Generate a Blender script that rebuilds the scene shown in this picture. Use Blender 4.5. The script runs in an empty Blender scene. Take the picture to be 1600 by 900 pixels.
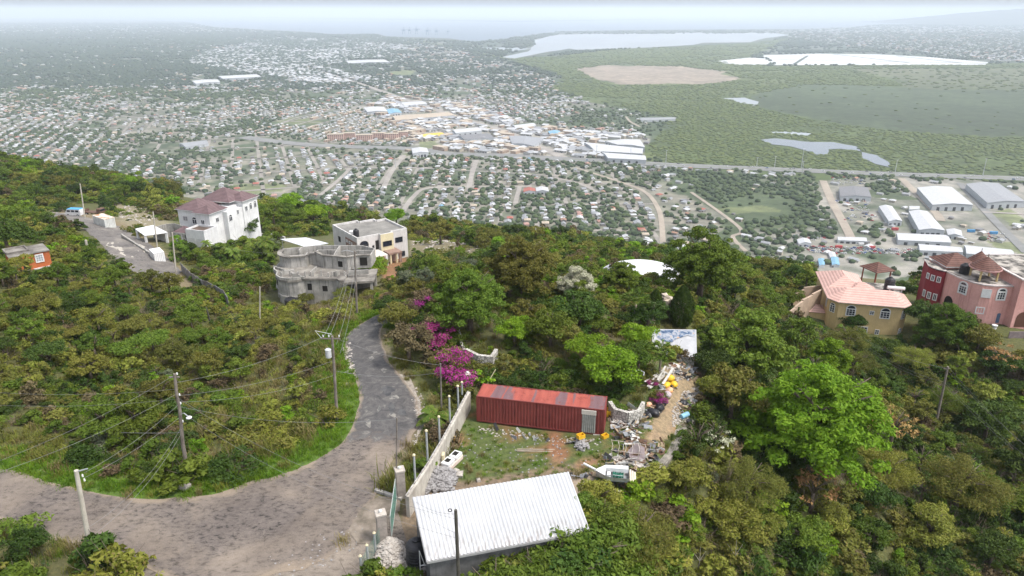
import bpy, math, random
import numpy as np
from mathutils import Vector, Matrix
from mathutils.geometry import delaunay_2d_cdt
R = math.radians
rng = np.random.default_rng(7)
random.seed(7)
scn = bpy.context.scene
COL = scn.collection
F, PITCH, H = 1120.0, R(21.14), 35.0
CP, SP = math.cos(PITCH), math.sin(PITCH)
PLAIN = -225.0

# ---------- photo pixel <-> world -------------------------------------------------
def ray(u, v):
    x = (u - 800) / F; y = (450 - v) / F
    return np.array([x, CP + y * SP, -SP + y * CP])
def PZ(u, v, z):
    d = ray(u, v); t = (z - H) / d[2]
    return np.array([d[0] * t, d[1] * t, z])
def PY(u, v, y):
    d = ray(u, v); t = y / d[1]
    return np.array([d[0] * t, y, H + d[2] * t])
def proj(x, y, z):
    z = z - H
    dep = y * CP - z * SP
    up = y * SP + z * CP
    dep = np.where(np.abs(dep) < 1e-3, 1e-3, dep)
    return 800 + F * x / dep, 450 - F * up / dep, dep
def inpoly(u, v, poly):
    u = np.asarray(u, float); v = np.asarray(v, float)
    c = np.zeros(u.shape, bool); n = len(poly)
    for i in range(n):
        x0, y0 = poly[i]; x1, y1 = poly[(i + 1) % n]
        if y0 == y1: continue
        c ^= ((y0 > v) != (y1 > v)) & (u < (x1 - x0) * (v - y0) / (y1 - y0) + x0)
    return c
def pdist(u, v, line):
    """distance of points to a polyline"""
    u = np.asarray(u, float); v = np.asarray(v, float); best = np.full(u.shape, 1e9)
    for (x0, y0), (x1, y1) in zip(line[:-1], line[1:]):
        dx, dy = x1 - x0, y1 - y0
        t = np.clip(((u - x0) * dx + (v - y0) * dy) / (dx * dx + dy * dy + 1e-9), 0, 1)
        best = np.minimum(best, np.hypot(u - x0 - t * dx, v - y0 - t * dy))
    return best
# cheap value noise
_perm = np.random.default_rng(3).permutation(4096)
def vnoise(x, y, s=1.0, seed=0):
    x = np.asarray(x, float) / s + 1000.5 + seed * 17.3; y = np.asarray(y, float) / s + 1000.5 + seed * 5.1
    xi = np.floor(x).astype(int); yi = np.floor(y).astype(int); fx = x - xi; fy = y - yi
    fx = fx * fx * (3 - 2 * fx); fy = fy * fy * (3 - 2 * fy)
    h = lambda a, b: _perm[(_perm[a % 4096] + b) % 4096] / 4095.0
    return (h(xi, yi) * (1 - fx) + h(xi + 1, yi) * fx) * (1 - fy) + (h(xi, yi + 1) * (1 - fx) + h(xi + 1, yi + 1) * fx) * fy
def fbm(x, y, s, seed=0, o=4):
    t = 0; a = 1; w = 0
    for i in range(o):
        t = t + a * vnoise(x, y, s / 2 ** i, seed + i); w += a; a *= .55
    return t / w

# ---------- terrain ---------------------------------------------------------------
_c = []
def cz(u, v, z): _c.append(PZ(u, v, z))
def cy(u, v, y, dz=0): p = PY(u, v, y); p[2] += dz; _c.append(p)
for u, v, z in [(600,850,0),(650,700,0),(745,660,0),(943,680,0),(900,760,0),(1000,745,0),(1035,690,0),(700,730,0),(840,720,0),(1050,620,0.3),(1060,570,.5),(1000,640,0),
    (0,790,.4),(-150,780,.8),(200,810,0),(400,780,0),(560,730,0),(620,650,0),(590,570,0),(575,520,0.1),(605,490,0.2),(640,478,-.8),
    (100,890,.3),(400,890,-.1),(640,890,-.3),(800,900,-.8),(900,860,-.7),(1000,840,-2.5),(1050,870,-5),(1200,840,-8),(1200,780,-6),(1400,880,-12),(1590,880,-15),
    (290,740,.1),(500,690,.1),(100,740,.5),(520,600,0.2),(530,500,.2),
    (1110,760,-3.4),(1120,680,-3.4),(1150,620,-3.2),(1280,740,-7),(1460,665,-17),(1590,720,-20),(1590,600,-17),(1400,760,-13),(1380,620,-13),
    (1530,525,-14.5),(1590,520,-14),(1350,528,-17),(1400,532,-17),(1290,525,-17),(1240,500,-14),(1180,560,-5),(1230,430,-17),(1440,450,-19),(1500,420,-22),(1340,440,-21),
    (800,560,.8),(700,600,.3),(760,545,1.2),(900,490,1),(800,455,0),(880,560,.8),(1000,520,.6),(1100,500,-.5),(950,440,-2),(1050,430,-4),(1130,440,-8),
    (650,440,-5),(700,420,-9),(620,412,-13),(700,385,-14),(760,400,-11),(575,412,-14),(520,395,-14.5),
    (500,475,-9.5),(440,470,-9.5),(575,440,-9.5),(600,460,-6),(560,492,-1.5),(470,520,-4),(400,500,-7),
    (340,378,-14),(400,382,-14.5),(290,372,-13),(230,375,-12),(430,390,-14),(255,410,-11),(200,372,-12),(150,345,-13.5),(100,335,-15),(60,330,-15),(250,425,-10.5),(320,470,-8),
    (60,420,-2.5),(0,420,-2),(0,500,-1),(-150,450,3),(120,400,-6),(100,480,-3),(200,560,-4),(100,650,-1.2),(0,600,0),(300,560,-5),(300,640,-2.5),(400,600,-4),(430,660,-1.5),(200,670,-1.2),(400,700,-.3),(330,500,-7),(-200,650,3)]:
    cz(u, v, z)
TH = -5.0
for u, v, y in [(0,238,330),(100,256,310),(200,272,290),(340,300,260),(420,306,235),(500,312,225),(600,330,215),(700,350,200),(780,350,205),(850,344,215),(920,356,210),(1000,374,205),(1080,392,190),(1150,400,175),(1240,402,165),(-200,210,360),(-500,200,380),
                (1320,420,160),(1420,420,165),(1600,440,175),(1900,470,180)]:
    cy(u, v, y, TH)
for u, v, y in [(40,290,240),(160,300,235),(300,320,215),(0,320,205),(450,340,195),(560,345,185)]:
    cy(u, v, y, -4.5)
for x, y, z in [(-60,10,3),(0,10,-3),(60,10,-20),(-150,20,14),(150,20,-42),(0,-60,2),(-150,-60,20),(150,-60,-30),(-300,100,20),(-300,250,-8),(-420,300,-20),(130,60,-33),(160,110,-40),(220,150,-70),(300,100,-95),(300,-50,-80),(-400,0,60),
    (-420,450,-110),(-200,400,-75),(0,330,-80),(150,280,-75),(250,230,-85),(-420,560,-190),(-200,520,-160),(0,460,-160),(200,420,-170),(400,350,-170),(-300,650,-225),(0,580,-225),(250,540,-225),(500,450,-225),(520,200,-200),(520,0,-180),(-500,750,-225),(0,720,-225),(500,650,-225)]:
    _c.append(np.array([x, y, z], float))
_c = np.array(_c)
def _tps():
    X = _c[:, :2] / 100.0; z = _c[:, 2]; n = len(z)
    d = np.linalg.norm(X[:, None] - X[None], axis=2)
    K = np.sqrt(d * d + .0025)
    A = np.zeros((n + 3, n + 3)); A[:n, :n] = -K + np.eye(n) * 0.004; A[:n, n] = 1; A[:n, n + 1:] = X; A[n, :n] = 1; A[n + 1:, :n] = X.T
    return X, np.linalg.solve(A, np.concatenate([z, np.zeros(3)]))
_X, _w = _tps()
def hraw(x, y):
    x = np.asarray(x, float); y = np.asarray(y, float); sh = x.shape
    q = np.stack([x.ravel(), y.ravel()], 1) / 100.0; out = np.empty(len(q)); n = len(_X)
    for i in range(0, len(q), 20000):
        b = q[i:i + 20000]
        d = np.sqrt(((b[:, None] - _X[None]) ** 2).sum(2) + .0025)
        out[i:i + 20000] = -d @ _w[:n] + _w[n] + b @ _w[n + 1:]
    return out.reshape(sh)
YARD = [(655,790),(640,800),(700,690),(735,640),(745,610),(940,625),(985,600),(1030,560),(1090,580),(1095,620),(1060,690),(1030,740),(1000,780),(950,850),(900,880),(660,890)]
def stepped(a, mid, dmin, dmax, k):
    """axis samples: fine in the middle, growing outwards"""
    l, r = mid; s = list(np.arange(l, r + 1e-6, dmin)); d = dmin
    while s[-1] < a[1]: d = min(d * k, dmax); s.append(s[-1] + d)
    d = dmin
    while s[0] > a[0]: d = min(d * k, dmax); s.insert(0, s[0] - d)
    return np.array(s)
GX = stepped((-560, 560), (-52, 62), .5, 9, 1.035)
GY = stepped((-90, 800), (36, 105), .5, 9, 1.03)
_gx, _gy = np.meshgrid(GX, GY)
GZ = hraw(_gx, _gy)
GZ = np.maximum(GZ, PLAIN - 3)
GZ += (fbm(_gx, _gy, 6, 5, 3) - .5) * .35 * np.clip((np.abs(_gx) + 0) / 40, .25, 1)
def hz(x, y):
    """height of the terrain mesh (bilinear)"""
    x = np.asarray(x, float); y = np.asarray(y, float)
    i = np.clip(np.searchsorted(GX, x) - 1, 0, len(GX) - 2); j = np.clip(np.searchsorted(GY, y) - 1, 0, len(GY) - 2)
    fx = np.clip((x - GX[i]) / (GX[i + 1] - GX[i]), 0, 1); fy = np.clip((y - GY[j]) / (GY[j + 1] - GY[j]), 0, 1)
    return (GZ[j, i] * (1 - fx) + GZ[j, i + 1] * fx) * (1 - fy) + (GZ[j + 1, i] * (1 - fx) + GZ[j + 1, i + 1] * fx) * fy
def G(u, v, dz=0.0):
    """where the sight line of photo pixel (u, v) meets the hillside"""
    d = ray(u, v); t = np.concatenate([np.arange(20, 140, .25), np.arange(140, 700, 1.0)])
    x, y, z = d[0] * t, d[1] * t, H + d[2] * t
    g = hz(x, y) - z
    k = np.argmax(g > 0)
    if g[k] <= 0: k = len(t) - 1
    a, b = g[k - 1], g[k]; tt = t[k - 1] + (t[k] - t[k - 1]) * (-a / (b - a + 1e-9))
    p = d * tt; return np.array([p[0], p[1], H + p[2] + dz])
def Gs(x, y, dz=0.0): return np.array([x, y, float(hz(x, y)) + dz])

# ---------- mesh helpers ----------------------------------------------------------
def link_mesh(name, V, Fc, mats=(), parent=None, midx=None, smooth=False, loc=(0, 0, 0)):
    me = bpy.data.meshes.new(name)
    V = np.asarray(V, dtype=np.float32)
    if isinstance(Fc, np.ndarray):
        n, k = Fc.shape
        me.vertices.add(len(V)); me.vertices.foreach_set('co', V.ravel())
        me.loops.add(n * k); me.loops.foreach_set('vertex_index', Fc.astype(np.int32).ravel())
        me.polygons.add(n); me.polygons.foreach_set('loop_start', np.arange(0, n * k, k, dtype=np.int32))
        me.polygons.foreach_set('loop_total', np.full(n, k, dtype=np.int32))
        me.update(calc_edges=True)
    else:
        me.from_pydata([tuple(map(float, v)) for v in V], [], Fc)
    for m in (mats if isinstance(mats, (list, tuple)) else [mats]): me.materials.append(m)
    if midx is not None: me.polygons.foreach_set('material_index', np.asarray(midx, dtype=np.int32))
    if smooth: me.polygons.foreach_set('use_smooth', np.ones(len(me.polygons), dtype=bool))
    me.update()
    o = bpy.data.objects.new(name, me); o.location = loc
    if parent is not None: o.parent = parent
    COL.objects.link(o)
    return o
class MB:
    def __init__(s): s.v = []; s.f = []; s.m = []
    def add(s, V, Fs, m=0):
        b = len(s.v); s.v += [tuple(map(float, p)) for p in V]
        s.f += [tuple(int(i) + b for i in f) for f in Fs]; s.m += [m] * len(Fs); return s
    def box(s, x0, y0, z0, x1, y1, z1, m=0, bev=0.0):
        if bev > 0:
            b = bev; P = []
            for (z, i) in ((z0, b), (z0 + b, 0), (z1 - b, 0), (z1, b)):
                P += [(x0 + i + (b if i == 0 else 0), y0 + i, z), (x1 - i - (b if i == 0 else 0), y0 + i, z), (x1 - i, y0 + i + (b if i == 0 else 0), z), (x1 - i, y1 - i - (b if i == 0 else 0), z),
                      (x1 - i - (b if i == 0 else 0), y1 - i, z), (x0 + i + (b if i == 0 else 0), y1 - i, z), (x0 + i, y1 - i - (b if i == 0 else 0), z), (x0 + i, y0 + i + (b if i == 0 else 0), z)]
            Fs = [tuple(range(7, -1, -1)), tuple(range(24, 32))]
            for r in range(3):
                for k in range(8): Fs.append((r * 8 + k, r * 8 + (k + 1) % 8, (r + 1) * 8 + (k + 1) % 8, (r + 1) * 8 + k))
            return s.add(P, Fs, m)
        V = [(x0, y0, z0), (x1, y0, z0), (x1, y1, z0), (x0, y1, z0), (x0, y0, z1), (x1, y0, z1), (x1, y1, z1), (x0, y1, z1)]
        return s.add(V, [(3, 2, 1, 0), (4, 5, 6, 7), (0, 1, 5, 4), (1, 2, 6, 5), (2, 3, 7, 6), (3, 0, 4, 7)], m)
    def obox(s, c, ax, ay, az, m=0):
        """oriented box: centre and three half-axis vectors"""
        c, ax, ay, az = map(lambda q: np.asarray(q, float), (c, ax, ay, az))
        V = [c + i * ax + j * ay + k * az for k in (-1, 1) for (i, j) in ((-1, -1), (1, -1), (1, 1), (-1, 1))]
        return s.add(V, [(3, 2, 1, 0), (4, 5, 6, 7), (0, 1, 5, 4), (1, 2, 6, 5), (2, 3, 7, 6), (3, 0, 4, 7)], m)
    def beam(s, p, q, w, h, m=0):
        p, q = np.asarray(p, float), np.asarray(q, float); d = (q - p) / 2; n = np.linalg.norm(d)
        if n < 1e-6: return s
        side = np.cross(d, (0, 0, 1)); side = side / (np.linalg.norm(side) + 1e-9) if np.linalg.norm(side) > 1e-6 else np.array([1., 0, 0])
        up = np.cross(side, d / n)
        return s.obox((p + q) / 2, d, side * w / 2, up * h / 2, m)
    def prism(s, poly, z0, z1, m=0, mt=None, bottom=True):
        n = len(poly)
        a = sum(poly[i][0] * poly[(i + 1) % n][1] - poly[(i + 1) % n][0] * poly[i][1] for i in range(n))
        if a < 0: poly = poly[::-1]
        V = [(x, y, z0) for x, y in poly] + [(x, y, z1) for x, y in poly]
        s.add(V, [(i, (i + 1) % n, n + (i + 1) % n, n + i) for i in range(n)], m)
        b = len(s.v) - 2 * n
        s.f.append(tuple(b + n + i for i in range(n))); s.m.append(m if mt is None else mt)
        if bottom: s.f.append(tuple(b + i for i in range(n))[::-1]); s.m.append(m)
        return s
    def tube(s, pts, r, n=8, m=0, cap=True):
        pts = [np.asarray(p, float) for p in pts]; rs = r if isinstance(r, (list, tuple, np.ndarray)) else [r] * len(pts)
        V = []; ref = None
        for i, p in enumerate(pts):
            t = pts[min(i + 1, len(pts) - 1)] - pts[max(i - 1, 0)]; t = t / (np.linalg.norm(t) + 1e-9)
            if ref is None: ref = np.array([1., 0, 0]) if abs(t[0]) < .8 else np.array([0, 1., 0])
            a = np.cross(t, ref); a /= np.linalg.norm(a) + 1e-9; b = np.cross(t, a); ref = -b if False else np.cross(a, t)
            for k in range(n):
                th = 2 * math.pi * k / n; V.append(p + rs[i] * (math.cos(th) * a + math.sin(th) * b))
        Fs = [(i * n + k, i * n + (k + 1) % n, (i + 1) * n + (k + 1) % n, (i + 1) * n + k) for i in range(len(pts) - 1) for k in range(n)]
        if cap: Fs += [tuple(range(n))[::-1], tuple((len(pts) - 1) * n + k for k in range(n))]
        return s.add(V, Fs, m)
    def lathe(s, c, prof, n=16, m=0):
        """profile [(r, z)] round the vertical axis through c"""
        V = []
        for r, z in prof:
            for k in range(n):
                th = 2 * math.pi * k / n; V.append((c[0] + r * math.cos(th), c[1] + r * math.sin(th), c[2] + z))
        Fs = [(i * n + k, i * n + (k + 1) % n, (i + 1) * n + (k + 1) % n, (i + 1) * n + k) for i in range(len(prof) - 1) for k in range(n)]
        Fs += [tuple(range(n))[::-1], tuple((len(prof) - 1) * n + k for k in range(n))]
        return s.add(V, Fs, m)
    def hip(s, x0, y0, x1, y1, z0, rise, ov=.5, th=.15, m=0, ridge=None, me=None):
        """hipped roof over a rectangle; eaves drop th"""
        x0 -= ov; y0 -= ov; x1 += ov; y1 += ov; w, d = x1 - x0, y1 - y0; k = min(w, d) / 2
        if w >= d: a, b = (x0 + k, (y0 + y1) / 2), (x1 - k, (y0 + y1) / 2)
        else: a, b = ((x0 + x1) / 2, y0 + k), ((x0 + x1) / 2, y1 - k)
        if abs(w - d) < .05: a = b = ((x0 + x1) / 2, (y0 + y1) / 2)
        V = [(x0, y0, z0), (x1, y0, z0), (x1, y1, z0), (x0, y1, z0), (a[0], a[1], z0 + rise), (b[0], b[1], z0 + rise)]
        if a == b: Fs = [(0, 1, 4), (1, 2, 4), (2, 3, 4), (3, 0, 4)]
        elif w >= d: Fs = [(0, 1, 5, 4), (1, 2, 5), (2, 3, 4, 5), (3, 0, 4)]
        else: Fs = [(0, 1, 4), (1, 2, 5, 4), (2, 3, 5), (3, 0, 4, 5)]
        s.add(V, Fs, m)
        s.box(x0 + .02, y0 + .02, z0 - th, x1 - .02, y1 - .02, z0 - .004, m if me is None else me)
        return s
    def build(s, name, mats, parent=None, loc=(0, 0, 0), smooth=False):
        o = link_mesh(name, s.v, s.f, mats, parent, s.m, smooth, loc); return o
def tag(o, label=None, cat=None, group=None, kind=None):
    for k, v in (('label', label), ('category', cat), ('group', group), ('kind', kind)):
        if v: o[k] = v
    return o
def thing(name, label, cat, loc, rz=0.0, group=None):
    o = bpy.data.objects.new(name, None); o.empty_display_size = .2; COL.objects.link(o)
    o.location = tuple(map(float, loc)); o.rotation_euler = (0, 0, rz); return tag(o, label, cat, group)
_kids = {}
def kids(o): return [c for c in bpy.data.objects if c.parent == o]
def copy_tree(o, loc=None, rz=None, label=None, group=None, scale=None, cache={}):
    if o.name not in cache: cache[o.name] = [(c, kids(c)) for c in kids(o)]
    r = o.copy(); COL.objects.link(r)
    if loc is not None: r.location = tuple(map(float, loc))
    if rz is not None: r.rotation_euler = (0, 0, rz)
    if scale is not None: r.scale = scale if isinstance(scale, tuple) else (scale,) * 3
    if label: r['label'] = label
    if group: r['group'] = group
    for c, gs in cache[o.name]:
        d = c.copy(); COL.objects.link(d); d.parent = r
        for g in gs:
            e = g.copy(); COL.objects.link(e); e.parent = d
    return r

# ---------- materials -------------------------------------------------------------
class NT:
    def __init__(s, name):
        s.mat = bpy.data.materials.new(name); s.mat.use_nodes = True; s.t = s.mat.node_tree; s.n = s.t.nodes; s.l = s.t.links
        s.b = s.n['Principled BSDF']; s.b.inputs['Roughness'].default_value = .8
        s.b.inputs['Specular IOR Level'].default_value = .3
    def new(s, t, **k):
        n = s.n.new(t)
        for a, b in k.items():
            if a in n.inputs: n.inputs[a].default_value = b
            else: setattr(n, a, b)
        return n
    def link(s, a, b): s.l.new(a, b)
    def coord(s, kind='Object', scale=(1, 1, 1)):
        c = s.new('ShaderNodeTexCoord'); m = s.new('ShaderNodeMapping'); m.inputs['Scale'].default_value = scale
        s.link(c.outputs[kind], m.inputs[0]); return m.outputs[0]
    def noise(s, scale, detail=4, rough=.55, vec=None, dist=0):
        n = s.new('ShaderNodeTexNoise'); n.inputs['Scale'].default_value = scale; n.inputs['Detail'].default_value = detail
        n.inputs['Roughness'].default_value = rough; n.inputs['Distortion'].default_value = dist
        if vec is not None: s.link(vec, n.inputs['Vector'])
        return n.outputs['Fac']
    def ramp(s, fac, stops):
        r = s.new('ShaderNodeValToRGB'); e = r.color_ramp.elements
        while len(e) < len(stops): e.new(.5)
        for q, (p, c) in zip(e, stops): q.position = p; q.color = (*c, 1) if len(c) == 3 else c
        s.link(fac, r.inputs[0]); return r.outputs[0]
    def mix(s, a, b, f, mode='MIX'):
        m = s.new('ShaderNodeMix'); m.data_type = 'RGBA'; m.blend_type = mode
        for q, i in ((f, 0), (a, 6), (b, 7)):
            if isinstance(q, (int, float)): m.inputs[i].default_value = q
            elif isinstance(q, tuple): m.inputs[i].default_value = (*q, 1)
            else: s.link(q, m.inputs[i])
        return m.outputs[2]
    def math(s, op, a, b=0.0):
        m = s.new('ShaderNodeMath'); m.operation = op
        for q, i in ((a, 0), (b, 1)):
            if isinstance(q, (int, float)): m.inputs[i].default_value = q
            else: s.link(q, m.inputs[i])
        return m.outputs[0]
    def bump(s, h, strength=.3, dist=.05):
        b = s.new('ShaderNodeBump'); b.inputs['Strength'].default_value = strength; b.inputs['Distance'].default_value = dist
        s.link(h, b.inputs['Height']); s.link(b.outputs[0], s.b.inputs['Normal'])
    def col(s, c): s.link(c, s.b.inputs['Base Color']); return s
_mats = {}
def M(name, c1, c2=None, scale=1.0, rough=.8, metal=0.0, lo=.35, hi=.65, bump=0.0, streak=None, spec=.3, kind='Object'):
    """plain weathered material: two colours mixed by noise; streak = (colour, amount) runs down walls"""
    if name in _mats: return _mats[name]
    t = NT(name); v = t.coord(kind)
    c2 = c2 or tuple(min(1, x * .8) for x in c1)
    n = t.noise(scale, 6, .6, v); c = t.ramp(n, [(lo, c2), (hi, c1)])
    n2 = t.noise(scale * 9, 3, .6, v); c = t.mix(c, t.ramp(n2, [(.3, (.72,) * 3), (.6, (1, 1, 1))]), .35, 'MULTIPLY')
    if streak:
        v2 = t.coord(kind, (2.2, 2.2, .18)); n3 = t.noise(1.6, 5, .65, v2)
        c = t.mix(c, streak[0], t.math('MULTIPLY', t.ramp(n3, [(.52, (0, 0, 0)), (.72, (1, 1, 1))]), streak[1]))
    t.col(c); t.b.inputs['Roughness'].default_value = rough; t.b.inputs['Metallic'].default_value = metal; t.b.inputs['Specular IOR Level'].default_value = spec
    if bump: t.bump(n2, bump, .03)
    _mats[name] = t.mat; return t.mat
def flat_sheet(name, px, z, mat, step=None, wob=0.0, kind='structure', fn=PZ):
    """a polygon given by photo pixels, laid on the plain at height z, with a wandering edge"""
    P = [fn(u, v, z)[:2] for u, v in px]; out = []
    for a, b in zip(P, P[1:] + P[:1]):
        n = max(1, int(np.linalg.norm(b - a) / (step or 1e9)))
        for i in range(n): out.append(a + (b - a) * i / n)
    out = np.array(out)
    if wob and step:
        k = len(out)
        out = out + np.stack([fbm(out[:, 0], out[:, 1], step * 4, 11) - .5, fbm(out[:, 0], out[:, 1], step * 4, 23) - .5], 1) * wob * 2
    n = len(out)
    r = delaunay_2d_cdt([Vector(p) for p in out], [(i, (i + 1) % n) for i in range(n)], [], 1, 1e-4)
    V = [(p[0], p[1], z) for p in r[0]]; Fs = []
    for f in r[2]:
        a, b, c = (r[0][i] for i in f[:3]); cr = (b - a).cross(c - a)
        Fs.append(tuple(f) if cr > 0 else tuple(f)[::-1])
    o = link_mesh(name, V, Fs, mat); return tag(o, kind=kind)
HAZE = 0.88e-4; EXPO = 1.0
# ---------- photo outlines reused for ground colours and planting -------------------
ROADP = [((-160,722),(-170,795)),((0,733),(0,812)),((100,760),(90,845)),((190,778),(180,866)),((290,779),(300,915)),((370,762),(420,905)),((440,742),(520,868)),((500,715),(570,800)),
    ((540,685),(608,730)),((557,650),(640,690)),((561,615),(656,655)),((551,580),(642,612)),((540,550),(614,572)),((546,522),(596,535)),((575,500),(601,508)),((608,486),(628,491)),((640,474),(655,480))]
ROADPOLY = [a for a, b in ROADP] + [b for a, b in ROADP][::-1]
ROAD2 = [((80,330),(70,338)),((120,336),(100,345)),((150,343),(130,357)),((180,352),(152,376)),((210,366),(174,400)),((238,385),(200,420)),((268,408),(232,436)),((284,424),(256,448))]
ROAD2POLY = [a for a, b in ROAD2] + [b for a, b in ROAD2][::-1]
FORK = [(180,866),(240,862),(300,850),(420,850),(540,850),(585,790),(620,800),(640,860),(600,880),(590,905),(520,930),(420,960),(300,990),(230,940)]
YARDP = [(660,770),(700,690),(735,648),(945,690),(960,640),(1005,665),(1012,600),(1030,560),(1075,570),(1105,612),(1075,660),(1050,720),(1005,750),(1000,780),(935,780),(900,740)]
SHEDP = [(600,870),(640,765),(900,725),(935,830),(900,842),(700,884),(640,910),(590,910)]
DIRTPATH = [(1030,575),(1066,570),(1092,608),(1064,652),(1044,690),(1012,690),(1018,660),(1040,625)]
def strip(name, pairs, mat, off, nc=8, sub=6):
    A = np.array([G(*a) for a, b in pairs]); B = np.array([G(*b) for a, b in pairs])
    def cr(P):
        out = []
        for i in range(len(P) - 1):
            p0, p1, p2, p3 = P[max(i - 1, 0)], P[i], P[i + 1], P[min(i + 2, len(P) - 1)]
            for k in range(sub):
                t = k / sub; out.append(.5 * ((2 * p1) + (p2 - p0) * t + (2 * p0 - 5 * p1 + 4 * p2 - p3) * t * t + (3 * p1 - p0 - 3 * p2 + p3) * t ** 3))
        out.append(P[-1]); return np.array(out)
    A, B = cr(A), cr(B); wv = (fbm(A[:, 0], A[:, 1], 2.2, 3) - .5) * .1; A += (B - A) * wv[:, None]; wv = (fbm(B[:, 0], B[:, 1], 2.2, 8) - .5) * .16; B += (B - A) * wv[:, None]
    V = []
    for i in range(len(A)):
        for k in range(nc + 1):
            p = A[i] + (B[i] - A[i]) * k / nc; V.append((p[0], p[1], float(hz(p[0], p[1])) + off + .05 * (1 - abs(2 * k / nc - 1))))
    Fs = [((i) * (nc + 1) + k, (i) * (nc + 1) + k + 1, (i + 1) * (nc + 1) + k + 1, (i + 1) * (nc + 1) + k) for i in range(len(A) - 1) for k in range(nc)]
    return tag(link_mesh(name, V, Fs, mat, smooth=True), kind='structure')
def drape(name, px, mat, off, sp=.8, wob=.3, G_=G):
    P = [G_(*q)[:2] for q in px]; out = []
    for a, b in zip(P, P[1:] + P[:1]):
        n = max(1, int(np.linalg.norm(b - a) / sp))
        for i in range(n): out.append(a + (b - a) * i / n)
    out = np.array(out); out = out + np.stack([fbm(out[:, 0], out[:, 1], sp * 3, 1) - .5, fbm(out[:, 0], out[:, 1], sp * 3, 2) - .5], 1) * 2 * wob
    n = len(out); x0, y0 = out.min(0); x1, y1 = out.max(0)
    gx, gy = np.meshgrid(np.arange(x0, x1, sp), np.arange(y0, y1, sp)); q = np.stack([gx.ravel(), gy.ravel()], 1)
    q = q[inpoly(q[:, 0], q[:, 1], [tuple(p) for p in out])]
    q = q[pdist(q[:, 0], q[:, 1], [tuple(p) for p in out] + [tuple(out[0])]) > sp * .4]
    r = delaunay_2d_cdt([Vector(p) for p in out] + [Vector(p) for p in q], [(i, (i + 1) % n) for i in range(n)], [], 1, 1e-4)
    xy = np.array([tuple(p) for p in r[0]]); z = hz(xy[:, 0], xy[:, 1]) + off; Fs = []
    for f in r[2]:
        a, b, c = (r[0][i] for i in f[:3]); Fs.append(tuple(f) if (b - a).cross(c - a) > 0 else tuple(f)[::-1])
    return tag(link_mesh(name, np.column_stack([xy, z]), Fs, mat, smooth=True), kind='structure')

# hillside mesh with an earth / leaf litter / turf colour per vertex (the soil's own colours)
nX, nY = len(GX), len(GY)
V = np.stack([_gx.ravel(), _gy.ravel(), GZ.ravel()], 1)
idx = np.arange(nX * nY).reshape(nY, nX)
Fc = np.stack([idx[:-1, :-1].ravel(), idx[:-1, 1:].ravel(), idx[1:, 1:].ravel(), idx[1:, :-1].ravel()], 1)
pu, pv_, pd = proj(V[:, 0], V[:, 1], V[:, 2]); front = pd > 5
n1 = fbm(V[:, 0], V[:, 1], 9, 4); n2 = fbm(V[:, 0], V[:, 1], 2.2, 9)
colr = np.zeros((len(V), 4)); colr[:, 3] = 1
def mixc(base, c, w): return base * (1 - w[:, None]) + np.array(c)[None] * w[:, None]
c = np.tile(np.array([.080, .088, .030]), (len(V), 1))
c = mixc(c, (.10, .085, .045), np.clip((n1 - .5) * 4, 0, 1) * .7)
def soft(poly, wid=6):
    m = inpoly(pu, pv_, poly) & front; return m.astype(float)
yd = soft(YARDP)
c = mixc(c, (.075, .10, .03), yd * np.clip((n1 - .22) * 5, 0, 1))
c = mixc(c, (.22, .13, .075), yd * np.clip((n2 - .52) * 6, 0, 1))
red = soft([(745,640),(945,680),(960,700),(880,715),(800,700),(700,690),(720,660)])
c = mixc(c, (.20, .095, .05), red * np.clip((n2 - .42) * 4, 0, 1) * .8)
dp = soft(DIRTPATH); c = mixc(c, (.27, .2, .13), dp * .85)
sh = soft(SHEDP); c = mixc(c, (.17, .13, .09), sh)
bare = soft([(895,735),(930,740),(945,790),(900,800)]); c = mixc(c, (.27, .22, .17), bare)
vg = ((pdist(pu, pv_, [a for a, b in ROADP]) < 26) & front).astype(float); c = mixc(c, (.08, .14, .022), vg * .9)
vg = ((pdist(pu, pv_, [b for a, b in ROADP]) < 10) & front).astype(float); c = mixc(c, (.18, .15, .10), vg * .8)
rd = soft([(90,325),(60,332),(70,345),(160,365),(240,430),(300,470),(360,500),(352,480),(270,405),(215,360),(165,338)]); c = mixc(c, (.22, .17, .11), rd * .7)
cl = soft([(160,318),(215,318),(285,355),(240,372),(190,350)]); c = mixc(c, (.24, .21, .14), cl * .8)
cl = soft([(590,412),(632,402),(650,430),(640,470),(610,470),(600,440)]); c = mixc(c, (.26, .13, .07), cl * np.clip(n2 * 1.6, 0, 1))
cl = soft([(640,375),(700,372),(770,392),(760,410),(640,405)]); c = mixc(c, (.2, .17, .11), cl * .8)
cl = soft([(1235,470),(1290,480),(1300,525),(1240,510)]); c = mixc(c, (.10, .13, .05), cl * .7)
cl = soft([(1255,395),(1460,395),(1440,440),(1280,440)]); c = mixc(c, (.15, .13, .07), cl * .5)
colr[:, :3] = c
t = NT('hillside_earth'); a = t.new('ShaderNodeAttribute', attribute_name='soil'); v = t.coord()
n = t.noise(2.5, 8, .65, v); cc = t.mix(a.outputs['Color'], t.ramp(n, [(.25, (.45, .45, .42)), (.5, (1, 1, 1)), (.75, (1.7, 1.55, 1.35))]), .8, 'MULTIPLY')
n3 = t.noise(14, 3, .7, v); cc = t.mix(cc, (.34, .31, .27), t.math('MULTIPLY', t.ramp(n3, [(.66, (0, 0, 0)), (.7, (1, 1, 1))]), .5))
t.col(cc); t.b.inputs['Roughness'].default_value = .95; t.bump(n, .6, .15)
hill = link_mesh('hillside', V, Fc, t.mat, smooth=True); tag(hill, kind='structure')
ca = hill.data.color_attributes.new('soil', 'FLOAT_COLOR', 'POINT'); ca.data.foreach_set('color', colr.astype(np.float32).ravel())

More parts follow.
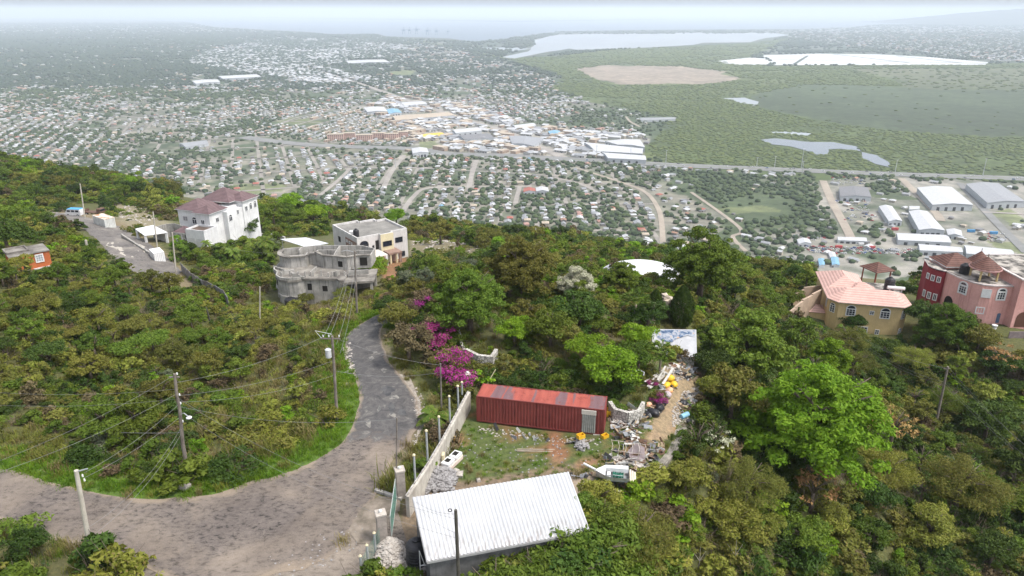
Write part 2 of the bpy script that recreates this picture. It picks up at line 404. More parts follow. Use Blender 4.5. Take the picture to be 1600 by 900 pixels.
# worn asphalt
def asphalt(name, dark, light, dusty, amt, bend=False):
    t = NT(name); v = t.coord()
    n = t.noise(.16, 5, .6, v, .6); n2 = t.noise(.9, 8, .7, v, 1.2); n3 = t.noise(18, 3, .7, v); n4 = t.noise(.35, 6, .7, v, .4)
    n2b = t.noise(1.9, 10, .72, t.coord('Object', (1, 1.7, 1)), .35); nbig = t.noise(.22, 4, .6, v); c = t.ramp(n2b, [(.39, tuple(x * .9 for x in dark)), (.465, tuple((a * .35 + b * .65) for a, b in zip(dark, light))), (.62, light)])
    c = t.mix(c, dusty, t.math('MULTIPLY', t.ramp(n, [(.52 - amt * .15, (0, 0, 0)), (.75 - amt * .15, (1, 1, 1))]), .6))
    vo = t.new('ShaderNodeTexVoronoi', feature='DISTANCE_TO_EDGE'); vo.inputs['Scale'].default_value = 1.7; vo.inputs['Randomness'].default_value = 1
    mm = t.new('ShaderNodeVectorMath', operation='ADD'); t.link(v, mm.inputs[0]); ns = t.new('ShaderNodeTexNoise'); ns.inputs['Scale'].default_value = 1.3; t.link(v, ns.inputs['Vector']); t.link(ns.outputs['Color'], mm.inputs[1]); t.link(mm.outputs[0], vo.inputs['Vector'])
    c = t.mix(c, tuple(x * .7 for x in dark), t.math('MULTIPLY', t.ramp(vo.outputs['Distance'], [(.006, (1, 1, 1)), (.02, (0, 0, 0))]), t.ramp(n4, [(.5, (0, 0, 0)), (.62, (.6, .6, .6))])))
    c = t.mix(c, t.ramp(nbig, [(.3, (.68, .66, .66)), (.7, (1.15, 1.13, 1.1))]), .9, 'MULTIPLY')
    if bend:
        at_ = t.new('ShaderNodeAttribute', attribute_name='resurfaced'); s_ = t.math('ADD', at_.outputs['Fac'], t.math('MULTIPLY', t.math('SUBTRACT', n2, .5), 1.4)); k2 = t.ramp(s_, [(.4, (0, 0, 0)), (.62, (1, 1, 1))])
        cd = t.ramp(n2, [(.3, (.04, .041, .044)), (.5, (.085, .083, .084)), (.62, (.13, .125, .12)), (.72, (.26, .24, .21))]); c = t.mix(c, cd, t.math('MULTIPLY', k2, .9)); e_ = t.new('ShaderNodeAttribute', attribute_name='edge'); c = t.mix(c, (.26, .21, .16), t.ramp(t.math('ADD', e_.outputs['Fac'], t.math('MULTIPLY', t.math('SUBTRACT', n4, .5), 1.5)), [(.75, (0, 0, 0)), (1.0, (.9, .9, .9))]))
    c = t.mix(c, t.ramp(n3, [(.3, (.6, .6, .6)), (.7, (1.25, 1.25, 1.25))]), .6, 'MULTIPLY')
    t.col(c); t.b.inputs['Roughness'].default_value = .85; t.bump(n2, .4, .04); return t.mat
ASPH = asphalt('worn_asphalt', (.05, .045, .042), (.18, .155, .14), (.27, .225, .18), .5, True)
rd_ = strip('road', ROADP, ASPH, .05, 16, 8)
co_ = np.array([tuple(q.co) for q in rd_.data.vertices]); ru, rv, _ = proj(co_[:, 0], co_[:, 1], co_[:, 2]); ee = np.tile(np.abs(np.linspace(-1, 1, 17)), len(co_) // 17)
for nm_, dat_ in (('resurfaced', np.clip((715 - rv) / 60, 0, 1) * np.clip(1.2 - .9 * np.clip((ee - .55) * 2, 0, 1) * (ru > 560), 0, 1)), ('edge', ee ** 2)): at2 = rd_.data.attributes.new(nm_, 'FLOAT', 'POINT'); at2.data.foreach_set('value', dat_.astype(np.float32))
# darker resurfaced bend, drying grey
t_ = asphalt('dark_asphalt', (.03, .031, .034), (.10, .10, .105), (.2, .19, .18), -.1)
0 and strip('road_resurfaced_bend', [((512,710),(580,772)),((540,690),(606,728)),((556,650),(638,690)),((559,615),(652,655)),((551,582),(640,612)),((542,550),(613,572)),((548,524),(594,535)),((576,502),(600,508)),((609,487),(626,491))], t_, .056)
PTC = M('pale_road_patch', (.25, .235, .21), (.10, .10, .098), 2.2, bump=.3, lo=.42, hi=.58); DKP = M('dark_road_patch', (.045, .045, .05), (.10, .10, .10), 1.2)
for u_, v_, a_, b_, mt_ in [(580,561,6,3,PTC),(600,580,5,3,PTC),(586,552,4,2,PTC),(616,622,9,4,PTC),(614,650,7,4,PTC),(577,663,5,7,PTC),(592,640,3,6,PTC),(545,583,7,3,PTC),(541,602,5,3,PTC),(606,612,13,7,DKP),(628,645,8,6,DKP),(612,640,6,9,DKP)]:
    drape('road_patch', [(u_ + .8 * a_ * math.cos(t_) * (1 + .3 * math.sin(3 * t_ + u_)), v_ + b_ * math.sin(t_) * (1 + .3 * math.cos(2 * t_ + u_))) for t_ in np.linspace(0, 5.8, 11)], mt_, .115 if v_ > 700 else .105, .35, .14)
drape('dirt_apron', FORK, asphalt('dusty_apron', (.07, .06, .052), (.23, .2, .17), (.36, .31, .26), .6), .02)
drape('gravel_shoulder', [(622,585),(640,592),(655,625),(662,660),(652,690),(650,655),(640,615)], M('pale_gravel', (.38, .34, .29), (.2, .17, .14), 2, bump=.5), .03)
drape('concrete_driveway', [(566,792),(594,776),(626,778),(625,800),(604,806),(590,850),(560,850),(545,830)], M('dirty_concrete', (.26, .22, .18), (.13, .11, .085), 1.2, bump=.4), .07, wob=.1)
strip('upper_road', ROAD2, asphalt('upper_asphalt', (.07, .068, .066), (.2, .185, .175), (.33, .3, .26), .3), .06)
drape('pavement_patch', [(165,383),(190,372),(225,385),(248,400),(230,408),(195,400)], M('pale_patch', (.5, .46, .4), (.3, .27, .23), .8), .075, wob=.6)

# ---------- the plain far below -----------------------------------------------------
t = NT('plain_ground'); v = t.coord()
n = t.noise(.0035, 8, .62, v, .5); n2 = t.noise(.03, 6, .7, v); n3 = t.noise(.0009, 5, .55, v)
c = t.ramp(n2, [(.30, (.035, .05, .03)), (.48, (.075, .09, .05)), (.62, (.15, .14, .1)), (.75, (.26, .235, .2))])
c = t.mix(c, t.ramp(n, [(.35, (.6, .65, .62)), (.65, (1.3, 1.25, 1.2))]), .8, 'MULTIPLY')
t.col(c); t.b.inputs['Roughness'].default_value = .95
PB = PLAIN - 1
pl = MB().add([(-60000, 150, PB), (60000, 150, PB), (60000, 69000, PB), (-60000, 69000, PB)], [(0, 1, 2, 3)]).build('plain', t.mat); tag(pl, kind='structure')
# ---------- instancing of uncountable stuff -------------------------------------------
def source_collection(name, objs):
    c = bpy.data.collections.new(name)
    for o in objs: c.objects.link(o)
    return c
def src_mesh(name, i, V, Fc, mats, midx=None, smooth=False):
    me_o = link_mesh('%s_%02d' % (name, i), V, Fc, mats, midx=midx, smooth=smooth); COL.objects.unlink(me_o); return me_o
def scatter(name, pts, rot, scl, idx, coll, kind='stuff'):
    me = bpy.data.meshes.new(name); n = len(pts); pts = np.asarray(pts, np.float32)
    me.vertices.add(n); me.vertices.foreach_set('co', pts.ravel())
    for an, ty, dat, key in (('irot', 'FLOAT_VECTOR', rot, 'vector'), ('iscl', 'FLOAT_VECTOR', scl, 'vector')):
        a = me.attributes.new(an, ty, 'POINT'); a.data.foreach_set(key, np.asarray(dat, np.float32).ravel())
    a = me.attributes.new('idx', 'INT', 'POINT'); a.data.foreach_set('value', np.asarray(idx, np.int32))
    o = bpy.data.objects.new(name, me); COL.objects.link(o)
    ng = bpy.data.node_groups.new(name, 'GeometryNodeTree'); ng.interface.new_socket('Geometry', in_out='INPUT', socket_type='NodeSocketGeometry'); ng.interface.new_socket('Geometry', in_out='OUTPUT', socket_type='NodeSocketGeometry')
    N = ng.nodes; gi = N.new('NodeGroupInput'); go = N.new('NodeGroupOutput'); ip = N.new('GeometryNodeInstanceOnPoints'); ci = N.new('GeometryNodeCollectionInfo')
    ci.inputs['Collection'].default_value = coll; ci.inputs['Separate Children'].default_value = True; ci.inputs['Reset Children'].default_value = True
    ip.inputs['Pick Instance'].default_value = True
    def at(nm, ty, sock):
        q = N.new('GeometryNodeInputNamedAttribute'); q.data_type = ty; q.inputs['Name'].default_value = nm; ng.links.new(q.outputs['Attribute'], sock)
    at('irot', 'FLOAT_VECTOR', ip.inputs['Rotation']); at('iscl', 'FLOAT_VECTOR', ip.inputs['Scale']); at('idx', 'INT', ip.inputs['Instance Index'])
    ng.links.new(gi.outputs[0], ip.inputs['Points']); ng.links.new(ci.outputs[0], ip.inputs['Instance']); ng.links.new(ip.outputs[0], go.inputs[0])
    md = o.modifiers.new('scatter', 'NODES'); md.node_group = ng
    return tag(o, kind=kind)

# ---------- land cover of the plain ---------------------------------------------------
SKY_L = [(-400,215),(0,235),(100,252),(200,268),(340,298),(420,304),(500,310),(600,328),(700,348),(780,346),(850,342),(920,354),(1000,372),(1080,388),(1150,396),(1240,400),(1320,418),(1700,430)]
MANGROVE = [(640,60),(800,95),(880,120),(860,140),(960,165),(1045,185),(1010,240),(1060,262),(1300,272),(1900,300),(1900,95),(1560,100),(1200,104),(1170,90),(1235,60),(1180,66),(960,78),(870,88),(800,92),(700,75)]
MARSHDARK = [(1165,150),(1260,132),(1420,135),(1900,150),(1900,215),(1560,215),(1400,205),(1280,190),(1190,170)]
SCRUB = [(1045,265),(1275,282),(1320,368),(1225,372),(1270,400),(1180,402),(1165,345),(1085,300)]
INDUS = [(1278,278),(1900,300),(1900,470),(1230,430),(1225,378),(1322,370)]
INDUS2 = [(560,170),(620,150),(700,160),(860,200),(1010,215),(1015,250),(870,245),(650,240),(630,200)]
FIELD = [[(415,193),(440,187),(510,186),(520,193),(470,199)],[(362,292),(478,288),(455,303),(400,308)],[(650,222),(690,220),(695,232),(655,238)],[(1130,325),(1200,318),(1240,332),(1180,342)],[(1480,335),(1550,333),(1560,352),(1500,352)],[(600,112),(650,110),(660,118),(620,120)],[(1520,395),(1600,395),(1600,420),(1540,415)]]
LANDFILL = [(900,108),(950,101),(1060,104),(1120,110),(1166,124),(1100,132),(960,133),(930,125)]
GX2 = []
ys = [620.0]
while ys[-1] < 24000: ys.append(ys[-1] * 1.0062)
ys = np.array(ys); xs = np.linspace(-1.02, 1.02, 620)
px_, py_ = xs[None, :] * ys[:, None], np.repeat(ys[:, None], len(xs), 1)
wx = px_ + (fbm(px_, py_, 260, 1) - .5) * 190; wy = py_ + (fbm(px_, py_, 260, 2) - .5) * 260
uu, vv, _ = proj(wx, wy, np.full_like(wx, PLAIN))
na = fbm(px_, py_, 900, 5, 5); nb = fbm(px_, py_, 120, 6, 4); nc_ = fbm(px_, py_, 40, 7, 3)
sh_ = uu.shape; uf, vf = uu.ravel(), vv.ravel(); na, nb, nc_ = na.ravel(), nb.ravel(), nc_.ravel()
c = np.tile(np.array([.062, .085, .045]), (len(uf), 1))            # gardens
c = mixc(c, (.21, .195, .17), np.clip((nb - .45) * 7, 0, 1) * .6)   # yards, lanes
far = np.clip((150 - vf) / 60, 0, 1); c = mixc(c, (.035, .055, .045), far * .55 * np.clip(1.6 - na * 1.8, 0, 1))
town = inpoly(uf, vf, [(0,200),(420,210),(640,238),(870,245),(1045,265),(1165,345),(1200,400),(1000,400),(400,330),(-400,230)]); c = mixc(c, (.25, .225, .19), town * np.clip((nc_ - .4) * 5, 0, 1) * .6)
i2 = inpoly(uf, vf, INDUS2); c = mixc(c, (.30, .28, .25), i2 * np.clip((nc_ - .3) * 4, 0, 1) * .8)
m = inpoly(uf, vf, MANGROVE); c = np.where(m[:, None], np.array([.068, .094, .030]) * (.55 + .55 * nb[:, None] + .35 * na[:, None]), c)
m2 = m & (na > .55); c = mixc(c, (.10, .12, .04), m2 * .6)
md_ = inpoly(uf, vf, MARSHDARK); c = np.where(md_[:, None], np.array([.055, .075, .037]) * (.45 + .8 * na[:, None] + .35 * nc_[:, None]), c)
br = inpoly(uf, vf, [(1330,108),(1900,105),(1900,150),(1420,135)]); c = mixc(c, (.13, .12, .085), br * .6 * np.clip(na * 1.4, 0, 1))
c = mixc(c, (.06, .085, .038), inpoly(uf, vf, SCRUB) * .9)
ind = inpoly(uf, vf, INDUS); c = mixc(c, (.25, .235, .21), ind * np.clip((nc_ - .25) * 3, 0, 1))
for q in FIELD: c = mixc(c, (.14, .16, .075), inpoly(uf, vf, q) * .9)
g3 = inpoly(uf, vf, [(1380,278),(1410,280),(1425,300),(1378,306),(1350,292)]); c = mixc(c, (.06, .085, .035), g3 * .9)
lf = inpoly(uf, vf, LANDFILL); c = np.where(lf[:, None], np.array([.25, .205, .165]) * (.75 + .5 * nc_[:, None]), c)
V = np.stack([px_.ravel(), py_.ravel(), np.full(px_.size, PLAIN)], 1)
ii = np.arange(px_.size).reshape(sh_); Fc = np.stack([ii[:-1, :-1].ravel(), ii[:-1, 1:].ravel(), ii[1:, 1:].ravel(), ii[1:, :-1].ravel()], 1)
t = NT('land_cover'); a = t.new('ShaderNodeAttribute', attribute_name='cover'); v = t.coord()
n = t.noise(.05, 6, .7, v); n2 = t.noise(.012, 5, .65, v)
cc = t.mix(a.outputs['Color'], t.ramp(n, [(.3, (.5, .52, .5)), (.5, (1, 1, 1)), (.7, (1.6, 1.55, 1.5))]), .75, 'MULTIPLY')
cc = t.mix(cc, t.ramp(n2, [(.35, (.75, .78, .75)), (.65, (1.2, 1.2, 1.2))]), .8, 'MULTIPLY')
t.col(cc); t.b.inputs['Roughness'].default_value = .95
lc = link_mesh('town_and_marsh_ground', V, Fc, t.mat); tag(lc, kind='structure')
ca = lc.data.color_attributes.new('cover', 'FLOAT_COLOR', 'POINT'); q = np.ones((len(c), 4), np.float32); q[:, :3] = c; ca.data.foreach_set('color', q.ravel())

def water(name, c, rough=.25):
    t = NT(name); v = t.coord(); n = t.noise(.002, 4, .5, v); t.col(t.ramp(n, [(.3, tuple(x * .85 for x in c)), (.7, c)])); t.b.inputs['Roughness'].default_value = rough; t.b.inputs['Specular IOR Level'].default_value = .5
    return t.mat
WSEA = water('sea_water', (.12, .16, .20), .5); WLAG = water('lagoon_water', (.30, .33, .36), .45); WPOND = water('pond_water', (.07, .085, .11), .12); WSALT = water('brine', (.58, .59, .6), .5)
LAND = M('spit_scrub', (.05, .075, .05), (.03, .05, .035), .01)
Z1 = PLAIN + .8
flat_sheet('harbour_water', [(-1800,22.4),(-1800,24.5),(0,27.5),(150,30),(290,33.5),(330,42),(400,46),(470,50),(520,54),(585,53),(600,57),(700,60),(745,66),(830,55),(870,50),(1010,47.5),(1230,46.5),(1330,43),(1372,38.5),(1500,36),(3200,36),(3200,22.4)], Z1, WSEA, 900, 120)
flat_sheet('lagoon', [(783,90),(820,80),(836,72),(833,62),(872,54),(1000,51.5),(1200,51),(1234,55),(1188,60),(1178,66),(1100,67),(1085,70),(960,77),(900,79),(888,76),(850,81),(805,91.5)], Z1, WLAG, 200, 60)
flat_sheet('lagoon_channel', [(690,75),(800,74),(830,76),(800,80),(740,79)], Z1 + .4, WLAG, 120, 25)
flat_sheet('shore_islet', [(835,76),(900,74),(1170,67),(1240,62),(1240,66),(1180,70),(960,80),(870,84)], Z1 - .3, LAND, 200, 30)
flat_sheet('long_spit', [(380,26.3),(600,29.2),(800,32.4),(1040,29.6),(1042,30.5),(800,34.4),(600,30.8),(380,27.2)], Z1 + 3, LAND, 900, 60)
flat_sheet('causeway_shore', [(870,49),(1010,46.6),(1240,45.6),(1240,48.6),(1010,49.8),(872,51.5)], Z1 + 3, LAND, 500, 30)
flat_sheet('salt_pan', [(1188,86.5),(1280,84),(1370,85),(1450,89),(1552,98),(1540,101.5),(1215,101.5)], Z1, WSALT, 300, 25)
flat_sheet('salt_pan_west', [(1126,95),(1168,90),(1196,91.5),(1210,101),(1150,101.5)], Z1, WSALT, 150, 60)
for a_, b_ in (((1240,100.8),(1262,87)),((1300,84.3),(1420,98)),((1215,93),(1545,99)),((1400,87.5),(1505,98.5))):
    A, B = PZ(*a_, Z1 + .5), PZ(*b_, Z1 + .5); n_ = np.cross(B - A, (0, 0, 1)); n_ = n_ / np.linalg.norm(n_) * 9
    tag(MB().add([A - n_, B - n_, B + n_, A + n_], [(0, 1, 2, 3)]).build('pan_dyke', LAND), kind='structure')
flat_sheet('marsh_pool', [(1132,153.5),(1165,152.5),(1188,159),(1180,165.5),(1160,161)], Z1, WLAG, 40, 14)
flat_sheet('pond', [(1188,218),(1212,216.5),(1240,219),(1268,222.5),(1300,221.5),(1338,229),(1345,236),(1312,232),(1295,233),(1290,241),(1274,242),(1262,236.5),(1235,229),(1205,225)], Z1, WPOND, 15, 9)
flat_sheet('pond_arm', [(1345,237),(1368,242),(1391,254),(1389,261),(1368,256),(1348,247)], Z1 + .2, WPOND, 15, 6)
flat_sheet('pond_inlet', [(1193,206),(1230,205),(1268,208.5),(1262,212),(1225,209)], Z1, WLAG, 20, 7)
flat_sheet('small_marsh_water', [(1325,123.5),(1342,124),(1338,126.5),(1326,126)], Z1, WLAG, 40, 8)

def ribbon(name, px, wid, z, mat, sub=8):
    P = np.array([PZ(u, v, z)[:2] for u, v in px]); out = []
    for i in range(len(P) - 1):
        p0, p1, p2, p3 = P[max(i - 1, 0)], P[i], P[i + 1], P[min(i + 2, len(P) - 1)]
        for k in range(sub):
            t = k / sub; out.append(.5 * ((2 * p1) + (p2 - p0) * t + (2 * p0 - 5 * p1 + 4 * p2 - p3) * t * t + (3 * p1 - p0 - 3 * p2 + p3) * t ** 3))
    out.append(P[-1]); out = np.array(out); d = np.gradient(out, axis=0); d /= np.linalg.norm(d, axis=1)[:, None] + 1e-9
    nn = np.stack([-d[:, 1], d[:, 0]], 1) * wid / 2; V = []
    for p, q in zip(out, nn): V += [(p[0] + q[0], p[1] + q[1], z), (p[0] - q[0], p[1] - q[1], z)]
    Fs = [(2 * i + 1, 2 * i + 3, 2 * i + 2, 2 * i) for i in range(len(out) - 1)]
    return tag(link_mesh(name, V, Fs, mat), kind='structure'), out
RD_L = M('pale_road', (.34, .31, .28), (.24, .22, .2), .05); RD_G = M('grey_road', (.22, .22, .215), (.17, .17, .165), .05); RD_T = M('tan_track', (.36, .31, .25), (.27, .23, .19), .05)
Z2 = PLAIN + .5
LANES = [([(600,292),(612,268),(632,242)], 12, RD_L), ([(733,292),(738,270),(745,250)], 12, RD_L), ([(630,330),(645,308),(668,294),(740,292),(830,291)], 11, RD_L), ([(500,305),(530,280),(548,262)], 10, RD_L), ([(805,318),(812,292)], 10, RD_L),
    ([(1036,378),(1030,330),(1008,300),(965,283),(900,262)], 10, RD_T), ([(865,278),(900,285),(935,300)], 9, RD_L), ([(1165,392),(1145,370),(1155,355),(1080,300)], 8, RD_T), ([(1286,282),(1300,315),(1320,352),(1330,372)], 16, RD_T),
    ([(1408,278),(1432,302),(1462,332),(1470,345)], 16, RD_T), ([(1500,286),(1548,338),(1605,395)], 16, RD_G), ([(1535,331),(1620,335)], 10, RD_L), ([(560,262),(640,262),(760,268),(870,275)], 8, RD_L),
    ([(400,205),(440,192),(480,180),(570,165)], 9, RD_L), ([(0,160),(200,182),(380,195)], 10, RD_L), ([(1000,198),(985,190),(978,182)], 9, RD_T), ([(300,120),(420,150),(560,165)], 12, RD_L)]
for k, (p_, w_, m_) in enumerate(LANES): ribbon('town_lane', p_, w_ * .7, Z2 + .01 * k, m_)
_, HWY = ribbon('highway', [(380,214),(440,222),(520,228),(640,232),(700,240),(800,243),(880,248),(960,252),(1060,258),(1180,263),(1300,268),(1430,273),(1600,279),(1900,292)], 34, PLAIN + .75, RD_G)
ribbon('diagonal_road', [(480,105),(560,130),(624,152),(700,178),(760,196),(802,210),(850,232),(880,246)], 22, PLAIN + .72, RD_L)
tag(MB().build('x', RD_G), kind='structure') if False else None
# median strip of the highway
ribbon('highway_median', [(880,248),(960,252),(1060,258),(1180,263),(1300,268),(1430,273),(1600,279),(1900,292)], 3, PLAIN + .80, M('median_grass', (.1, .13, .06), (.2, .2, .15), .05))

# far hills across the bay
hx = np.linspace(7000, 26000, 150); hy = np.linspace(14500, 19500, 50); X_, Y_ = np.meshgrid(hx, hy)
ridge = np.interp(hx, [7000,8600,9100,9700,10600,11400,12100,13000,15000,18000,26000], [0,0,90,150,235,300,345,335,350,300,200])
prof = np.clip(np.sin(np.pi * (hy - 14500) / 5000), 0, 1) ** .8
Zh = PLAIN - 2 + prof[:, None] * ridge[None] * (.72 + .5 * fbm(X_, Y_, 1500, 3, 5)) ; Zh = np.minimum(Zh, 150)
ii = np.arange(X_.size).reshape(X_.shape); Fc = np.stack([ii[:-1, :-1].ravel(), ii[:-1, 1:].ravel(), ii[1:, 1:].ravel(), ii[1:, :-1].ravel()], 1)
tag(link_mesh('far_hills', np.stack([X_.ravel(), Y_.ravel(), Zh.ravel()], 1), Fc, M('hill_scrub', (.04, .055, .035), (.02, .032, .022), .003), smooth=True), kind='structure')

# ---------- houses, trees and sheds of the town ------------------------------------------
def house_mesh(w, d, h, kind, rise=1.6, ext=False):
    m = MB(); m.box(-w / 2, -d / 2, 0, w / 2, d / 2, h, 0)
    if kind == 'gable':
        o = .5; m.add([(-w/2-o, -d/2-o, h-.1), (w/2+o, -d/2-o, h-.1), (w/2+o, 0, h+rise), (-w/2-o, 0, h+rise), (-w/2-o, d/2+o, h-.1), (w/2+o, d/2+o, h-.1)], [(0,1,2,3), (3,2,5,4)], 1)
        m.add([(-w/2, -d/2, h), (-w/2, d/2, h), (-w/2, 0, h+rise-.1), (w/2, -d/2, h), (w/2, d/2, h), (w/2, 0, h+rise-.1)], [(0,2,1), (3,4,5)], 0)
    elif kind == 'hip': m.hip(-w/2, -d/2, w/2, d/2, h + .12, rise, .5, .12, 1)
    elif kind == 'shed': m.add([(-w/2-.3, -d/2-.3, h), (w/2+.3, -d/2-.3, h), (w/2+.3, d/2+.3, h+.9), (-w/2-.3, d/2+.3, h+.9)], [(0,1,2,3)], 1)
    else: m.box(-w/2-.3, -d/2-.3, h, w/2+.3, d/2+.3, h+.25, 1)
    for x in np.arange(-w/2+1.5, w/2-1, 2.8): m.box(x, -d/2-.05, 1.0, x+1.1, -d/2-.002, 2.2, 2)
    m.box(w*.1, -d/2-.07, .05, w*.1+1, -d/2-.004, 2.05, 2)
    if ext: m.box(-w/2-3, -d*.1, 0, -w/2-.01, d/2, h*.8, 0); m.box(-w/2-3.3, -d*.15, h*.8+.003, -w/2-.02, d/2+.2, h*.8+.18, 1)
    return m
def roofmat(n, c): return M(n, c, tuple(x * .8 for x in c), .3, lo=.3, hi=.7)
RC = dict(white=roofmat('white_roof', (.5, .51, .53)), pale=roofmat('pale_roof', (.30, .31, .33)), grey=roofmat('grey_roof', (.2, .2, .21)), rust=roofmat('rust_roof', (.34, .2, .14)), pink=roofmat('pink_roof', (.42, .25, .21)), tan=roofmat('tan_roof', (.45, .38, .3)), red=roofmat('red_roof', (.36, .12, .09)), blue=roofmat('blue_roof', (.2, .38, .52)))
WALLS = [M('cream_wall', (.40, .36, .29)), M('white_wall', (.5, .49, .46)), M('block_wall', (.26, .24, .22)), M('peach_wall', (.42, .31, .24))]
DARK = M('dark_opening', (.03, .03, .035), rough=.3)
HV = []; spec = [(9,8,'gable','white',0),(11,8,'gable','pale',1),(9,9,'hip','white',0),(12,9,'flat','pale',1),(10,8,'gable','rust',2),(8,6,'shed','grey',2),(12,9,'hip','pink',3),(14,8,'gable','white',1),(10,9,'hip','tan',0),(9,7,'flat','grey',2),(11,9,'hip','red',0),(9,7,'shed','white',0),(16,9,'flat','tan',3),(8,7,'gable','blue',1)]
HNAME = dict(white='white', pale='pale grey', grey='grey', rust='rusty', pink='pink', tan='tan', red='red', blue='blue')
for i, (w_, d_, k_, rc, wm) in enumerate(spec):
    m = house_mesh(w_, d_, 3.0 if i % 4 else 4.2, k_, 1.5, i % 3 == 0); HV.append(src_mesh('house', i, m.v, m.f, [WALLS[wm], RC[rc], DARK], m.m))
HCOL = source_collection('town_house_kinds', HV)
# tree blobs for the plain
def blob(seed, flat=.8):
    import bmesh
    bm = bmesh.new(); bmesh.ops.create_icosphere(bm, subdivisions=2, radius=1); r = np.random.default_rng(seed); o = r.random((5, 3)) * 9
    for v in bm.verts:
        p = np.array(v.co); k = .78 + .42 * float(vnoise(p[0] * 2 + o[0, 0], p[1] * 2 + p[2] * 1.7 + o[0, 1], .8, seed)) ; v.co = Vector((p[0] * k, p[1] * k, (p[2] * k * flat) + .5))
    V = [tuple(v.co) for v in bm.verts]; Fs = [tuple(w.index for w in f.verts) for f in bm.faces]; bm.free(); return V, np.array(Fs)
def far_leaf(name, a, b):
    t = NT(name); oi = t.new('ShaderNodeObjectInfo'); v = t.coord(); n = t.noise(2.5, 3, .7, v)
    c = t.ramp(oi.outputs['Random'], [(0, a), (1, b)]); c = t.mix(c, t.ramp(n, [(.3, (.45, .5, .45)), (.7, (1.5, 1.45, 1.3))]), .8, 'MULTIPLY'); t.col(c); t.b.inputs['Roughness'].default_value = .9; t.bump(n, 1, .3); return t.mat
FL = [far_leaf('town_tree_leaves', (.028, .048, .022), (.06, .085, .032)), far_leaf('mangrove_leaves', (.055, .082, .024), (.095, .12, .032)), far_leaf('dark_far_leaves', (.022, .042, .03), (.045, .065, .035))]
TB = []
for mi in range(3):
    for s in range(4):
        V, Fs = blob(s + 1); TB.append(src_mesh('far_tree', mi * 4 + s, V, Fs, [FL[mi]]))
TCOL = source_collection('far_tree_kinds', TB)
def cand(y0, y1, s0, k=.0, jit=.45):
    """jittered grid over the visible part of the plain; spacing grows with distance"""
    out = []; y = y0
    while y < y1:
        s = max(s0, k * y); xw = np.arange(-.8 * y - 30, .8 * y + 30, s)
        out.append(np.stack([xw + rng.uniform(-jit, jit, len(xw)) * s, y + rng.uniform(-jit, jit, len(xw)) * s, np.full(len(xw), s)], 1)); y += s
    return np.concatenate(out)
def visible_plain(P, m=10):
    u, v, d = proj(P[:, 0], P[:, 1], np.full(len(P), PLAIN)); lim = np.interp(u, [p[0] for p in SKY_L], [p[1] for p in SKY_L])
    return (u > -60) & (u < 1660) & (v < lim + m), u, v
WATERS = [[(783,90),(836,70),(833,62),(872,54),(1234,52),(1234,56),(1178,68),(900,80),(805,93)],[(1188,85),(1370,84),(1552,97),(1540,102),(1215,102)],[(1126,95),(1168,90),(1196,91.5),(1210,101),(1150,101.5)],[(1132,153.5),(1165,152.5),(1188,159),(1180,165.5),(1160,161)],
    [(1186,218),(1212,215),(1268,221),(1300,220),(1340,228),(1347,237),(1312,234),(1297,235),(1290,243),(1262,238),(1205,227)],[(1343,236),(1368,241),(1393,254),(1391,263),(1368,258),(1346,248)],[(1193,206),(1268,208),(1262,212)]]
SEAW = [(-400,18),(-400,28),(150,31),(290,34),(330,43),(400,47),(470,51),(520,55),(585,54),(600,58),(745,66),(830,56),(870,50),(1230,47),(1330,44),(1372,39),(1700,38),(1700,18)]
def wet(u, v):
    m = np.zeros(u.shape, bool)
    for q in WATERS + [SEAW]: m |= inpoly(u, v, q)
    return m
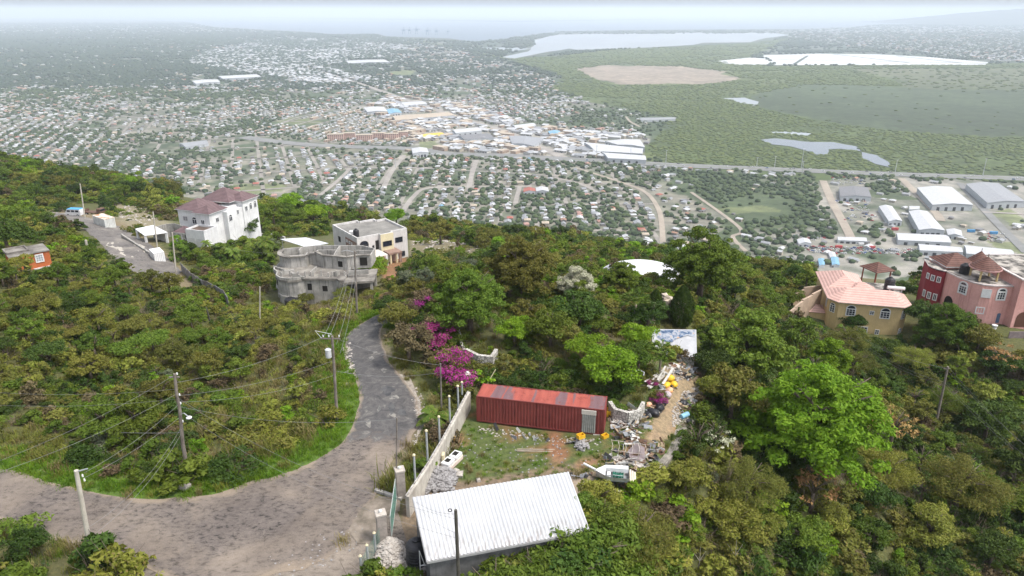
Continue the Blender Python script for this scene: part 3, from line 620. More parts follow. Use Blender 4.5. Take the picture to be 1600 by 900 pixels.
WARE = [('grey roofed warehouse with red corner beside the car yards', [(1311,292),(1356,293),(1362,308),(1313,307)], 7, 'grey'),
    ('large white roofed factory with a notched corner', [(1433,293),(1487,292),(1521,320),(1457,320)], 9, 'white'),
    ('biggest grey roofed warehouse near the highway', [(1509,287),(1560,286),(1603,315),(1543,317)], 9, 'pale'),
    ('narrow white warehouse between scrap yards', [(1373,322),(1394,322),(1410,345),(1389,346)], 7, 'white'),
    ('white gabled warehouse with open grey front', [(1420,330),(1449,330),(1477,360),(1436,359)], 9, 'white'),
    ('long white roofed store behind the pink villa', [(1400,364),(1478,367),(1487,379),(1403,375)], 6, 'white'),
    ('low white roofed row just behind the maroon roof', [(1434,381),(1500,386),(1505,394),(1437,391)], 6, 'white'),
    ('long pale row of sheds above the villa roof', [(1506,383),(1580,390),(1586,402),(1510,396)], 6, 'white'),
    ('thin white roofed open shed by the car yard', [(1308,370),(1352,371),(1355,377),(1309,375)], 4, 'white'),
    ('small white shed at the edge of the car yard', [(1245,374),(1264,373),(1268,380),(1248,381)], 4, 'white'),
    ('small white annex right of the gabled warehouse', [(1478,358),(1502,360),(1504,369),(1481,367)], 5, 'white'),
    ('pale office block between the factories', [(1420,322),(1436,322),(1437,326),(1421,327)], 5, 'white'),
    ('white block with two storeys amid the town', [(643,232),(667,231),(670,238),(645,240)], 9, 'white'),
    ('grey flat roofed hall left of the white block', [(280,224),(322,219),(326,224),(290,230)], 6, 'pale'),
    ('white square roofed hall at the junction', [(568,168),(600,167),(606,174),(574,175)], 8, 'white'),
    ('blue roofed shed beside the long depot', [(603,171),(622,170),(628,176),(608,178)], 7, 'blue'),
    ('very long cream depot along the diagonal road', [(612,181),(700,175),(710,180),(618,188)], 8, 'tan'),
    ('yellow roofed market hall', [(657,210),(688,207),(696,211),(662,214)], 6, 'yellow'),
    ('white warehouse with a long roof right of the yellow hall', [(706,203),(745,199),(753,204),(712,208)], 8, 'white'),
    ('dark roofed warehouse below the white one', [(716,211),(762,208),(772,215),(725,218)], 8, 'grey'),
    ('tan roofed warehouse at the bend of the highway', [(795,212),(850,216),(835,228),(800,224)], 8, 'pale'),
    ('longest white factory roof in the central complex', [(912,222),(1005,232),(1004,240),(930,236)], 9, 'white'),
    ('far white factory roof in the central complex', [(945,220),(1000,218),(1008,230),(965,226)], 9, 'white'),
    ('nearest white factory roof in the central complex', [(940,238),(1008,243),(1010,250),(950,247)], 8, 'white'),
    ('white roofed store beside the smoke', [(800,196),(832,192),(838,196),(806,200)], 7, 'white'),
    ('teal roofed store by the central complex', [(856,205),(874,204),(878,209),(860,210)], 6, 'blue'),
    ('pale row beside the landfill', [(1000,184),(1055,183),(1056,186),(1001,188)], 5, 'pale'),
    ('white depot near the pale field', [(625,160),(660,158),(668,162),(632,165)], 7, 'white'),
    ('wide white depot far up the diagonal road', [(540,95),(600,93),(610,97),(545,99)], 9, 'white'),
    ('white roofed terminal far in the left city', [(340,119),(400,116),(408,120),(348,123)], 9, 'white'),
    ('low white hall on the left side of the city', [(300,126),(340,124),(344,128),(306,131)], 8, 'white'),
    ('white roofed school in the near town', [(837,293),(856,293),(858,299),(838,299)], 5, 'white'),
    ('red and white roofed school in the near town', [(818,294),(836,294),(837,299),(818,300)], 5, 'red'),
    ('blue roofed hut behind the yellow house', [(1298,402),(1310,402),(1312,414),(1300,414)], 3, 'blue'),
    ('small turquoise sheeted hut below the car yard', [(1278,404),(1288,404),(1289,414),(1280,415)], 3, 'blue'),
    ('white hut with a flat sheet roof below the car yard', [(1294,394),(1305,394),(1307,402),(1297,402)], 3, 'white')]
RC['yellow'] = roofmat('yellow_roof', (.7, .48, .06))
STEEL = M('steel_cladding', (.42, .44, .46), (.36, .38, .4), .2)
FOOT = []
for lb, q, hgt, rc in WARE:
    P = [PZ(u, v, PLAIN + hgt)[:2] for u, v in q]; FOOT.append(q); c0 = sum(P) / 4; P = [p - c0 for p in P]
    o = thing('warehouse' if hgt > 4 else 'hut', lb, 'warehouse' if hgt > 4 else 'hut', (c0[0], c0[1], PLAIN))
    a_ = sum(P[i][0] * P[(i + 1) % 4][1] - P[(i + 1) % 4][0] * P[i][1] for i in range(4))
    if a_ < 0: P = P[::-1]
    if np.linalg.norm(P[1] - P[0]) < np.linalg.norm(P[2] - P[1]): P = P[1:] + P[:1]
    rise = min(2.2, .12 * np.linalg.norm(P[2] - P[1])); m1, m2 = (P[1] + P[2]) / 2, (P[3] + P[0]) / 2
    wl = MB().prism([tuple(p * .985) for p in P], 0, hgt - .1)
    wl.add([(*(P[1] * .98), hgt - .1), (*(P[2] * .98), hgt - .1), (*(m1 * .98), hgt + rise - .2), (*(P[3] * .98), hgt - .1), (*(P[0] * .98), hgt - .1), (*(m2 * .98), hgt + rise - .2)], [(0, 1, 2), (3, 4, 5)])
    wl.build('wall', STEEL, o)
    MB().add([(*P[0], hgt), (*P[1], hgt), (*m1, hgt + rise), (*m2, hgt + rise), (*P[2], hgt), (*P[3], hgt)], [(0, 1, 2, 3), (3, 2, 4, 5)]).build('roof', RC[rc], o)
    
    for a, b in ((P[0], P[1]), (P[1], P[2]), (P[2], P[3]), (P[3], P[0])):
        e = b - a; L = np.linalg.norm(e); e = e / L; nrm = np.array([e[1], -e[0]])
        if nrm[1] > .2 or L < 8: continue
        for s_ in np.arange(L * .15, L * .85, max(6, L / 5)):
            c = a * .985 + e * s_ + nrm * .06; MB().obox((c[0], c[1], hgt * .3), (*(e * min(2, L * .08)), 0), (*(nrm * .05), 0), (0, 0, hgt * .3)).build('door', DARK, o)

# street grid of the nearer town
A_, B_ = PZ(600, 292, PLAIN), PZ(632, 242, PLAIN); SA = math.atan2(B_[1] - A_[1], B_[0] - A_[0])
DIST = [([(455,296),(560,262),(640,246),(760,250),(870,252),(1045,272),(1010,300),(1040,345),(1032,385),(800,352),(700,352),(600,335),(500,314)], SA), ([(0,190),(180,185),(380,200),(560,246),(560,262),(455,296),(440,312),(330,296),(150,262),(-60,236)], SA + .32), ([(240,150),(560,168),(640,205),(640,236),(540,232),(420,212),(260,190)], SA - .25)]
GRID = []; SM = MB()
for dp_, an in DIST:
    e1, e2 = np.array([math.cos(an), math.sin(an)]), np.array([-math.sin(an), math.cos(an)]); W_ = [PZ(*q, PLAIN)[:2] for q in dp_]; c_ = sum(W_) / len(W_); ext = max(np.linalg.norm(w - c_) for w in W_)
    for ti_, t0 in enumerate(np.arange(-ext, ext, 48.0)):
        for s0 in np.arange(-ext, ext, 13.2):
            if int((s0 + ext) / 13.2) % 10 == 0: continue
            for dt in (12, 36): q = c_ + e1 * (s0 + rng.uniform(-2.5, 2.5)) + e2 * (t0 + dt + rng.uniform(-3, 3)); GRID.append((q[0], q[1], 15.5, an))
    def seg(a, b, w):
        n_ = max(1, int(np.linalg.norm(b - a) / 18)); d = (b - a) / np.linalg.norm(b - a); nn = np.array([-d[1], d[0]]) * w / 2
        for i in range(n_):
            p, q = a + (b - a) * i / n_, a + (b - a) * (i + 1) / n_; uu_, vv_, _ = proj(*((p + q) / 2), PLAIN)
            if inpoly(np.array([uu_]), np.array([vv_]), dp_)[0] and vnoise((p[0]), p[1], 160, 9) > .2: SM.add([(*(p - nn), PLAIN + .42), (*(q - nn), PLAIN + .42), (*(q + nn), PLAIN + .42), (*(p + nn), PLAIN + .42)], [(0, 1, 2, 3)])
    for t0 in np.arange(-ext, ext, 48.0): seg(c_ + e1 * -ext + e2 * t0, c_ + e1 * ext + e2 * t0, 6.5)
    for s0 in np.arange(-ext, ext, 13.2 * 10): seg(c_ + e1 * (s0 + 1) + e2 * -ext, c_ + e1 * (s0 + 1) + e2 * ext, 8)
tag(SM.build('town_streets', M('street_dust', (.30, .275, .24), (.2, .185, .165), .05)), kind='structure'); GRID = np.array(GRID)
# houses
P = cand(760, 15000, 15.5, .0078); ok, u, v = visible_plain(P); ing = np.zeros(len(P), bool)
for dp_, an in DIST: ing |= inpoly(u, v, dp_)
P = np.column_stack([P[~ing], np.full((~ing).sum(), 99.)]); gu, gv, _ = proj(GRID[:, 0], GRID[:, 1], np.full(len(GRID), PLAIN)); gk = np.zeros(len(GRID), bool)
for dp_, an in DIST: gk |= inpoly(gu, gv, dp_) & (np.abs(GRID[:, 3] - an) < .01)
P = np.vstack([P, GRID[gk]]); PA = P[:, 3]; P = P[:, :3]; ok, u, v = visible_plain(P)
den = np.full(len(P), .0)
left = u < np.interp(v, [45, 90, 130, 170, 210, 245, 265, 300, 340, 400], [560, 760, 880, 930, 1000, 1010, 1045, 1085, 1150, 1200])
den[left] = .58
na = fbm(P[:, 0], P[:, 1], 330, 31, 4); nb = fbm(P[:, 0], P[:, 1], 1100, 32, 3)
den[PA < 90] = .97; nm_ = fbm(P[:, 0], P[:, 1], 120, 77, 3); den *= np.clip((.72 - na) * 4.5, .08, 1.1) * np.clip((.70 - nm_) * 5, .25, 1.1)
midband = left & (v < 135) & (u < 560); den[midband] *= np.clip((nb[midband] - .42) * 9 + np.clip((62 - v[midband]) / 30, 0, 1), .18, 1)
den[inpoly(u, v, [(0,60),(560,90),(420,135),(0,135)])] *= .6
den[inpoly(u, v, [(440,205),(430,190),(500,170),(600,175),(640,205),(640,228),(520,224)])] = .95
den[inpoly(u, v, INDUS2)] = .9
port = inpoly(u, v, [(1180,50),(1372,40),(1700,42),(1700,98),(1560,96),(1450,84),(1300,70)]); den[port] = .62
indf = inpoly(u, v, [(300,88),(420,60),(560,60),(640,72),(600,92),(500,104),(600,126),(500,132),(300,100)]); den[indf] = .9; den[(v < 50) & left] = .55
den[inpoly(u, v, [(860,255),(1045,262),(1250,270),(1250,284),(1180,285),(1060,280)])] = .5
den[inpoly(u, v, [(880,160),(1060,178),(1010,200),(900,200)])] = .12
den[inpoly(u, v, INDUS)] = .22
den[inpoly(u, v, SCRUB)] = .03
near = inpoly(u, v, [(1085,300),(1165,345),(1240,400),(1000,400),(1040,330)]); den[near] = .4
for q in FIELD: den[inpoly(u, v, q)] = 0
den[wet(u, v)] = 0
den[inpoly(u, v, MANGROVE) & ~port] *= .02
for q in FOOT: den[inpoly(u, v, [(a + (3 if i in (1, 2) else -3), b + (3 if i > 1 else -2)) for i, (a, b) in enumerate(q)])] = 0
def near_lane(u, v, px_m):
    m = np.zeros(u.shape, bool)
    W = PZ
    for p_, w_, _ in LANES:
        L = [tuple(PZ(a, b, PLAIN)[:2]) for a, b in p_]; m |= pdist(P[:, 0], P[:, 1], L) < w_ / 2 + px_m
    m |= pdist(P[:, 0], P[:, 1], [tuple(q) for q in HWY[::4]]) < 17 + px_m
    m |= pdist(P[:, 0], P[:, 1], [tuple(PZ(a, b, PLAIN)[:2]) for a, b in [(480,105),(560,130),(624,152),(700,178),(760,196),(802,210),(850,232),(880,246)]]) < 11 + px_m
    return m
den[near_lane(u, v, 6)] = 0
keep = ok & (rng.random(len(P)) < den); HP = P[keep]; hu, hv_ = u[keep], v[keep]
ang = (fbm(HP[:, 0], HP[:, 1], 700, 41, 2) * 1.6) + rng.integers(0, 4, len(HP)) * (math.pi / 2) + rng.normal(0, .06, len(HP)); ga = PA[keep]; ang = np.where(ga < 90, ga + rng.integers(0, 2, len(HP)) * math.pi + rng.normal(0, .05, len(HP)), ang)
fac = np.clip(HP[:, 2] / 15.5, 1, 2.4) * rng.uniform(.58, 1.0, len(HP))
prob = np.array([.15,.19,.09,.13,.05,.08,.03,.06,.03,.09,.02,.06,.015,.005]); prob /= prob.sum(); hk = rng.choice(len(HV), len(HP), p=prob); iff = inpoly(hu, hv_, [(300,88),(420,60),(560,60),(640,72),(600,92),(500,104),(600,126),(500,132),(300,100)]) | (hv_ < 50); hk[iff] = rng.choice([0, 7, 1, 3], iff.sum()); fac = np.where(iff, fac * 1.5, fac)
ind2 = inpoly(hu, hv_, INDUS2); hk[ind2] = rng.choice([3, 7, 0, 9, 1, 12], ind2.sum()); fac = np.where(ind2, fac * rng.uniform(1.2, 2.4, len(HP)), fac); inapt = inpoly(hu, hv_, [(440,205),(430,190),(500,170),(600,175),(640,205),(640,228),(520,224)]); hk[inapt] = rng.choice([0, 1, 3, 12], inapt.sum())
order = np.argsort(HP[:, 1] - (HP[:, 0] > 420) * 0); hs_ = np.zeros(len(HP), bool)
lim = np.interp(hu, [p[0] for p in SKY_L], [p[1] for p in SKY_L]); insee = (hv_ < lim - 3) & (hu > 5) & (hu < 1595)
sel = [i for i in order if insee[i]][:285]; hs_[sel] = True
SIDE = lambda u: 'left' if u < 480 else ('centre' if u < 800 else 'right')
for i in sel:
    s = HV[hk[i]]; o = bpy.data.objects.new('town_house', s.data); COL.objects.link(o)
    o.location = (HP[i, 0], HP[i, 1], PLAIN + .02); o.rotation_euler = (0, 0, ang[i]); o.scale = (fac[i],) * 3
    rc = spec[hk[i]][3]; kd = spec[hk[i]][2]
    tag(o, 'small %s house with %s %s roof among trees in the town on the plain' % (['cream', 'white', 'grey block', 'peach'][spec[hk[i]][4]], HNAME[rc], {'gable': 'gabled', 'hip': 'hipped', 'shed': 'sloping', 'flat': 'flat'}[kd]), 'house', 'nearest houses of the town on the plain')
st = ~hs_
scatter('distant_town_houses', np.column_stack([HP[st, 0], HP[st, 1], np.full(st.sum(), PLAIN + .02)]), np.column_stack([np.zeros(st.sum()), np.zeros(st.sum()), ang[st]]),
        np.column_stack([fac[st] * 1.05, fac[st] * 1.05, np.clip(fac[st], 1, 1.6)]), hk[st], HCOL)
# trees of the plain
P = cand(700, 17000, 9.5, .0055, .5); ok, u, v = visible_plain(P, 14)
den = np.full(len(P), .34); na = fbm(P[:, 0], P[:, 1], 240, 51, 4); nb = fbm(P[:, 0], P[:, 1], 900, 52, 3)
den = .10 + np.clip((na - .41) * 3.4, 0, .84)
mb = (v < 135) & (u < 620); den[mb] = np.maximum(den[mb], np.clip((na[mb] - .3) * 4, .25, .9))
mg = inpoly(u, v, MANGROVE); den[mg] = np.clip((na[mg] - .30) * 6, .25, 1); den[inpoly(u, v, MARSHDARK)] = .012
den[inpoly(u, v, LANDFILL)] = .0; den[inpoly(u, v, [(1330,108),(1700,105),(1700,150),(1420,135)])] = .12
den[inpoly(u, v, SCRUB)] = .9; den[inpoly(u, v, [(1130,318),(1190,300),(1250,318),(1240,335),(1170,345)])] = .15
den[inpoly(u, v, INDUS)] = .05; den[inpoly(u, v, INDUS2)] = .06
den[inpoly(u, v, [(1380,278),(1410,280),(1425,300),(1378,306),(1350,292)])] = .95
den[inpoly(u, v, [(1340,355),(1385,352),(1395,372),(1350,372),(1325,362)])] = .9; den[inpoly(u, v, [(1205,370),(1245,375),(1260,400),(1290,430),(1180,430),(1190,390)])] = .9
den[inpoly(u, v, [(1000,180),(1060,185),(1050,205),(990,205),(900,200),(880,165)])] = .35
den[inpoly(u, v, [(1410,395),(1440,395),(1440,410),(1400,408)])] = .8
den[inpoly(u, v, [(440,205),(430,190),(500,170),(600,175),(640,205),(640,228),(520,224)])] = .08
port = inpoly(u, v, [(1180,50),(1372,40),(1700,42),(1700,98),(1560,96),(1450,84),(1300,70)]); den[port] = .25
for q in FIELD: den[inpoly(u, v, q)] = 0
den[P[:, 1] > 9500] *= .45; den[wet(u, v)] = 0
den[near_lane(u, v, 3)] = 0
for q in FOOT: den[inpoly(u, v, [(a + (2 if i in (1, 2) else -2), b + (3 if i > 1 else -1)) for i, (a, b) in enumerate(q)])] = 0
# keep crowns off the houses
g = {}
for i, (x, y) in enumerate(HP[:, :2]): g.setdefault((int(x // 12), int(y // 12)), []).append(i)
clash = np.array([bool(g.get((int(x // 12), int(y // 12)))) for x, y in P[:, :2]]); den[clash & ~mg] *= .35
keep = ok & (rng.random(len(P)) < den); TP = P[keep]; tu, tv = u[keep], v[keep]; n = len(TP)
sc = TP[:, 2] / 9.5 * rng.uniform(2.4, 5.0, n); mg = inpoly(tu, tv, MANGROVE); sc[mg] *= 1.15
ti = rng.integers(0, 4, n) + np.where(mg, 4, np.where(tv < 140, 8, 0)); ti[inpoly(tu, tv, SCRUB)] = rng.integers(0, 4, inpoly(tu, tv, SCRUB).sum())
zs = np.where(sc > 9, 9 + (sc - 9) * .3, sc) * np.where(mg, .38, .85)
scatter('distant_town_trees', np.column_stack([TP[:, 0], TP[:, 1], np.full(n, PLAIN)]), np.column_stack([np.zeros(n), np.zeros(n), rng.uniform(0, 6.28, n)]), np.column_stack([sc, sc, zs]), ti, TCOL)
tag(bpy.data.objects['distant_town_trees'], kind='stuff')
print('HOUSES', len(HP), 'TREES', n)
# ---------- houses of the hillside ---------------------------------------------------
WKEEP = []
WHITEW = M('white_render', (.72, .72, .72), (.6, .6, .61), .5, streak=((.35, .34, .32), .5)); CREAMW = M('pale_render', (.62, .59, .58), (.5, .48, .47), .4, streak=((.34, .32, .3), .6)); YCREAM = M('cream_render', (.68, .6, .4), (.56, .5, .34), .5)
BRWN = M('brown_cladding', (.30, .2, .16), (.22, .15, .12), 1); CONC = M('raw_concrete', (.44, .42, .39), (.27, .26, .24), .6, streak=((.09, .085, .08), .9), bump=.3); SLAB = M('weathered_slab', (.3, .28, .25), (.11, .1, .09), .45, bump=.2)
GLASS = M('dark_glass', (.025, .03, .045), rough=.12, spec=.6); WFR = M('white_frame', (.75, .75, .75)); DKIN = M('dark_interior', (.02, .018, .016)); YELW = M('ochre_render', (.62, .47, .24), (.52, .39, .2), .35, streak=((.38, .26, .13), .6))
PINKW = M('pink_render', (.70, .39, .35), (.60, .32, .285), .35, streak=((.38, .16, .15), .6)); REDW = M('crimson_render', (.26, .035, .045), (.20, .028, .035), .5, streak=((.2, .03, .04), .5)); ORNG = M('orange_render', (.48, .14, .05), (.38, .105, .038), .6)
DECK = M('stained_deck', (.40, .37, .33), (.06, .055, .05), .55, lo=.42, hi=.58); TANK = M('black_tank', (.02, .02, .024), (.03, .03, .034), 2, rough=.45)
def tiles(name, a, b, freq=3.2, con=.9):
    t = NT(name); v = t.coord(); w_ = t.new('ShaderNodeTexWave', wave_type='BANDS', bands_direction='Z'); w_.inputs['Scale'].default_value = freq; t.link(v, w_.inputs['Vector'])
    n = t.noise(.8, 5, .6, v); n2 = t.noise(12, 2, .6, v); c = t.mix(t.ramp(n, [(.35, a), (.65, b)]), t.ramp(w_.outputs['Fac'], [(.0, (.42, .42, .42)), (.4, (1, 1, 1))]), con, 'MULTIPLY'); c = t.mix(c, t.ramp(n2, [(.3, (.8, .8, .8)), (.7, (1.15, 1.15, 1.15))]), .7, 'MULTIPLY')
    t.col(c); t.b.inputs['Roughness'].default_value = .7; t.bump(w_.outputs['Fac'], .5, .06); return t.mat
RPINK = tiles('pink_tiles', (.50, .31, .27), (.58, .38, .33), 1.3, .45); RMAR = tiles('maroon_tiles', (.13, .085, .09), (.18, .12, .125), 1.5); RBRN = tiles('brown_tiles', (.10, .045, .035), (.16, .075, .058), 1.3)
def WIN(par, x, y, z, dx, dy, w, h, cols=2, rows=2, fm=WFR, arch=False, name='window', fr=.09, glass=GLASS, surround=0.0):
    """window on a wall: (x, y, z) bottom left corner on the wall's face, (dx, dy) along the wall to the right as seen from outside"""
    L = math.hypot(dx, dy); dx, dy = dx / L, dy / L; nx, ny = dy, -dx; m = MB()
    def bar(a0, a1, z0, z1, off, th, mb=m, mi=0):
        c = np.array([x + dx * (a0 + a1) / 2 + nx * off, y + dy * (a0 + a1) / 2 + ny * off, z + (z0 + z1) / 2]); mb.obox(c, (dx * (a1 - a0) / 2, dy * (a1 - a0) / 2, 0), (nx * th / 2, ny * th / 2, 0), (0, 0, (z1 - z0) / 2), mi)
    s = surround; bar(-s, fr, -s, h + s, .045, .09); bar(w - fr, w + s, -s, h + s, .045, .09); bar(fr + .001, w - fr - .001, -s, fr, .045, .09); bar(fr + .001, w - fr - .001, h - fr, h + s, .045, .09)
    for i in range(1, cols): bar(w * i / cols - .03, w * i / cols + .03, fr + .002, h - fr - .002, .05, .06)
    for i in range(1, rows): bar(fr + .002, w - fr - .002, h * i / rows - .02, h * i / rows + .02, .048, .05)
    if arch:
        n = 8; V = []; 
        for i in range(n + 1):
            a = math.pi * i / n
            for rr in (w / 2 + s, w / 2 - fr):
                for o in (.0, .09): V.append((x + dx * (w / 2 - math.cos(a) * rr) + nx * o, y + dy * (w / 2 - math.cos(a) * rr) + ny * o, z + h + s + .002 + math.sin(a) * rr * .8))
        m.add(V, [(4 * i + a_, 4 * i + b_, 4 * i + 4 + b_, 4 * i + 4 + a_) for i in range(n) for a_, b_ in ((0, 1), (1, 3), (3, 2), (2, 0))])
    f = m.build(name, fm, par); g = MB(); bar(fr * .5, w - fr * .5, fr * .5, h - fr * .5, .012, .024, g)
    if arch:
        V = [(x + dx * w / 2 + nx * .02, y + dy * w / 2 + ny * .02, z + h + s + .01)] + [(x + dx * (w / 2 - math.cos(math.pi * i / 8) * (w / 2 - fr)) + nx * .02, y + dy * (w / 2 - math.cos(math.pi * i / 8) * (w / 2 - fr)) + ny * .02, z + h + s + .01 + math.sin(math.pi * i / 8) * (w / 2 - fr) * .8) for i in range(9)]
        g.add(V, [(0, i + 1, i) for i in range(1, 9)])
    g.build('pane', glass, f); return f
def OPEN(par, x, y, z, dx, dy, w, h, mat=None, name='opening', arch=False, rad=1.0):
    L = math.hypot(dx, dy); dx, dy = dx / L, dy / L; nx, ny = dy, -dx; m = MB(); c = (x + dx * w / 2 + nx * .01, y + dy * w / 2 + ny * .01, z + h / 2); m.obox(c, (dx * w / 2, dy * w / 2, 0), (nx * .02, ny * .02, 0), (0, 0, h / 2))
    if arch:
        V = [(x + dx * w / 2 + nx * .03, y + dy * w / 2 + ny * .03, z + h)] + [(x + dx * (w / 2 - math.cos(math.pi * i / 8) * w / 2) + nx * .03, y + dy * (w / 2 - math.cos(math.pi * i / 8) * w / 2) + ny * .03, z + h + math.sin(math.pi * i / 8) * w / 2 * rad) for i in range(9)]; m.add(V, [(0, i + 1, i) for i in range(1, 9)])
    return m.build(name, mat or DKIN, par)
def tank(par_or_none, label, loc, r=.75, h=1.7, base=None, on=None):
    """ribbed black water tank with a lid: a thing of its own"""
    o = thing('water_tank', label, 'water tank', loc); pr = [(r * .98, 0)]
    for i in range(6): pr += [(r, h * (.03 + .14 * i)), (r, h * (.11 + .14 * i)), (r * .95, h * (.125 + .14 * i)), (r * .95, h * (.155 + .14 * i))]
    pr += [(r * .8, h * .93), (r * .38, h * 1.02)]; MB().lathe((0, 0, 0), pr, 20).build('body', TANK, o, smooth=False); MB().lathe((0, 0, h * 1.023), [(r * .36, 0), (r * .36, .1), (r * .2, .15)], 16).build('lid', TANK, o); return o
def foot(o, poly, grow=0):
    a = o.rotation_euler.z; c, s = math.cos(a), math.sin(a); cx_ = sum(p[0] for p in poly) / len(poly); cy0 = sum(p[1] for p in poly) / len(poly); out = []
    for x, y in poly:
        d = math.hypot(x - cx_, y - cy0) + 1e-6; x += (x - cx_) / d * grow; y += (y - cy0) / d * grow; out.append((o.location.x + c * x - s * y, o.location.y + s * x + c * y))
    WKEEP.append(out)
def rect(a, b, c, d): return [(a, b), (c, b), (c, d), (a, d)]
def parapet(m, poly, z0, z1, th=.25, mi=0):
    n = len(poly)
    for i in range(n):
        a, b = np.array(poly[i], float), np.array(poly[(i + 1) % n], float); d = (b - a) / np.linalg.norm(b - a); nn = np.array([-d[1], d[0]]) * th / 2
        c = (a + b) / 2 + nn; L = np.linalg.norm(b - a) / 2; m.obox((c[0], c[1], (z0 + z1) / 2), (*(d * (L - .002 * (i % 2) - th * .0)), 0), (*nn, 0), (0, 0, (z1 - z0) / 2 - .003 * (i % 3)), mi)

# cream house
A, B, C_ = PZ(557.5, 371.8, -7.3), PZ(636.6, 356.7, -7.3), PZ(511.2, 352.2, -7.3)
rz = math.atan2(B[1] - A[1], B[0] - A[0]); W_ = np.linalg.norm(B - A); D_ = 12.0
o = thing('cream_house', 'cream two storey house with flat grey roof, brown garage band and projecting garage', 'house', (A[0], A[1], -13.9), rz); foot(o, rect(-.5, -4.6, W_ + .5, D_ + .3))
hh = 6.1; body = [(0, 0), (W_ * .42, 0), (W_ * .42, -.7), (W_ * .68, -.7), (W_ * .68, .25), (W_, .25), (W_, D_ - 2.2), (W_ * .8, D_ - 2.2), (W_ * .8, D_ - 1), (W_ * .5, D_ - 1), (W_ * .5, D_), (0, D_)]
MB().prism(body, -2.5, hh).build('wall', CREAMW, o)
m = MB(); parapet(m, body, hh + .003, hh + .5); m.build('parapet', M('parapet_white', (.66, .64, .63), (.45, .44, .43), .8), o)
MB().prism([(.3, .3), (W_ - .3, .5), (W_ - .3, D_ - 2.5), (W_ * .5 - .3, D_ - .3), (.3, D_ - .3)], hh + .006, hh + .1).build('roof', M('grey_roof_deck', (.27, .26, .24), (.15, .145, .135), .4, lo=.3, hi=.7), o)
MB().box(W_ * .425, -.74, 2.9, W_ * .677, -.703, hh + .45).build('cream_panel', YCREAM, o)
g = [(-.02, -4.0), (W_ * .40, -4.0), (W_ * .40, -.01), (-.02, -.01)]; MB().box(-.02, -4, -2, .3, -.01, 3.1).box(W_ * .40 - .5, -4, -1.5, W_ * .40, -.71, 3.1).box(.302, -4, 2.0 + .9, W_ * .40 - .502, -3.7, 3.1).build('garage_wall', WHITEW, o)
MB().box(0, -3.98, 3.103, W_ * .40 - .02, -.03, 3.3).build('garage_roof', M('cream_slab', (.74, .68, .6), (.6, .56, .5), .7), o)
MB().box(.31, -4.03, 1.75, W_ * .40 - .51, -3.9, 3.08).build('garage_band', BRWN, o); MB().box(.31, -3.6, -1.2, W_ * .40 - .51, -3.5, 1.74).box(.31, -1, -1.2, W_*.4-.51, -.8, 2.8).build('garage_opening', DKIN, o)
MB().box(W_ * .46, -3.2, 2.75, W_ * .72, .2, 3.1).box(W_ * .67, -3.0, -1.2, W_ * .72, -2.7, 2.74).box(W_ * .58, -.75, -1, W_ * .71, .2, 2.74).build('porch', BRWN, o)
MB().tube([(W_ * .50, -2.9, -1), (W_ * .50, -2.9, 2.74)], .2, 12).tube([(W_ * .62, -2.9, -1), (W_ * .62, -2.9, 2.74)], .2, 12).build('column', YCREAM, o); MB().box(W_ * .44, -3.9, -1.2, W_ * .74, -.8, -.25).box(W_ * .42, -4.5, -1.5, W_ * .76, -3.9, -.6).build('step', YCREAM, o)
WIN(o, .5, 0, 3.45, 1, 0, 1.9, 1.5, 3, 1, TANK, True); WIN(o, 3.2, 0, 3.7, 1, 0, .45, .7, 1, 1, TANK); OPEN(o, 3.95, 0, 3.4, 1, 0, .75, 1.9, name='door')
WIN(o, W_ * .46, -.74, 3.9, 1, 0, 2.0, 1.1, 3, 1, TANK); WIN(o, W_ * .75, .25, 3.9, 1, 0, 1.7, 1.1, 2, 1, TANK); WIN(o, W_ * .80, .25, .7, 1, 0, 1.5, 1.1, 2, 1, TANK); WIN(o, W_ * .48, -.74, 0.3, 1, 0, .8, 2.0, 1, 1, YCREAM)
MB().box(-.06, .3, 1.7, -.003, 5.6, 5.5).build('side_cladding', BRWN, o)
for y_, w_ in ((5.1, .6), (3.9, .7), (2.6, .3)): WIN(o, -.06, y_, 4.5, 0, -1, w_, .55, 2, 1, WFR)
WIN(o, 0, 9.2, 3.6, 0, -1, 1.0, 1.2, 2, 1, TANK); WIN(o, 0, 3.0, -.2, 0, -1, 1.8, .35, 1, 1, TANK)
ca_, sa_ = math.cos(rz), math.sin(rz)
tank(o, 'black water tank on the flat roof of the cream house', (A[0] + ca_ * .9 - sa_ * 2.2, A[1] + sa_ * .9 + ca_ * 2.2, -13.9 + hh + .11), .6, 1.5)
q = MB().box(-.9, -.5, 0, .9, .5, .7, bev=.05).build('roof_box', WHITEW, loc=(A[0] + ca_ * 1.2 - sa_ * 4, A[1] + sa_ * 1.2 + ca_ * 4, -13.9 + hh + .11)); tag(q, 'low white box behind the tank on the cream house roof', 'roof box')

# unfinished concrete house
o = thing('unfinished_house', 'unfinished grey concrete house with curved terraces and roofless upper rooms', 'house', (-31, 107, -10)); foot(o, rect(-9, -.5, 8.8, 13))
low = [(-8.4, 11), (-8.5, 6), (-8.1, 4.4), (-7.2, 3.2), (-6.9, 1.6), (-6.0, .5), (-4.6, 0), (-3.2, .3), (-2.4, 1.0), (2.6, 1.0), (3.2, .2), (3.9, .2), (3.9, 11)]
MB().prism(low, -3, 4.6).build('wall', CONC, o)
big = lambda P, k: [((x + 2) * k - 2, (y - 5) * k + 5) for x, y in P]
MB().prism(big(low, 1.05), 4.603, 4.95).build('terrace_slab', SLAB, o); MB().prism(big(low[:8] + [(-2.6, 6), (-2.6, 11)], 1.03), 1.9, 2.15).build('floor_band', CONC, o)
MB().prism([(3.6, -.2), (8.6, .9), (8.8, 1.4), (8.4, 6.6), (3.6, 6.6)], 4.2, 4.55).build('carport_roof', SLAB, o)
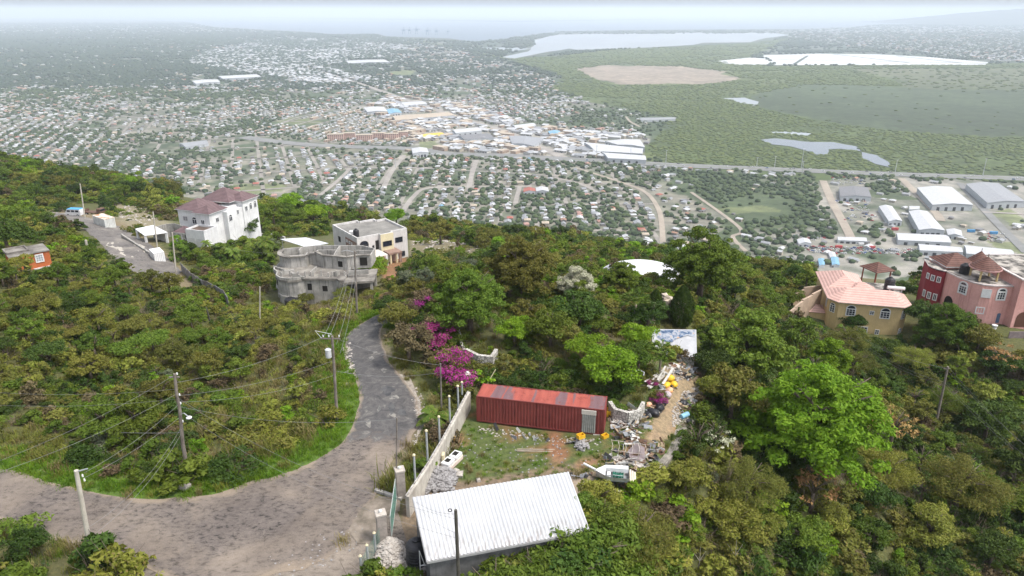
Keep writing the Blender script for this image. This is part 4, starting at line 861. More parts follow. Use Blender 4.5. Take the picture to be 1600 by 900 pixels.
for x, y in ((4.2, .2), (8.3, 1.2), (8.0, 6.2)): MB().box(x - .18, y - .18, -3, x + .18, y + .18, 4.2).build('column', CONC, o)
MB().box(4.0, 6.3, -2, 8.0, 6.5, 4.19).build('rear_wall', CONC, o)
m = MB(); rim = big(low, 1.04); parapet(m, rim[1:9] + [(-2.4, .5), (-2.4, .8)], 4.953, 5.35, .2); m.build('terrace_edge', CONC, o)
up = MB(); T_ = .2
def wl_(x0, y0, x1, y1, z0=4.953, z1=7.1):
    y0 += 1.3 * (y0 < 9); y1 += 1.3 * (y1 < 9)
    up.obox(((x0 + x1) / 2, (y0 + y1) / 2, (z0 + z1) / 2), ((x1 - x0) / 2, (y1 - y0) / 2, 0), tuple(np.array([-(y1 - y0), x1 - x0, 0]) / math.hypot(x1 - x0, y1 - y0) * T_ / 2), (0, 0, (z1 - z0) / 2))
tw = [(-8.2, 9.5), (-8.3, 7), (-7.9, 5.6), (-7.0, 4.7), (-5.8, 4.5)]
for a, b in zip(tw[:-1], tw[1:]): wl_(*a, *b, z1=6.85)
for q in [(-5.8, 4.5, -3.4, 5.1), (-3.4, 5.1, -3.4, 6.4), (-3.4, 6.4, -2.0, 6.4), (-8.2, 9.5, -3, 11.5), (-3, 11.5, 5, 11.5), (5, 11.5, 7.5, 8.5), (3.8, 3.6, 5.4, 4.6), (5.4, 4.6, 7.4, 4.8), (7.4, 4.8, 7.5, 8.5), (-2, 6.4, -2, 9), (1.4, 4.2, 3.8, 3.6), (1.4, 4.2, 1.2, 8), (1.2, 8, 1.2, 11.4), (-2, 9, 1.1, 9), (-5.2, 7.6, -5.2, 10.5), (4.6, 7.5, 7.4, 7.5), (-2, 6.4, -.4, 4.6), (-.4, 4.6, 1.4, 4.2)]: wl_(*q)
up.build('upper_wall', CONC, o)
for q in [(-6.6, 2.2, -4.6, 3.3), (-1.6, 2.0, -1.3, 4.6), (1.9, 1.8, 3.0, 2.6), (-4.4, 1.2, -3.4, 1.5), (4.4, 2.4, 7.6, 3.0)]: MB().beam((q[0], q[1], 5.3), (q[2], q[3], 5.3), .2, .75).build('stub_wall', CONC, o)
for i in range(9): x = -6.2 + i * 1.25; MB().box(x, 1.4 + .25 * (i % 3), 4.96, x + .22, 1.62 + .25 * (i % 3), 5.7 + .25 * (i % 2)).build('stub_column', CONC, o)
m = MB()
for a, b in list(zip(tw[:-1], tw[1:])) + [((-5.8, 4.5), (-3.4, 5.1)), ((-3.4, 5.1), (-3.4, 6.4)), ((-3.4, 6.4), (-2, 6.4))]: m.beam((a[0], a[1] + 1.3 * (a[1] < 9), 6.95), (b[0], b[1] + 1.3 * (b[1] < 9), 6.95), .75, .2)
for a, b in [((-2, 6.4), (-.4, 4.6)), ((-.4, 4.6), (1.4, 4.2)), ((1.4, 4.2), (3.8, 3.6)), ((3.8, 3.6), (5.4, 4.6)), ((5.4, 4.6), (7.4, 4.8))]: m.beam((a[0], a[1] + 1.3, 7.2), (b[0], b[1] + 1.3, 7.2), .5, .18)
m.build('ring_beam', SLAB, o)
MB().prism([(-8.1, 9.4), (-8.2, 7), (-7.8, 5.7), (-7, 4.8), (-5.8, 4.6), (-3.5, 5.2), (-3.5, 9)], 4.96, 5.0).build('upper_floor', SLAB, o)
for x, y, z, dx, dy, w_, h_ in [(-8.2, 5.2, 2.6, .5, -.9, 1.2, 1.5), (-7.9, 4.1, 2.6, .6, -.8, .9, 1.4), (-6.9, 2.9, -1.0, .2, -1, .8, 1.2), (-2.0, 1.0, 2.9, 1, 0, .7, 1.1), (.4, 1.0, 2.7, 1, 0, .8, .9), (-.8, 1.0, -.5, 1, 0, .8, 1.2), (1, 1.0, -.5, 1, 0, .8, 1.2), (-3.9, .13, -.3, 1, .2, .6, .9), (-1.9, 7.6, 5.5, .66, -.75, 1.0, 1.0), (2.2, 5.2, 5.4, 1, -.25, .8, 1.0), (5.7, 5.8, 5.4, 1, .1, 1.2, 1.4)]: OPEN(o, x, y, z, dx, dy, w_, h_, name='window_opening')
tank(None, 'dark water tank in the grass before the grey unfinished house', G(455, 479), .95, 1.5)
# zinc canopy behind it
zc = [PZ(438, 373.5, -8.4), PZ(478, 371, -8.2), PZ(513, 380, -8.2), PZ(478, 386, -8.4)]; c0 = sum(zc) / 4
o = thing('zinc_canopy', 'flat pale zinc canopy on posts behind the unfinished house', 'canopy', (c0[0], c0[1], -14)); m = MB(); V = [tuple(p - np.array([c0[0], c0[1], -14])) for p in zc]
V = V + [(a, b, c - .08) for a, b, c in V]; m.add(V, [(0, 1, 2, 3)[::-1], (4, 5, 6, 7), (0, 1, 5, 4), (1, 2, 6, 5), (2, 3, 7, 6), (3, 0, 4, 7)]); ZINC = M('zinc_sheet', (.66, .68, .72), (.55, .57, .6), .6, rough=.4); m.build('roof', ZINC, o)
for a, b, c in V[:4]: MB().box(a * .93 - .07, b * .93 - .07, -.6, a * .93 + .07, b * .93 + .07, c - .09).build('post', CONC, o)

# white villa
A = PZ(277, 327, -6.3); rz = R(-19)
o = thing('white_villa', 'big white villa with maroon hipped roofs, garage terrace and arched porch', 'house', (A[0], A[1], -12.4), rz); foot(o, rect(-.4, -9.0, 12, 14))
MB().box(0, 0, -3, 5.9, 8, 6.1).box(5.902, -1.2, -3, 9.6, 9, 6.1).box(5.6, 8.2, -5, 11.0, 13.4, 6.8).box(9.602, 3.0, -6, 10.8, 8.198, 5.6).build('wall', WHITEW, o)
MB().box(6.3, -5.2, -3, 11.2, -1.203, 3.1).build('garage', WHITEW, o)
m = MB(); parapet(m, [(6.3, -5.2), (11.2, -5.2), (11.2, -1.21), (6.3, -1.21)], 3.103, 3.6, .2); m.build('parapet', WHITEW, o); MB().box(6.52, -5, 3.106, 10.98, -1.4, 3.2).build('terrace_floor', M('dark_terrace', (.14, .10, .08), (.08, .06, .05), 1), o)
for args in ((0, 0, 5.9, 6.5, 6.22, 1.9), (5.6, -1.2, 9.6, 4.2, 6.22, 1.4), (1.5, 6.2, 9, 13, 7.0, 2.4), (6.6, 8.2, 11, 13.4, 6.95, 1.5)): MB().hip(*args, .45, .12, 0, me=1).build('roof', [RMAR, WFR], o)
MB().box(1.8, -4.6, -1, 4.3, -4.3, 2.2).build('porch_beam', WHITEW, o) if False else None
m = MB(); [m.box(x - .15, y - .15, -1.5, x + .15, y + .15, 2.2) for x, y in ((3.3, -4.8), (4.8, -4.8), (6.0, -4.6), (3.3, -2.4))]; m.build('porch_column', WHITEW, o); MB().box(3.1, -5, 2.203, 6.28, -2.2, 2.5).build('porch_beam', WHITEW, o); MB().hip(3.1, -5, 6.25, -2.2, 2.6, 1.1, .25, .1, 0, me=1).build('porch_roof', [RMAR, WFR], o)
MB().box(3.4, -2.3, -1.2, 6.2, -2.2, 2.2).build('porch_recess', DKIN, o)
for x in (6.6, 8.9): OPEN(o, x, -5.2, -1.2, 1, 0, 1.9, 2.9, M('garage_door', (.6, .6, .6), (.52, .52, .52), 1), 'garage_door')
WIN(o, 1.2, 0, 3.6, 1, 0, 1.3, 1.1, 2, 1, CREAMW, glass=M('curtained_pane', (.3, .3, .32))); WIN(o, 3.7, 0, 3.1, 1, 0, 1.3, 1.1, 2, 1, arch=True); WIN(o, 7.2, -1.2, 3.6, 1, 0, 1.0, 1.1, 2, 1)
for y_, z_, w_, a in ((.6, 3.7, 1, False), (3.4, 3.3, 1.1, True), (6.2, 4.2, .7, False)): WIN(o, 9.6 if y_ < 3 else 10.8, y_, z_, 0, 1, w_, 1.1, 2, 1, arch=a)
for y_, z_, a in ((8.8, 4.3, False), (10.4, 4.3, True), (12, 4.4, True), (12, .8, False), (9.2, .2, False)): WIN(o, 11.0, y_, z_, 0, 1, .9, 1.2, 2, 1, arch=a)
WIN(o, 11.2, -3.8, -1.0, 0, 1, .9, 1.2, 2, 1)
# compound beside the road: carport and grey walls
q = [PZ(211, 357.5, -9.7), PZ(239, 351.5, -9.5), PZ(262, 363, -9.7), PZ(226, 368, -9.9)]; c0 = sum(q) / 4; zb = float(hz(c0[0], c0[1])) - .2
o = thing('carport', 'white roofed carport beside the upper road', 'carport', (c0[0], c0[1], zb)); V = [tuple(p - np.array([c0[0], c0[1], zb])) for p in q]; V += [(a, b, c - .15) for a, b, c in V]; MB().add(V, [(3, 2, 1, 0), (4, 5, 6, 7), (0, 1, 5, 4), (1, 2, 6, 5), (2, 3, 7, 6), (3, 0, 4, 7)]).build('roof', WHITEW, o)
for i in range(4): a, b, c = V[i]; MB().box(a * .9 - .2, b * .9 - .2, -1, a * .9 + .2, b * .9 + .2, c - .16).build('post', WHITEW, o)
m = MB(); a, b = V[2], V[1]; m.beam((a[0] * .9, a[1] * .9, V[2][2] / 2 - .3), (b[0] * .9, b[1] * .9, V[2][2] / 2 - .3), .15, V[2][2] - .2); m.build('back_wall', CREAMW, o); WKEEP.append([tuple(p[:2]) for p in q])
def wall_run(name, label, cat, px, z_top, h, th, mat, parts=None, w=0, dz=0.0):
    """free-standing wall through photo pixels of its top; stands on the ground"""
    P = [PZ(u, v, z) if z_top is None else PZ(u, v, z_top) for (u, v, *_), z in zip(px, [p[2] if len(p) > 2 else 0 for p in px])]; m = MB(); c = P[0]
    for a, b in zip(P[:-1], P[1:]):
        n = max(1, int(np.linalg.norm(b - a) / 2.5))
        for i in range(n):
            p, q = a + (b - a) * i / n, a + (b - a) * (i + 1) / n; zt = max(p[2], q[2]); zb = min(float(hz(p[0], p[1])), float(hz(q[0], q[1]))) - .4; zb = min(zb, zt - h)
            mid = (p + q) / 2; d = (q - p) / 2; d[2] = 0; nn = np.array([-d[1], d[0], 0]); nn = nn / np.linalg.norm(nn) * th / 2; m.obox((mid[0] - c[0], mid[1] - c[1], (zt + zb) / 2 - c[2]), d * 1.001, nn, (0, 0, (zt - zb) / 2 - .002 * (i % 2)))
    o = m.build(name, mat, loc=tuple(c)); return tag(o, label, cat)
wall_run('compound_wall', 'grey concrete yard wall between carport and white villa', 'wall', [(243, 354, -9.9), (259, 350, -9.9), (272, 349, -9.9), (286, 355, -10.2)], None, 1.8, .25, CONC)
wall_run('low_wall', 'long low white wall running behind the white villa', 'wall', [(404, 364, -15.5), (425, 366, -15.5), (445, 370, -15.3)], None, .8, .3, CREAMW)
wall_run('kerb_wall', 'low stained kerb wall along the upper road', 'wall', [(190, 366, -10.8), (213, 381, -10.4), (238, 397, -10.0)], None, .5, .3, CONC)

# orange house
zo = float(G(50, 424)[2]); A, B = PZ(21.7, 425.9, zo), PZ(81.8, 414, zo); rz = math.atan2(B[1] - A[1], B[0] - A[0]); W_ = np.linalg.norm(B - A)
o = thing('orange_house', 'small orange house with flat grey roof and white barred windows', 'house', (A[0], A[1], zo - .1), rz); foot(o, rect(-.8, -.6, W_ + .4, 5.5)); MB().box(0, 0, -1, W_, 4.5, 2.45).build('wall', ORNG, o)
MB().box(-.2, -.15, 2.453, W_ + .12, 4.6, 2.58).build('roof', SLAB, o); m = MB(); parapet(m, rect(-.2, 1.5, W_ * .55, 4.6), 2.583, 2.85, .2); m.build('parapet', SLAB, o)
WIN(o, W_ * .62, 0, 1.0, 1, 0, 1.0, 1.15, 3, 3, glass=M('pale_pane', (.35, .38, .42)), surround=.08); WIN(o, W_ * .08, 0, .95, 1, 0, .7, .85, 3, 2, glass=M('pale_pane', (.35, .38, .42)), surround=.08); OPEN(o, W_ * .27, 0, .05, 1, 0, .75, 1.9, name='door'); MB().box(W_ * .5, -.35, -.5, W_, -.003, .12).build('plinth', CREAMW, o)

# yellow house with pink tiled roofs
A, B = PZ(1297, 471, -11.5), PZ(1429, 482, -11.5); rz = math.atan2(B[1] - A[1], B[0] - A[0]); W_ = np.linalg.norm(B - A) - .8; zg = -17.6; e = -11.5 - zg - .15
o = thing('yellow_house', 'ochre yellow two storey house with pink tiled hipped roofs', 'house', (A[0] + .4, A[1] + .4, zg), rz); foot(o, rect(-1.2, -.8, W_ + 1, 15))
fp = [(0, 1.4), (1.3, 0), (W_ - 1.3, 0), (W_, 1.4), (W_, 6.2), (W_ + 0, 11), (6.5, 11), (6.5, 14.6), (0, 14.6)]; MB().prism(fp, -2.5, e).build('wall', YELW, o)
ev = [(-.5, 1.2), (1.0, -.5), (W_ - 1.0, -.5), (W_ + .5, 1.2), (W_ + .5, 6.3), (-.5, 6.3)]; r1, r2 = (2.9, 3.0, e + 1.75), (W_ - 2.6, 3.0, e + 1.75)
V = [(x, y, e + .15) for x, y in ev] + [r1, r2]; MB().add(V, [(0, 1, 6), (1, 2, 7, 6), (2, 3, 7), (3, 4, 7), (4, 5, 6, 7), (5, 0, 6)]).build('front_roof', RPINK, o)
m = MB(); m.prism(ev, e + .003, e + .146); m.build('eaves', M('stained_eaves', (.5, .42, .36), (.3, .25, .2), 2), o)
m = MB().hip(0, 5.4, 6.5, 14.6, e + .16, 1.9, .5, .12, 0, me=0); m.build('rear_roof', RPINK, o); MB().hip(3.4, 4.4, 8.4, 8.6, e + .17, 1.5, .1, .1).build('valley_roof', RPINK, o)
MB().box(6.6, 6.35, e - .3, W_ + .2, 11.2, e + .12).build('deck', DECK, o); 
MB().box(-3.4, 3.2, -1.5, -.003, 6.8, 2.4).build('side_room', YELW, o); MB().hip(-3.4, 3.2, .2, 6.8, 2.5, .9, .2, .1).build('side_roof', RPINK, o)
u_ = e - 1.75
for x in (2.6, W_ - 4.4): WIN(o, x, 0, u_ - .55, 1, 0, 1.5, 1.25, 3, 3, arch=True, surround=.05)
WIN(o, W_ / 2 + .1, 0, u_ - .1, 1, 0, .75, .75, 2, 2); WIN(o, 4.9, 0, .5, 1, 0, 1.6, 1.3, 3, 3, surround=.05); WIN(o, W_ / 2 + 1.5, 0, .6, 1, 0, .7, .9, 2, 2)
WIN(o, W_ - 1.05, .25, u_ - .6, 1.3, 1.4, 1.0, 1.2, 2, 3, arch=True); WIN(o, W_ - 1.05, .25, .35, 1.3, 1.4, .9, 1.2, 2, 3, arch=True); WIN(o, .2, 1.2, u_ - .5, 1.3, -1.4, 1.0, 1.3, 2, 3, arch=True); WIN(o, 0, 4, u_ - .5, 0, -1, .9, 1.3, 2, 3, arch=True)
ca_, sa_ = math.cos(rz), math.sin(rz); X0, Y0 = A[0] + .4, A[1] + .4; LW = lambda x, y, z: (X0 + ca_ * x - sa_ * y, Y0 + sa_ * x + ca_ * y, z)
tank(None, 'tall black water tank on the deck of the yellow house', LW(10.6, 7.3, zg + e + .125), .85, 2.5)
h_ = thing('solar_water_heater', 'white cylindrical water heater on the pink roof edge', 'water heater', LW(11.4, 6.0, zg + e + .9), rz); MB().tube([(-1.4, 0, .35), (1.4, 0, .35)], .3, 16).build('cylinder', WFR, h_); MB().box(-1.0, -.25, -.8, -.92, .25, .1).box(.92, -.25, -.8, 1.0, .25, .1).build('stand', STEEL, h_)
# stepped block walls by the yellow house
wall_run('stepped_block_wall', 'stepped grey block wall below the yellow house', 'wall', [(1262, 513, -14.2), (1283, 515, -14.6), (1284, 520, -15.3), (1298, 522, -15.3), (1299, 527, -15.9), (1322, 529, -15.9), (1323, 532, -16.4), (1350, 533, -16.4), (1368, 540, -17.4), (1390, 545, -18.0)], None, 1.2, .25, CONC)
wall_run('garden_wall', 'tan garden wall climbing left of the yellow house', 'wall', [(1230, 491, -12.5), (1254, 470, -12.3), (1284, 452, -11.9)], None, 1.0, .35, M('tan_render', (.45, .34, .25), (.33, .25, .19), .8))
wall_run('garden_wall', 'short tan wall behind the longer garden wall', 'wall', [(1240, 462, -13.2), (1256, 452, -13), (1282, 446, -12.6)], None, .9, .3, M('tan_render', (.45, .34, .25)))

# pink villa
OX, OY, zg = 76.0, 111.0, -14.2
o = thing('pink_villa', 'pink villa with crimson rounded corner and brown conical roofs', 'house', (OX, OY, zg)); T = 6.8
bp = [(-.4, 6), (0, 3.2), (1.0, .9), (2.0, -.1), (3.4, -.6), (6.6, -.8), (6.6, 13), (.3, 13)]
tw = [(-1.6, 10.4), (-2.1, 9.0), (-2.0, 7.8), (-1.5, 6.9), (-.9, 6.2), (-.403, 6.3), (-1.0, 12.4)]
WKEEP.append([(OX + x, OY + y) for x, y in [(-4.5, 12), (-4.5, 7), (-1, 4.5), (.6, -.4), (3, -1.6), (20, -4), (20, 14)]])
MB().prism(bp, -3, T).build('wall', PINKW, o); MB().prism(tw, -3, T).build('crimson_tower', REDW, o); MB().prism([(6.603, -2.4), (20, -2.8), (20, 10), (6.603, 10)], -3, T + 1.8).build('right_wing', PINKW, o)
m = MB(); m.prism([(x * 1.02 - .05, y * 1.03 - .1) for x, y in bp], T + .003, T + .2); m.prism([(x * 1.05, (y - 9) * 1.05 + 9) for x, y in tw], T + .206, T + .36); m.build('cornice', M('white_cornice', (.66, .6, .58), (.45, .4, .38), 1), o)
MB().prism([(x * .95 + .1, (y - 6) * .94 + 6) for x, y in bp], T + .21, T + .25).prism([(x * .93 - .15, (y - 9) * .9 + 9) for x, y in tw], T + .365, T + .4).build('deck', DECK, o)
MB().prism([(6.4, -2.7), (20.3, -3.1), (20.3, 10.2), (6.4, 10.2)], T + 1.803, T + 2.0).build('cornice', M('white_cornice', (.66, .6, .58)), o); MB().prism([(6.9, -2.2), (19.8, -2.6), (19.8, 9.8), (6.9, 9.8)], T + 2.003, T + 2.05).build('deck', DECK, o)
MB().hip(-.2, 6.8, 5.0, 11.6, T + .95, 1.7, .45, .15, 0, me=1).build('hip_roof', [RBRN, WFR], o); MB().box(0, 7.1, T + .26, 4.8, 11.3, T + .79).build('dormer_wall', PINKW, o)
def cone(cx_, cy_, zr, r, h, n=16):
    m = MB().lathe((cx_, cy_, zr), [(r * 1.03, 0), (r * .62, h * .42), (r * .25, h * .78), (.06, h)], n); m.tube([(cx_, cy_, zr + h), (cx_, cy_, zr + h + .5)], .05, 6); return m
cone(3.6, 2.6, T + 2.35, 2.35, 1.75).build('gazebo_roof', RBRN, o); MB().lathe((3.6, 2.6, T + 2.0), [(2.25, 0), (2.45, .12), (2.45, .33), (2.2, .34)], 20).build('gazebo_ring', M('pink_ring', (.6, .35, .33), (.5, .28, .27), 1), o)
for a in (.6, 2.3, 3.9, 5.4): MB().tube([(3.6 + 2 * math.cos(a), 2.6 + 2 * math.sin(a), T + .25), (3.6 + 2 * math.cos(a), 2.6 + 2 * math.sin(a), T + 2.0)], .17, 10).build('gazebo_column', YELW, o)
cone(6.4, 8.6, T + 1.2, 1.9, 1.9).build('cone_roof', RBRN, o); MB().lathe((6.4, 8.6, T + .26), [(1.6, 0), (1.6, .93)], 16).build('drum', PINKW, o)
for (x, y), (x2, y2) in (((-2.09, 8.9), (-2.0, 7.8)), ((-1.98, 7.75), (-1.5, 6.9)), ((-1.46, 6.85), (-.92, 6.23))):
    for zz, hh_ in ((T - 2.0, 1.0), (2.2 - .8, 1.2)): WIN(o, x, y, zz, x2 - x, y2 - y, .62, hh_, 2, 1, surround=.04)
OPEN(o, -.3, 5.3, 0.6, .4, -2.8, 2.0, 1.5, arch=True, name='arch'); WIN(o, .15, 2.85, T - 2.3, 1, -2.3, 1.3, 1.3, 3, 3, arch=True, surround=.16); MB().obox((2.7, -.42, T - 1.35), (.66, -.24, 0), (.02, .05, 0), (0, 0, .75)).build('shutter', WFR, o)
WIN(o, 4.4, -.67, T - 2.3, 3.2, -.2, 1.25, 1.3, 3, 3, arch=True, surround=.16); WIN(o, 1.9, 0.0, 1.8, 1.4, -.5, 1.2, 1.1, 3, 1, surround=.06); OPEN(o, 5.2, -.73, .3, 1, -.06, .55, 1.6, M('blue_door', (.1, .16, .26)), 'door', True, .6)
OPEN(o, 7.2, -2.42, .3, 1, -.03, 2.2, 1.6, M('brown_interior', (.13, .06, .04)), 'arch', True); WIN(o, 9.3, -2.5, T - .9, 1, -.03, 1.2, 1.1, 3, 1, surround=.06); OPEN(o, 10.6, -2.53, .3, 1, -.03, 2.2, 1.6, M('brown_interior', (.13, .06, .04)), 'arch', True)
WIN(o, 13.5, -2.6, T - .9, 1, -.03, 1.2, 1.1, 3, 1, surround=.06)
tank(None, 'black water tank on the stained deck of the pink villa', (OX + 1.8, OY + 5.0, zg + T + .255), .8, 1.7)
o2 = thing('terrace_wall', 'pink terrace wall with grey railing before the villa door', 'wall', (OX + 4, OY - 6.2, zg)); MB().box(0, 0, -3.5, 18, .3, -.4).build('wall', PINKW, o2); MB().box(0, .05, -.39, 18, .2, 1.1).build('railing', M('grey_railing', (.25, .2, .2), (.17, .14, .14), 2), o2); MB().box(0, .303, -1, 18, 3.6, -.2).build('paving', DECK, o2)
for x in (2.6, 6.0, 9.6): MB().box(x, -.06, -.3, x + .14, .04, 2.1).build('post', M('grey_post', (.35, .3, .3)), o2)
WKEEP.append([(OX + 3.5, OY - 6.6), (OX + 22, OY - 6.6), (OX + 22, OY - 1), (OX + 3.5, OY - 1)])
m = MB()
for i in range(7): m.box(-.8 - i * .02, -i * .42, -i * .3 - 1.2, .8, -i * .42 + .43, -i * .3)
st_ = m.build('garden_steps', M('pink_steps', (.5, .24, .22), (.36, .2, .18), 2), loc=(OX + 3.0, OY - 4.2, zg - .2)); tag(st_, 'pink steps descending beside the villa terrace', 'steps')
wall_run('retaining_wall', 'stained grey retaining wall below the pink terrace', 'wall', [(1548, 534, -17.6), (1600, 534, -17.4), (1660, 534, -17.4)], None, 2.0, .35, CONC)
um = thing('potted_plant', 'white urn with a plant on the pink villa terrace', 'potted plant', (OX + 3.9, OY - 2.6, zg - .3)); MB().lathe((0, 0, 0), [(.3, 0), (.42, .25), (.3, .6), (.45, 1.0), (.4, 1.05)], 14).build('urn', WFR, um); V, Fs = leaves(np.array([[0, 0, 1.5]]), np.array([[.45, .45, .45]]), 260, .12, 3) if 'leaves' in globals() else (None, None)
# brown garden pavilion behind the yellow house
p = np.array([*PZ(1371, 419, -14.6)[:2], 0]); zb = float(hz(p[0], p[1])); o = thing('garden_pavilion', 'open pavilion with brown tiled roof behind the yellow house', 'pavilion', (p[0], p[1], zb), .3); MB().hip(-2.1, -2.1, 2.1, 2.1, -14.6 - zb, 1.4, .3, .12).build('roof', RBRN, o)
for x, y in ((-1.8, -1.8), (1.8, -1.8), (1.8, 1.8), (-1.8, 1.8)): MB().box(x - .1, y - .1, -.4, x + .1, y + .1, -14.75 - zb).build('post', M('red_post', (.35, .1, .07)), o)
# white dome
p = PY(1000, 425, 104); zb = float(hz(p[0], p[1])); m = MB(); pr = [(6.3 * math.cos(a), (-.9 - zb) * math.sin(a)) for a in np.linspace(0, 1.5, 12)]; m.lathe((0, 0, 0), pr, 40)
d = m.build('white_dome_tent', M('white_membrane', (.8, .8, .82), (.66, .67, .7), .8, rough=.5), loc=(p[0], p[1], zb - .1), smooth=True); d.scale = (1, .72, 1); tag(d, 'large white domed tent among the garden trees', 'tent')
# ---------- the yard, the road side and small things -------------------------------------
STONE = M('grey_stone', (.34, .33, .33), (.2, .19, .19), 2.5, bump=.5); LSTONE = M('pale_stone', (.5, .46, .42), (.3, .27, .24), 2.2, bump=.6)
def rock(m, c, r, rr, mi=0):
    """angular stone: a squashed, jittered octahedron-like lump"""
    import itertools
    V = []
    for x in (-1, 1):
        for y in (-1, 1):
            for z in (-1, 1): V.append(np.array([x, y, z * .75]) * rr.uniform(.5, .8, 3))
    V += [np.array([0, 0, rr.uniform(.65, .95)]), np.array([0, 0, -.7])]
    a = rr.uniform(0, 6.28); ca, sa = math.cos(a), math.sin(a); s = r * np.array([1, rr.uniform(.7, 1.1), rr.uniform(.6, 1)])
    V = [((v[0] * ca - v[1] * sa) * s[0] + c[0], (v[0] * sa + v[1] * ca) * s[1] + c[1], v[2] * s[2] + c[2]) for v in V]
    m.add(V, [(0, 1, 3, 2), (4, 6, 7, 5), (0, 4, 5, 1), (2, 3, 7, 6), (1, 5, 8), (5, 7, 8), (7, 3, 8), (3, 1, 8), (0, 2, 9), (2, 6, 9), (6, 4, 9), (4, 0, 9)], mi)
def rubble(name, px, h, n, size, mat, label=None, seed=1, kind='stuff'):
    P = np.array([G(*q)[:2] for q in px]); lo, hi = P.min(0), P.max(0); c = P.mean(0); rr = np.random.default_rng(seed); m = MB(); k = 0
    L = [tuple(p) for p in P] + [tuple(P[0])]; mx = max(.5, float(pdist(np.array([c[0]]), np.array([c[1]]), L)[0]))
    while k < n:
        q = rr.uniform(lo, hi)
        if not inpoly(np.array([q[0]]), np.array([q[1]]), L[:-1])[0]: continue
        e = min(1, float(pdist(np.array([q[0]]), np.array([q[1]]), L)[0]) / mx); z = float(hz(*q)) + h * (e ** .6) * rr.uniform(.75, 1); rock(m, (q[0], q[1], z), size * rr.uniform(.6, 1.4), rr); k += 1
    o = m.build(name, mat)
    return tag(o, label, None, kind=kind)
rubble('rubble', [(662,772),(652,748),(672,735),(700,732),(716,742),(708,768)], .95, 620, .17, STONE, seed=2); rubble('rubble', [(578,900),(592,855),(606,842),(628,850),(636,875),(628,905)], .9, 620, .17, LSTONE, seed=3)
rubble('rubble', [(895,700),(900,688),(918,690),(920,702),(908,706)], .45, 110, .11, STONE, seed=4); rubble('rubble', [(955,716),(975,712),(985,722),(965,726)], .2, 60, .12, LSTONE, seed=5)
rubble('rubble', [(950,655),(985,640),(1010,640),(1000,660),(960,675)], .35, 240, .14, LSTONE, seed=6); rubble('rubble', [(1050,640),(1068,612),(1092,604),(1100,622),(1080,660),(1050,668)], .12, 500, .09, LSTONE, seed=7)
rubble('rubble', [(990,745),(1010,725),(1040,735),(1010,770)], .3, 160, .16, LSTONE, seed=9); rubble('rubble', [(1040,572),(1065,570),(1080,590),(1050,600)], .15, 130, .12, LSTONE, seed=10)
rubble('scattered_stones', [(700,700),(745,668),(940,690),(960,720),(900,735),(720,740)], .02, 150, .08, STONE, seed=11); rubble('scattered_stones', [(745,665),(940,686),(938,696),(745,678)], .03, 90, .09, LSTONE, seed=12)
rubble('roadside_debris', [(400,880),(480,840),(560,800),(580,830),(540,880),(450,905)], .03, 110, .08, STONE, seed=13); rubble('roadside_debris', [(640,620),(652,600),(668,640),(660,690),(640,700),(650,660)], .03, 120, .09, LSTONE, seed=14)
rubble('scattered_stones', [(640,378),(700,376),(760,392),(740,402),(650,395)], .1, 160, .3, LSTONE, seed=15); rubble('scattered_stones', [(165,322),(215,322),(260,340),(230,352),(195,345)], .1, 110, .35, LSTONE, seed=16)
rubble('roadside_debris', [(535,545),(548,535),(552,560),(556,590),(545,575)], .04, 80, .14, LSTONE, seed=17)
for k, (a, b, s, lb) in enumerate([(717,744,.5,'biggest pale boulder beside the grey stone pile'), (712,737,.36,'flat pale boulder above the grey stone pile'), (290,762,.55,'pale boulder at the inner edge of the road'), (748,752,.25,'small pale boulder in the yard grass')]):
    m = MB(); rr = np.random.default_rng(50 + k); rock(m, (0, 0, 0), s, rr); o = m.build('boulder', LSTONE, loc=tuple(G(a, b, .1))); tag(o, lb, 'boulder')
# red container (12.2 m)
A, B = PZ(745, 658, .12), PZ(943, 681, .12); rz = math.atan2(B[1] - A[1], B[0] - A[0]); L = float(np.linalg.norm(B - A)); Wd = 2.44; Hc = 2.6
def paint(name, c1, c2, rust, wv=True, scale=.9, bands=False, thr=.52):
    t = NT(name); v = t.coord(); n = t.noise(scale, 6, .65, v, .5); v2 = t.coord('Object', (2.6, 2.6, .22)); n2 = t.noise(1.3, 5, .65, v2)
    c = t.ramp(n, [(.35, c1), (.65, c2)]); c = t.mix(c, rust, t.ramp(n2, [(thr, (0, 0, 0)), (thr + .12, (.85, .85, .85))]))
    if bands: v3 = t.coord('Object', (1.1, .12, .1)); n3 = t.noise(1.0, 3, .5, v3, .6); c = t.mix(c, (.135, .09, .10), t.ramp(n3, [(.53, (0, 0, 0)), (.57, (.9, .9, .9))])); n4 = t.noise(2.2, 6, .7, v); c = t.mix(c, (.17, .035, .025), t.ramp(n4, [(.55, (0, 0, 0)), (.68, (.8, .8, .8))]))
    t.col(c); t.b.inputs['Roughness'].default_value = .6; return t.mat
RED = paint('red_paint', (.165, .036, .032), (.21, .05, .044), (.05, .01, .01), thr=.58); REDTOP = paint('faded_red_roof', (.34, .085, .06), (.28, .065, .05), (.2, .045, .035), bands=True, thr=.7)
o = thing('shipping_container', 'long red shipping container with rust streaks and striped roof', 'shipping container', (A[0], A[1], .12), rz)
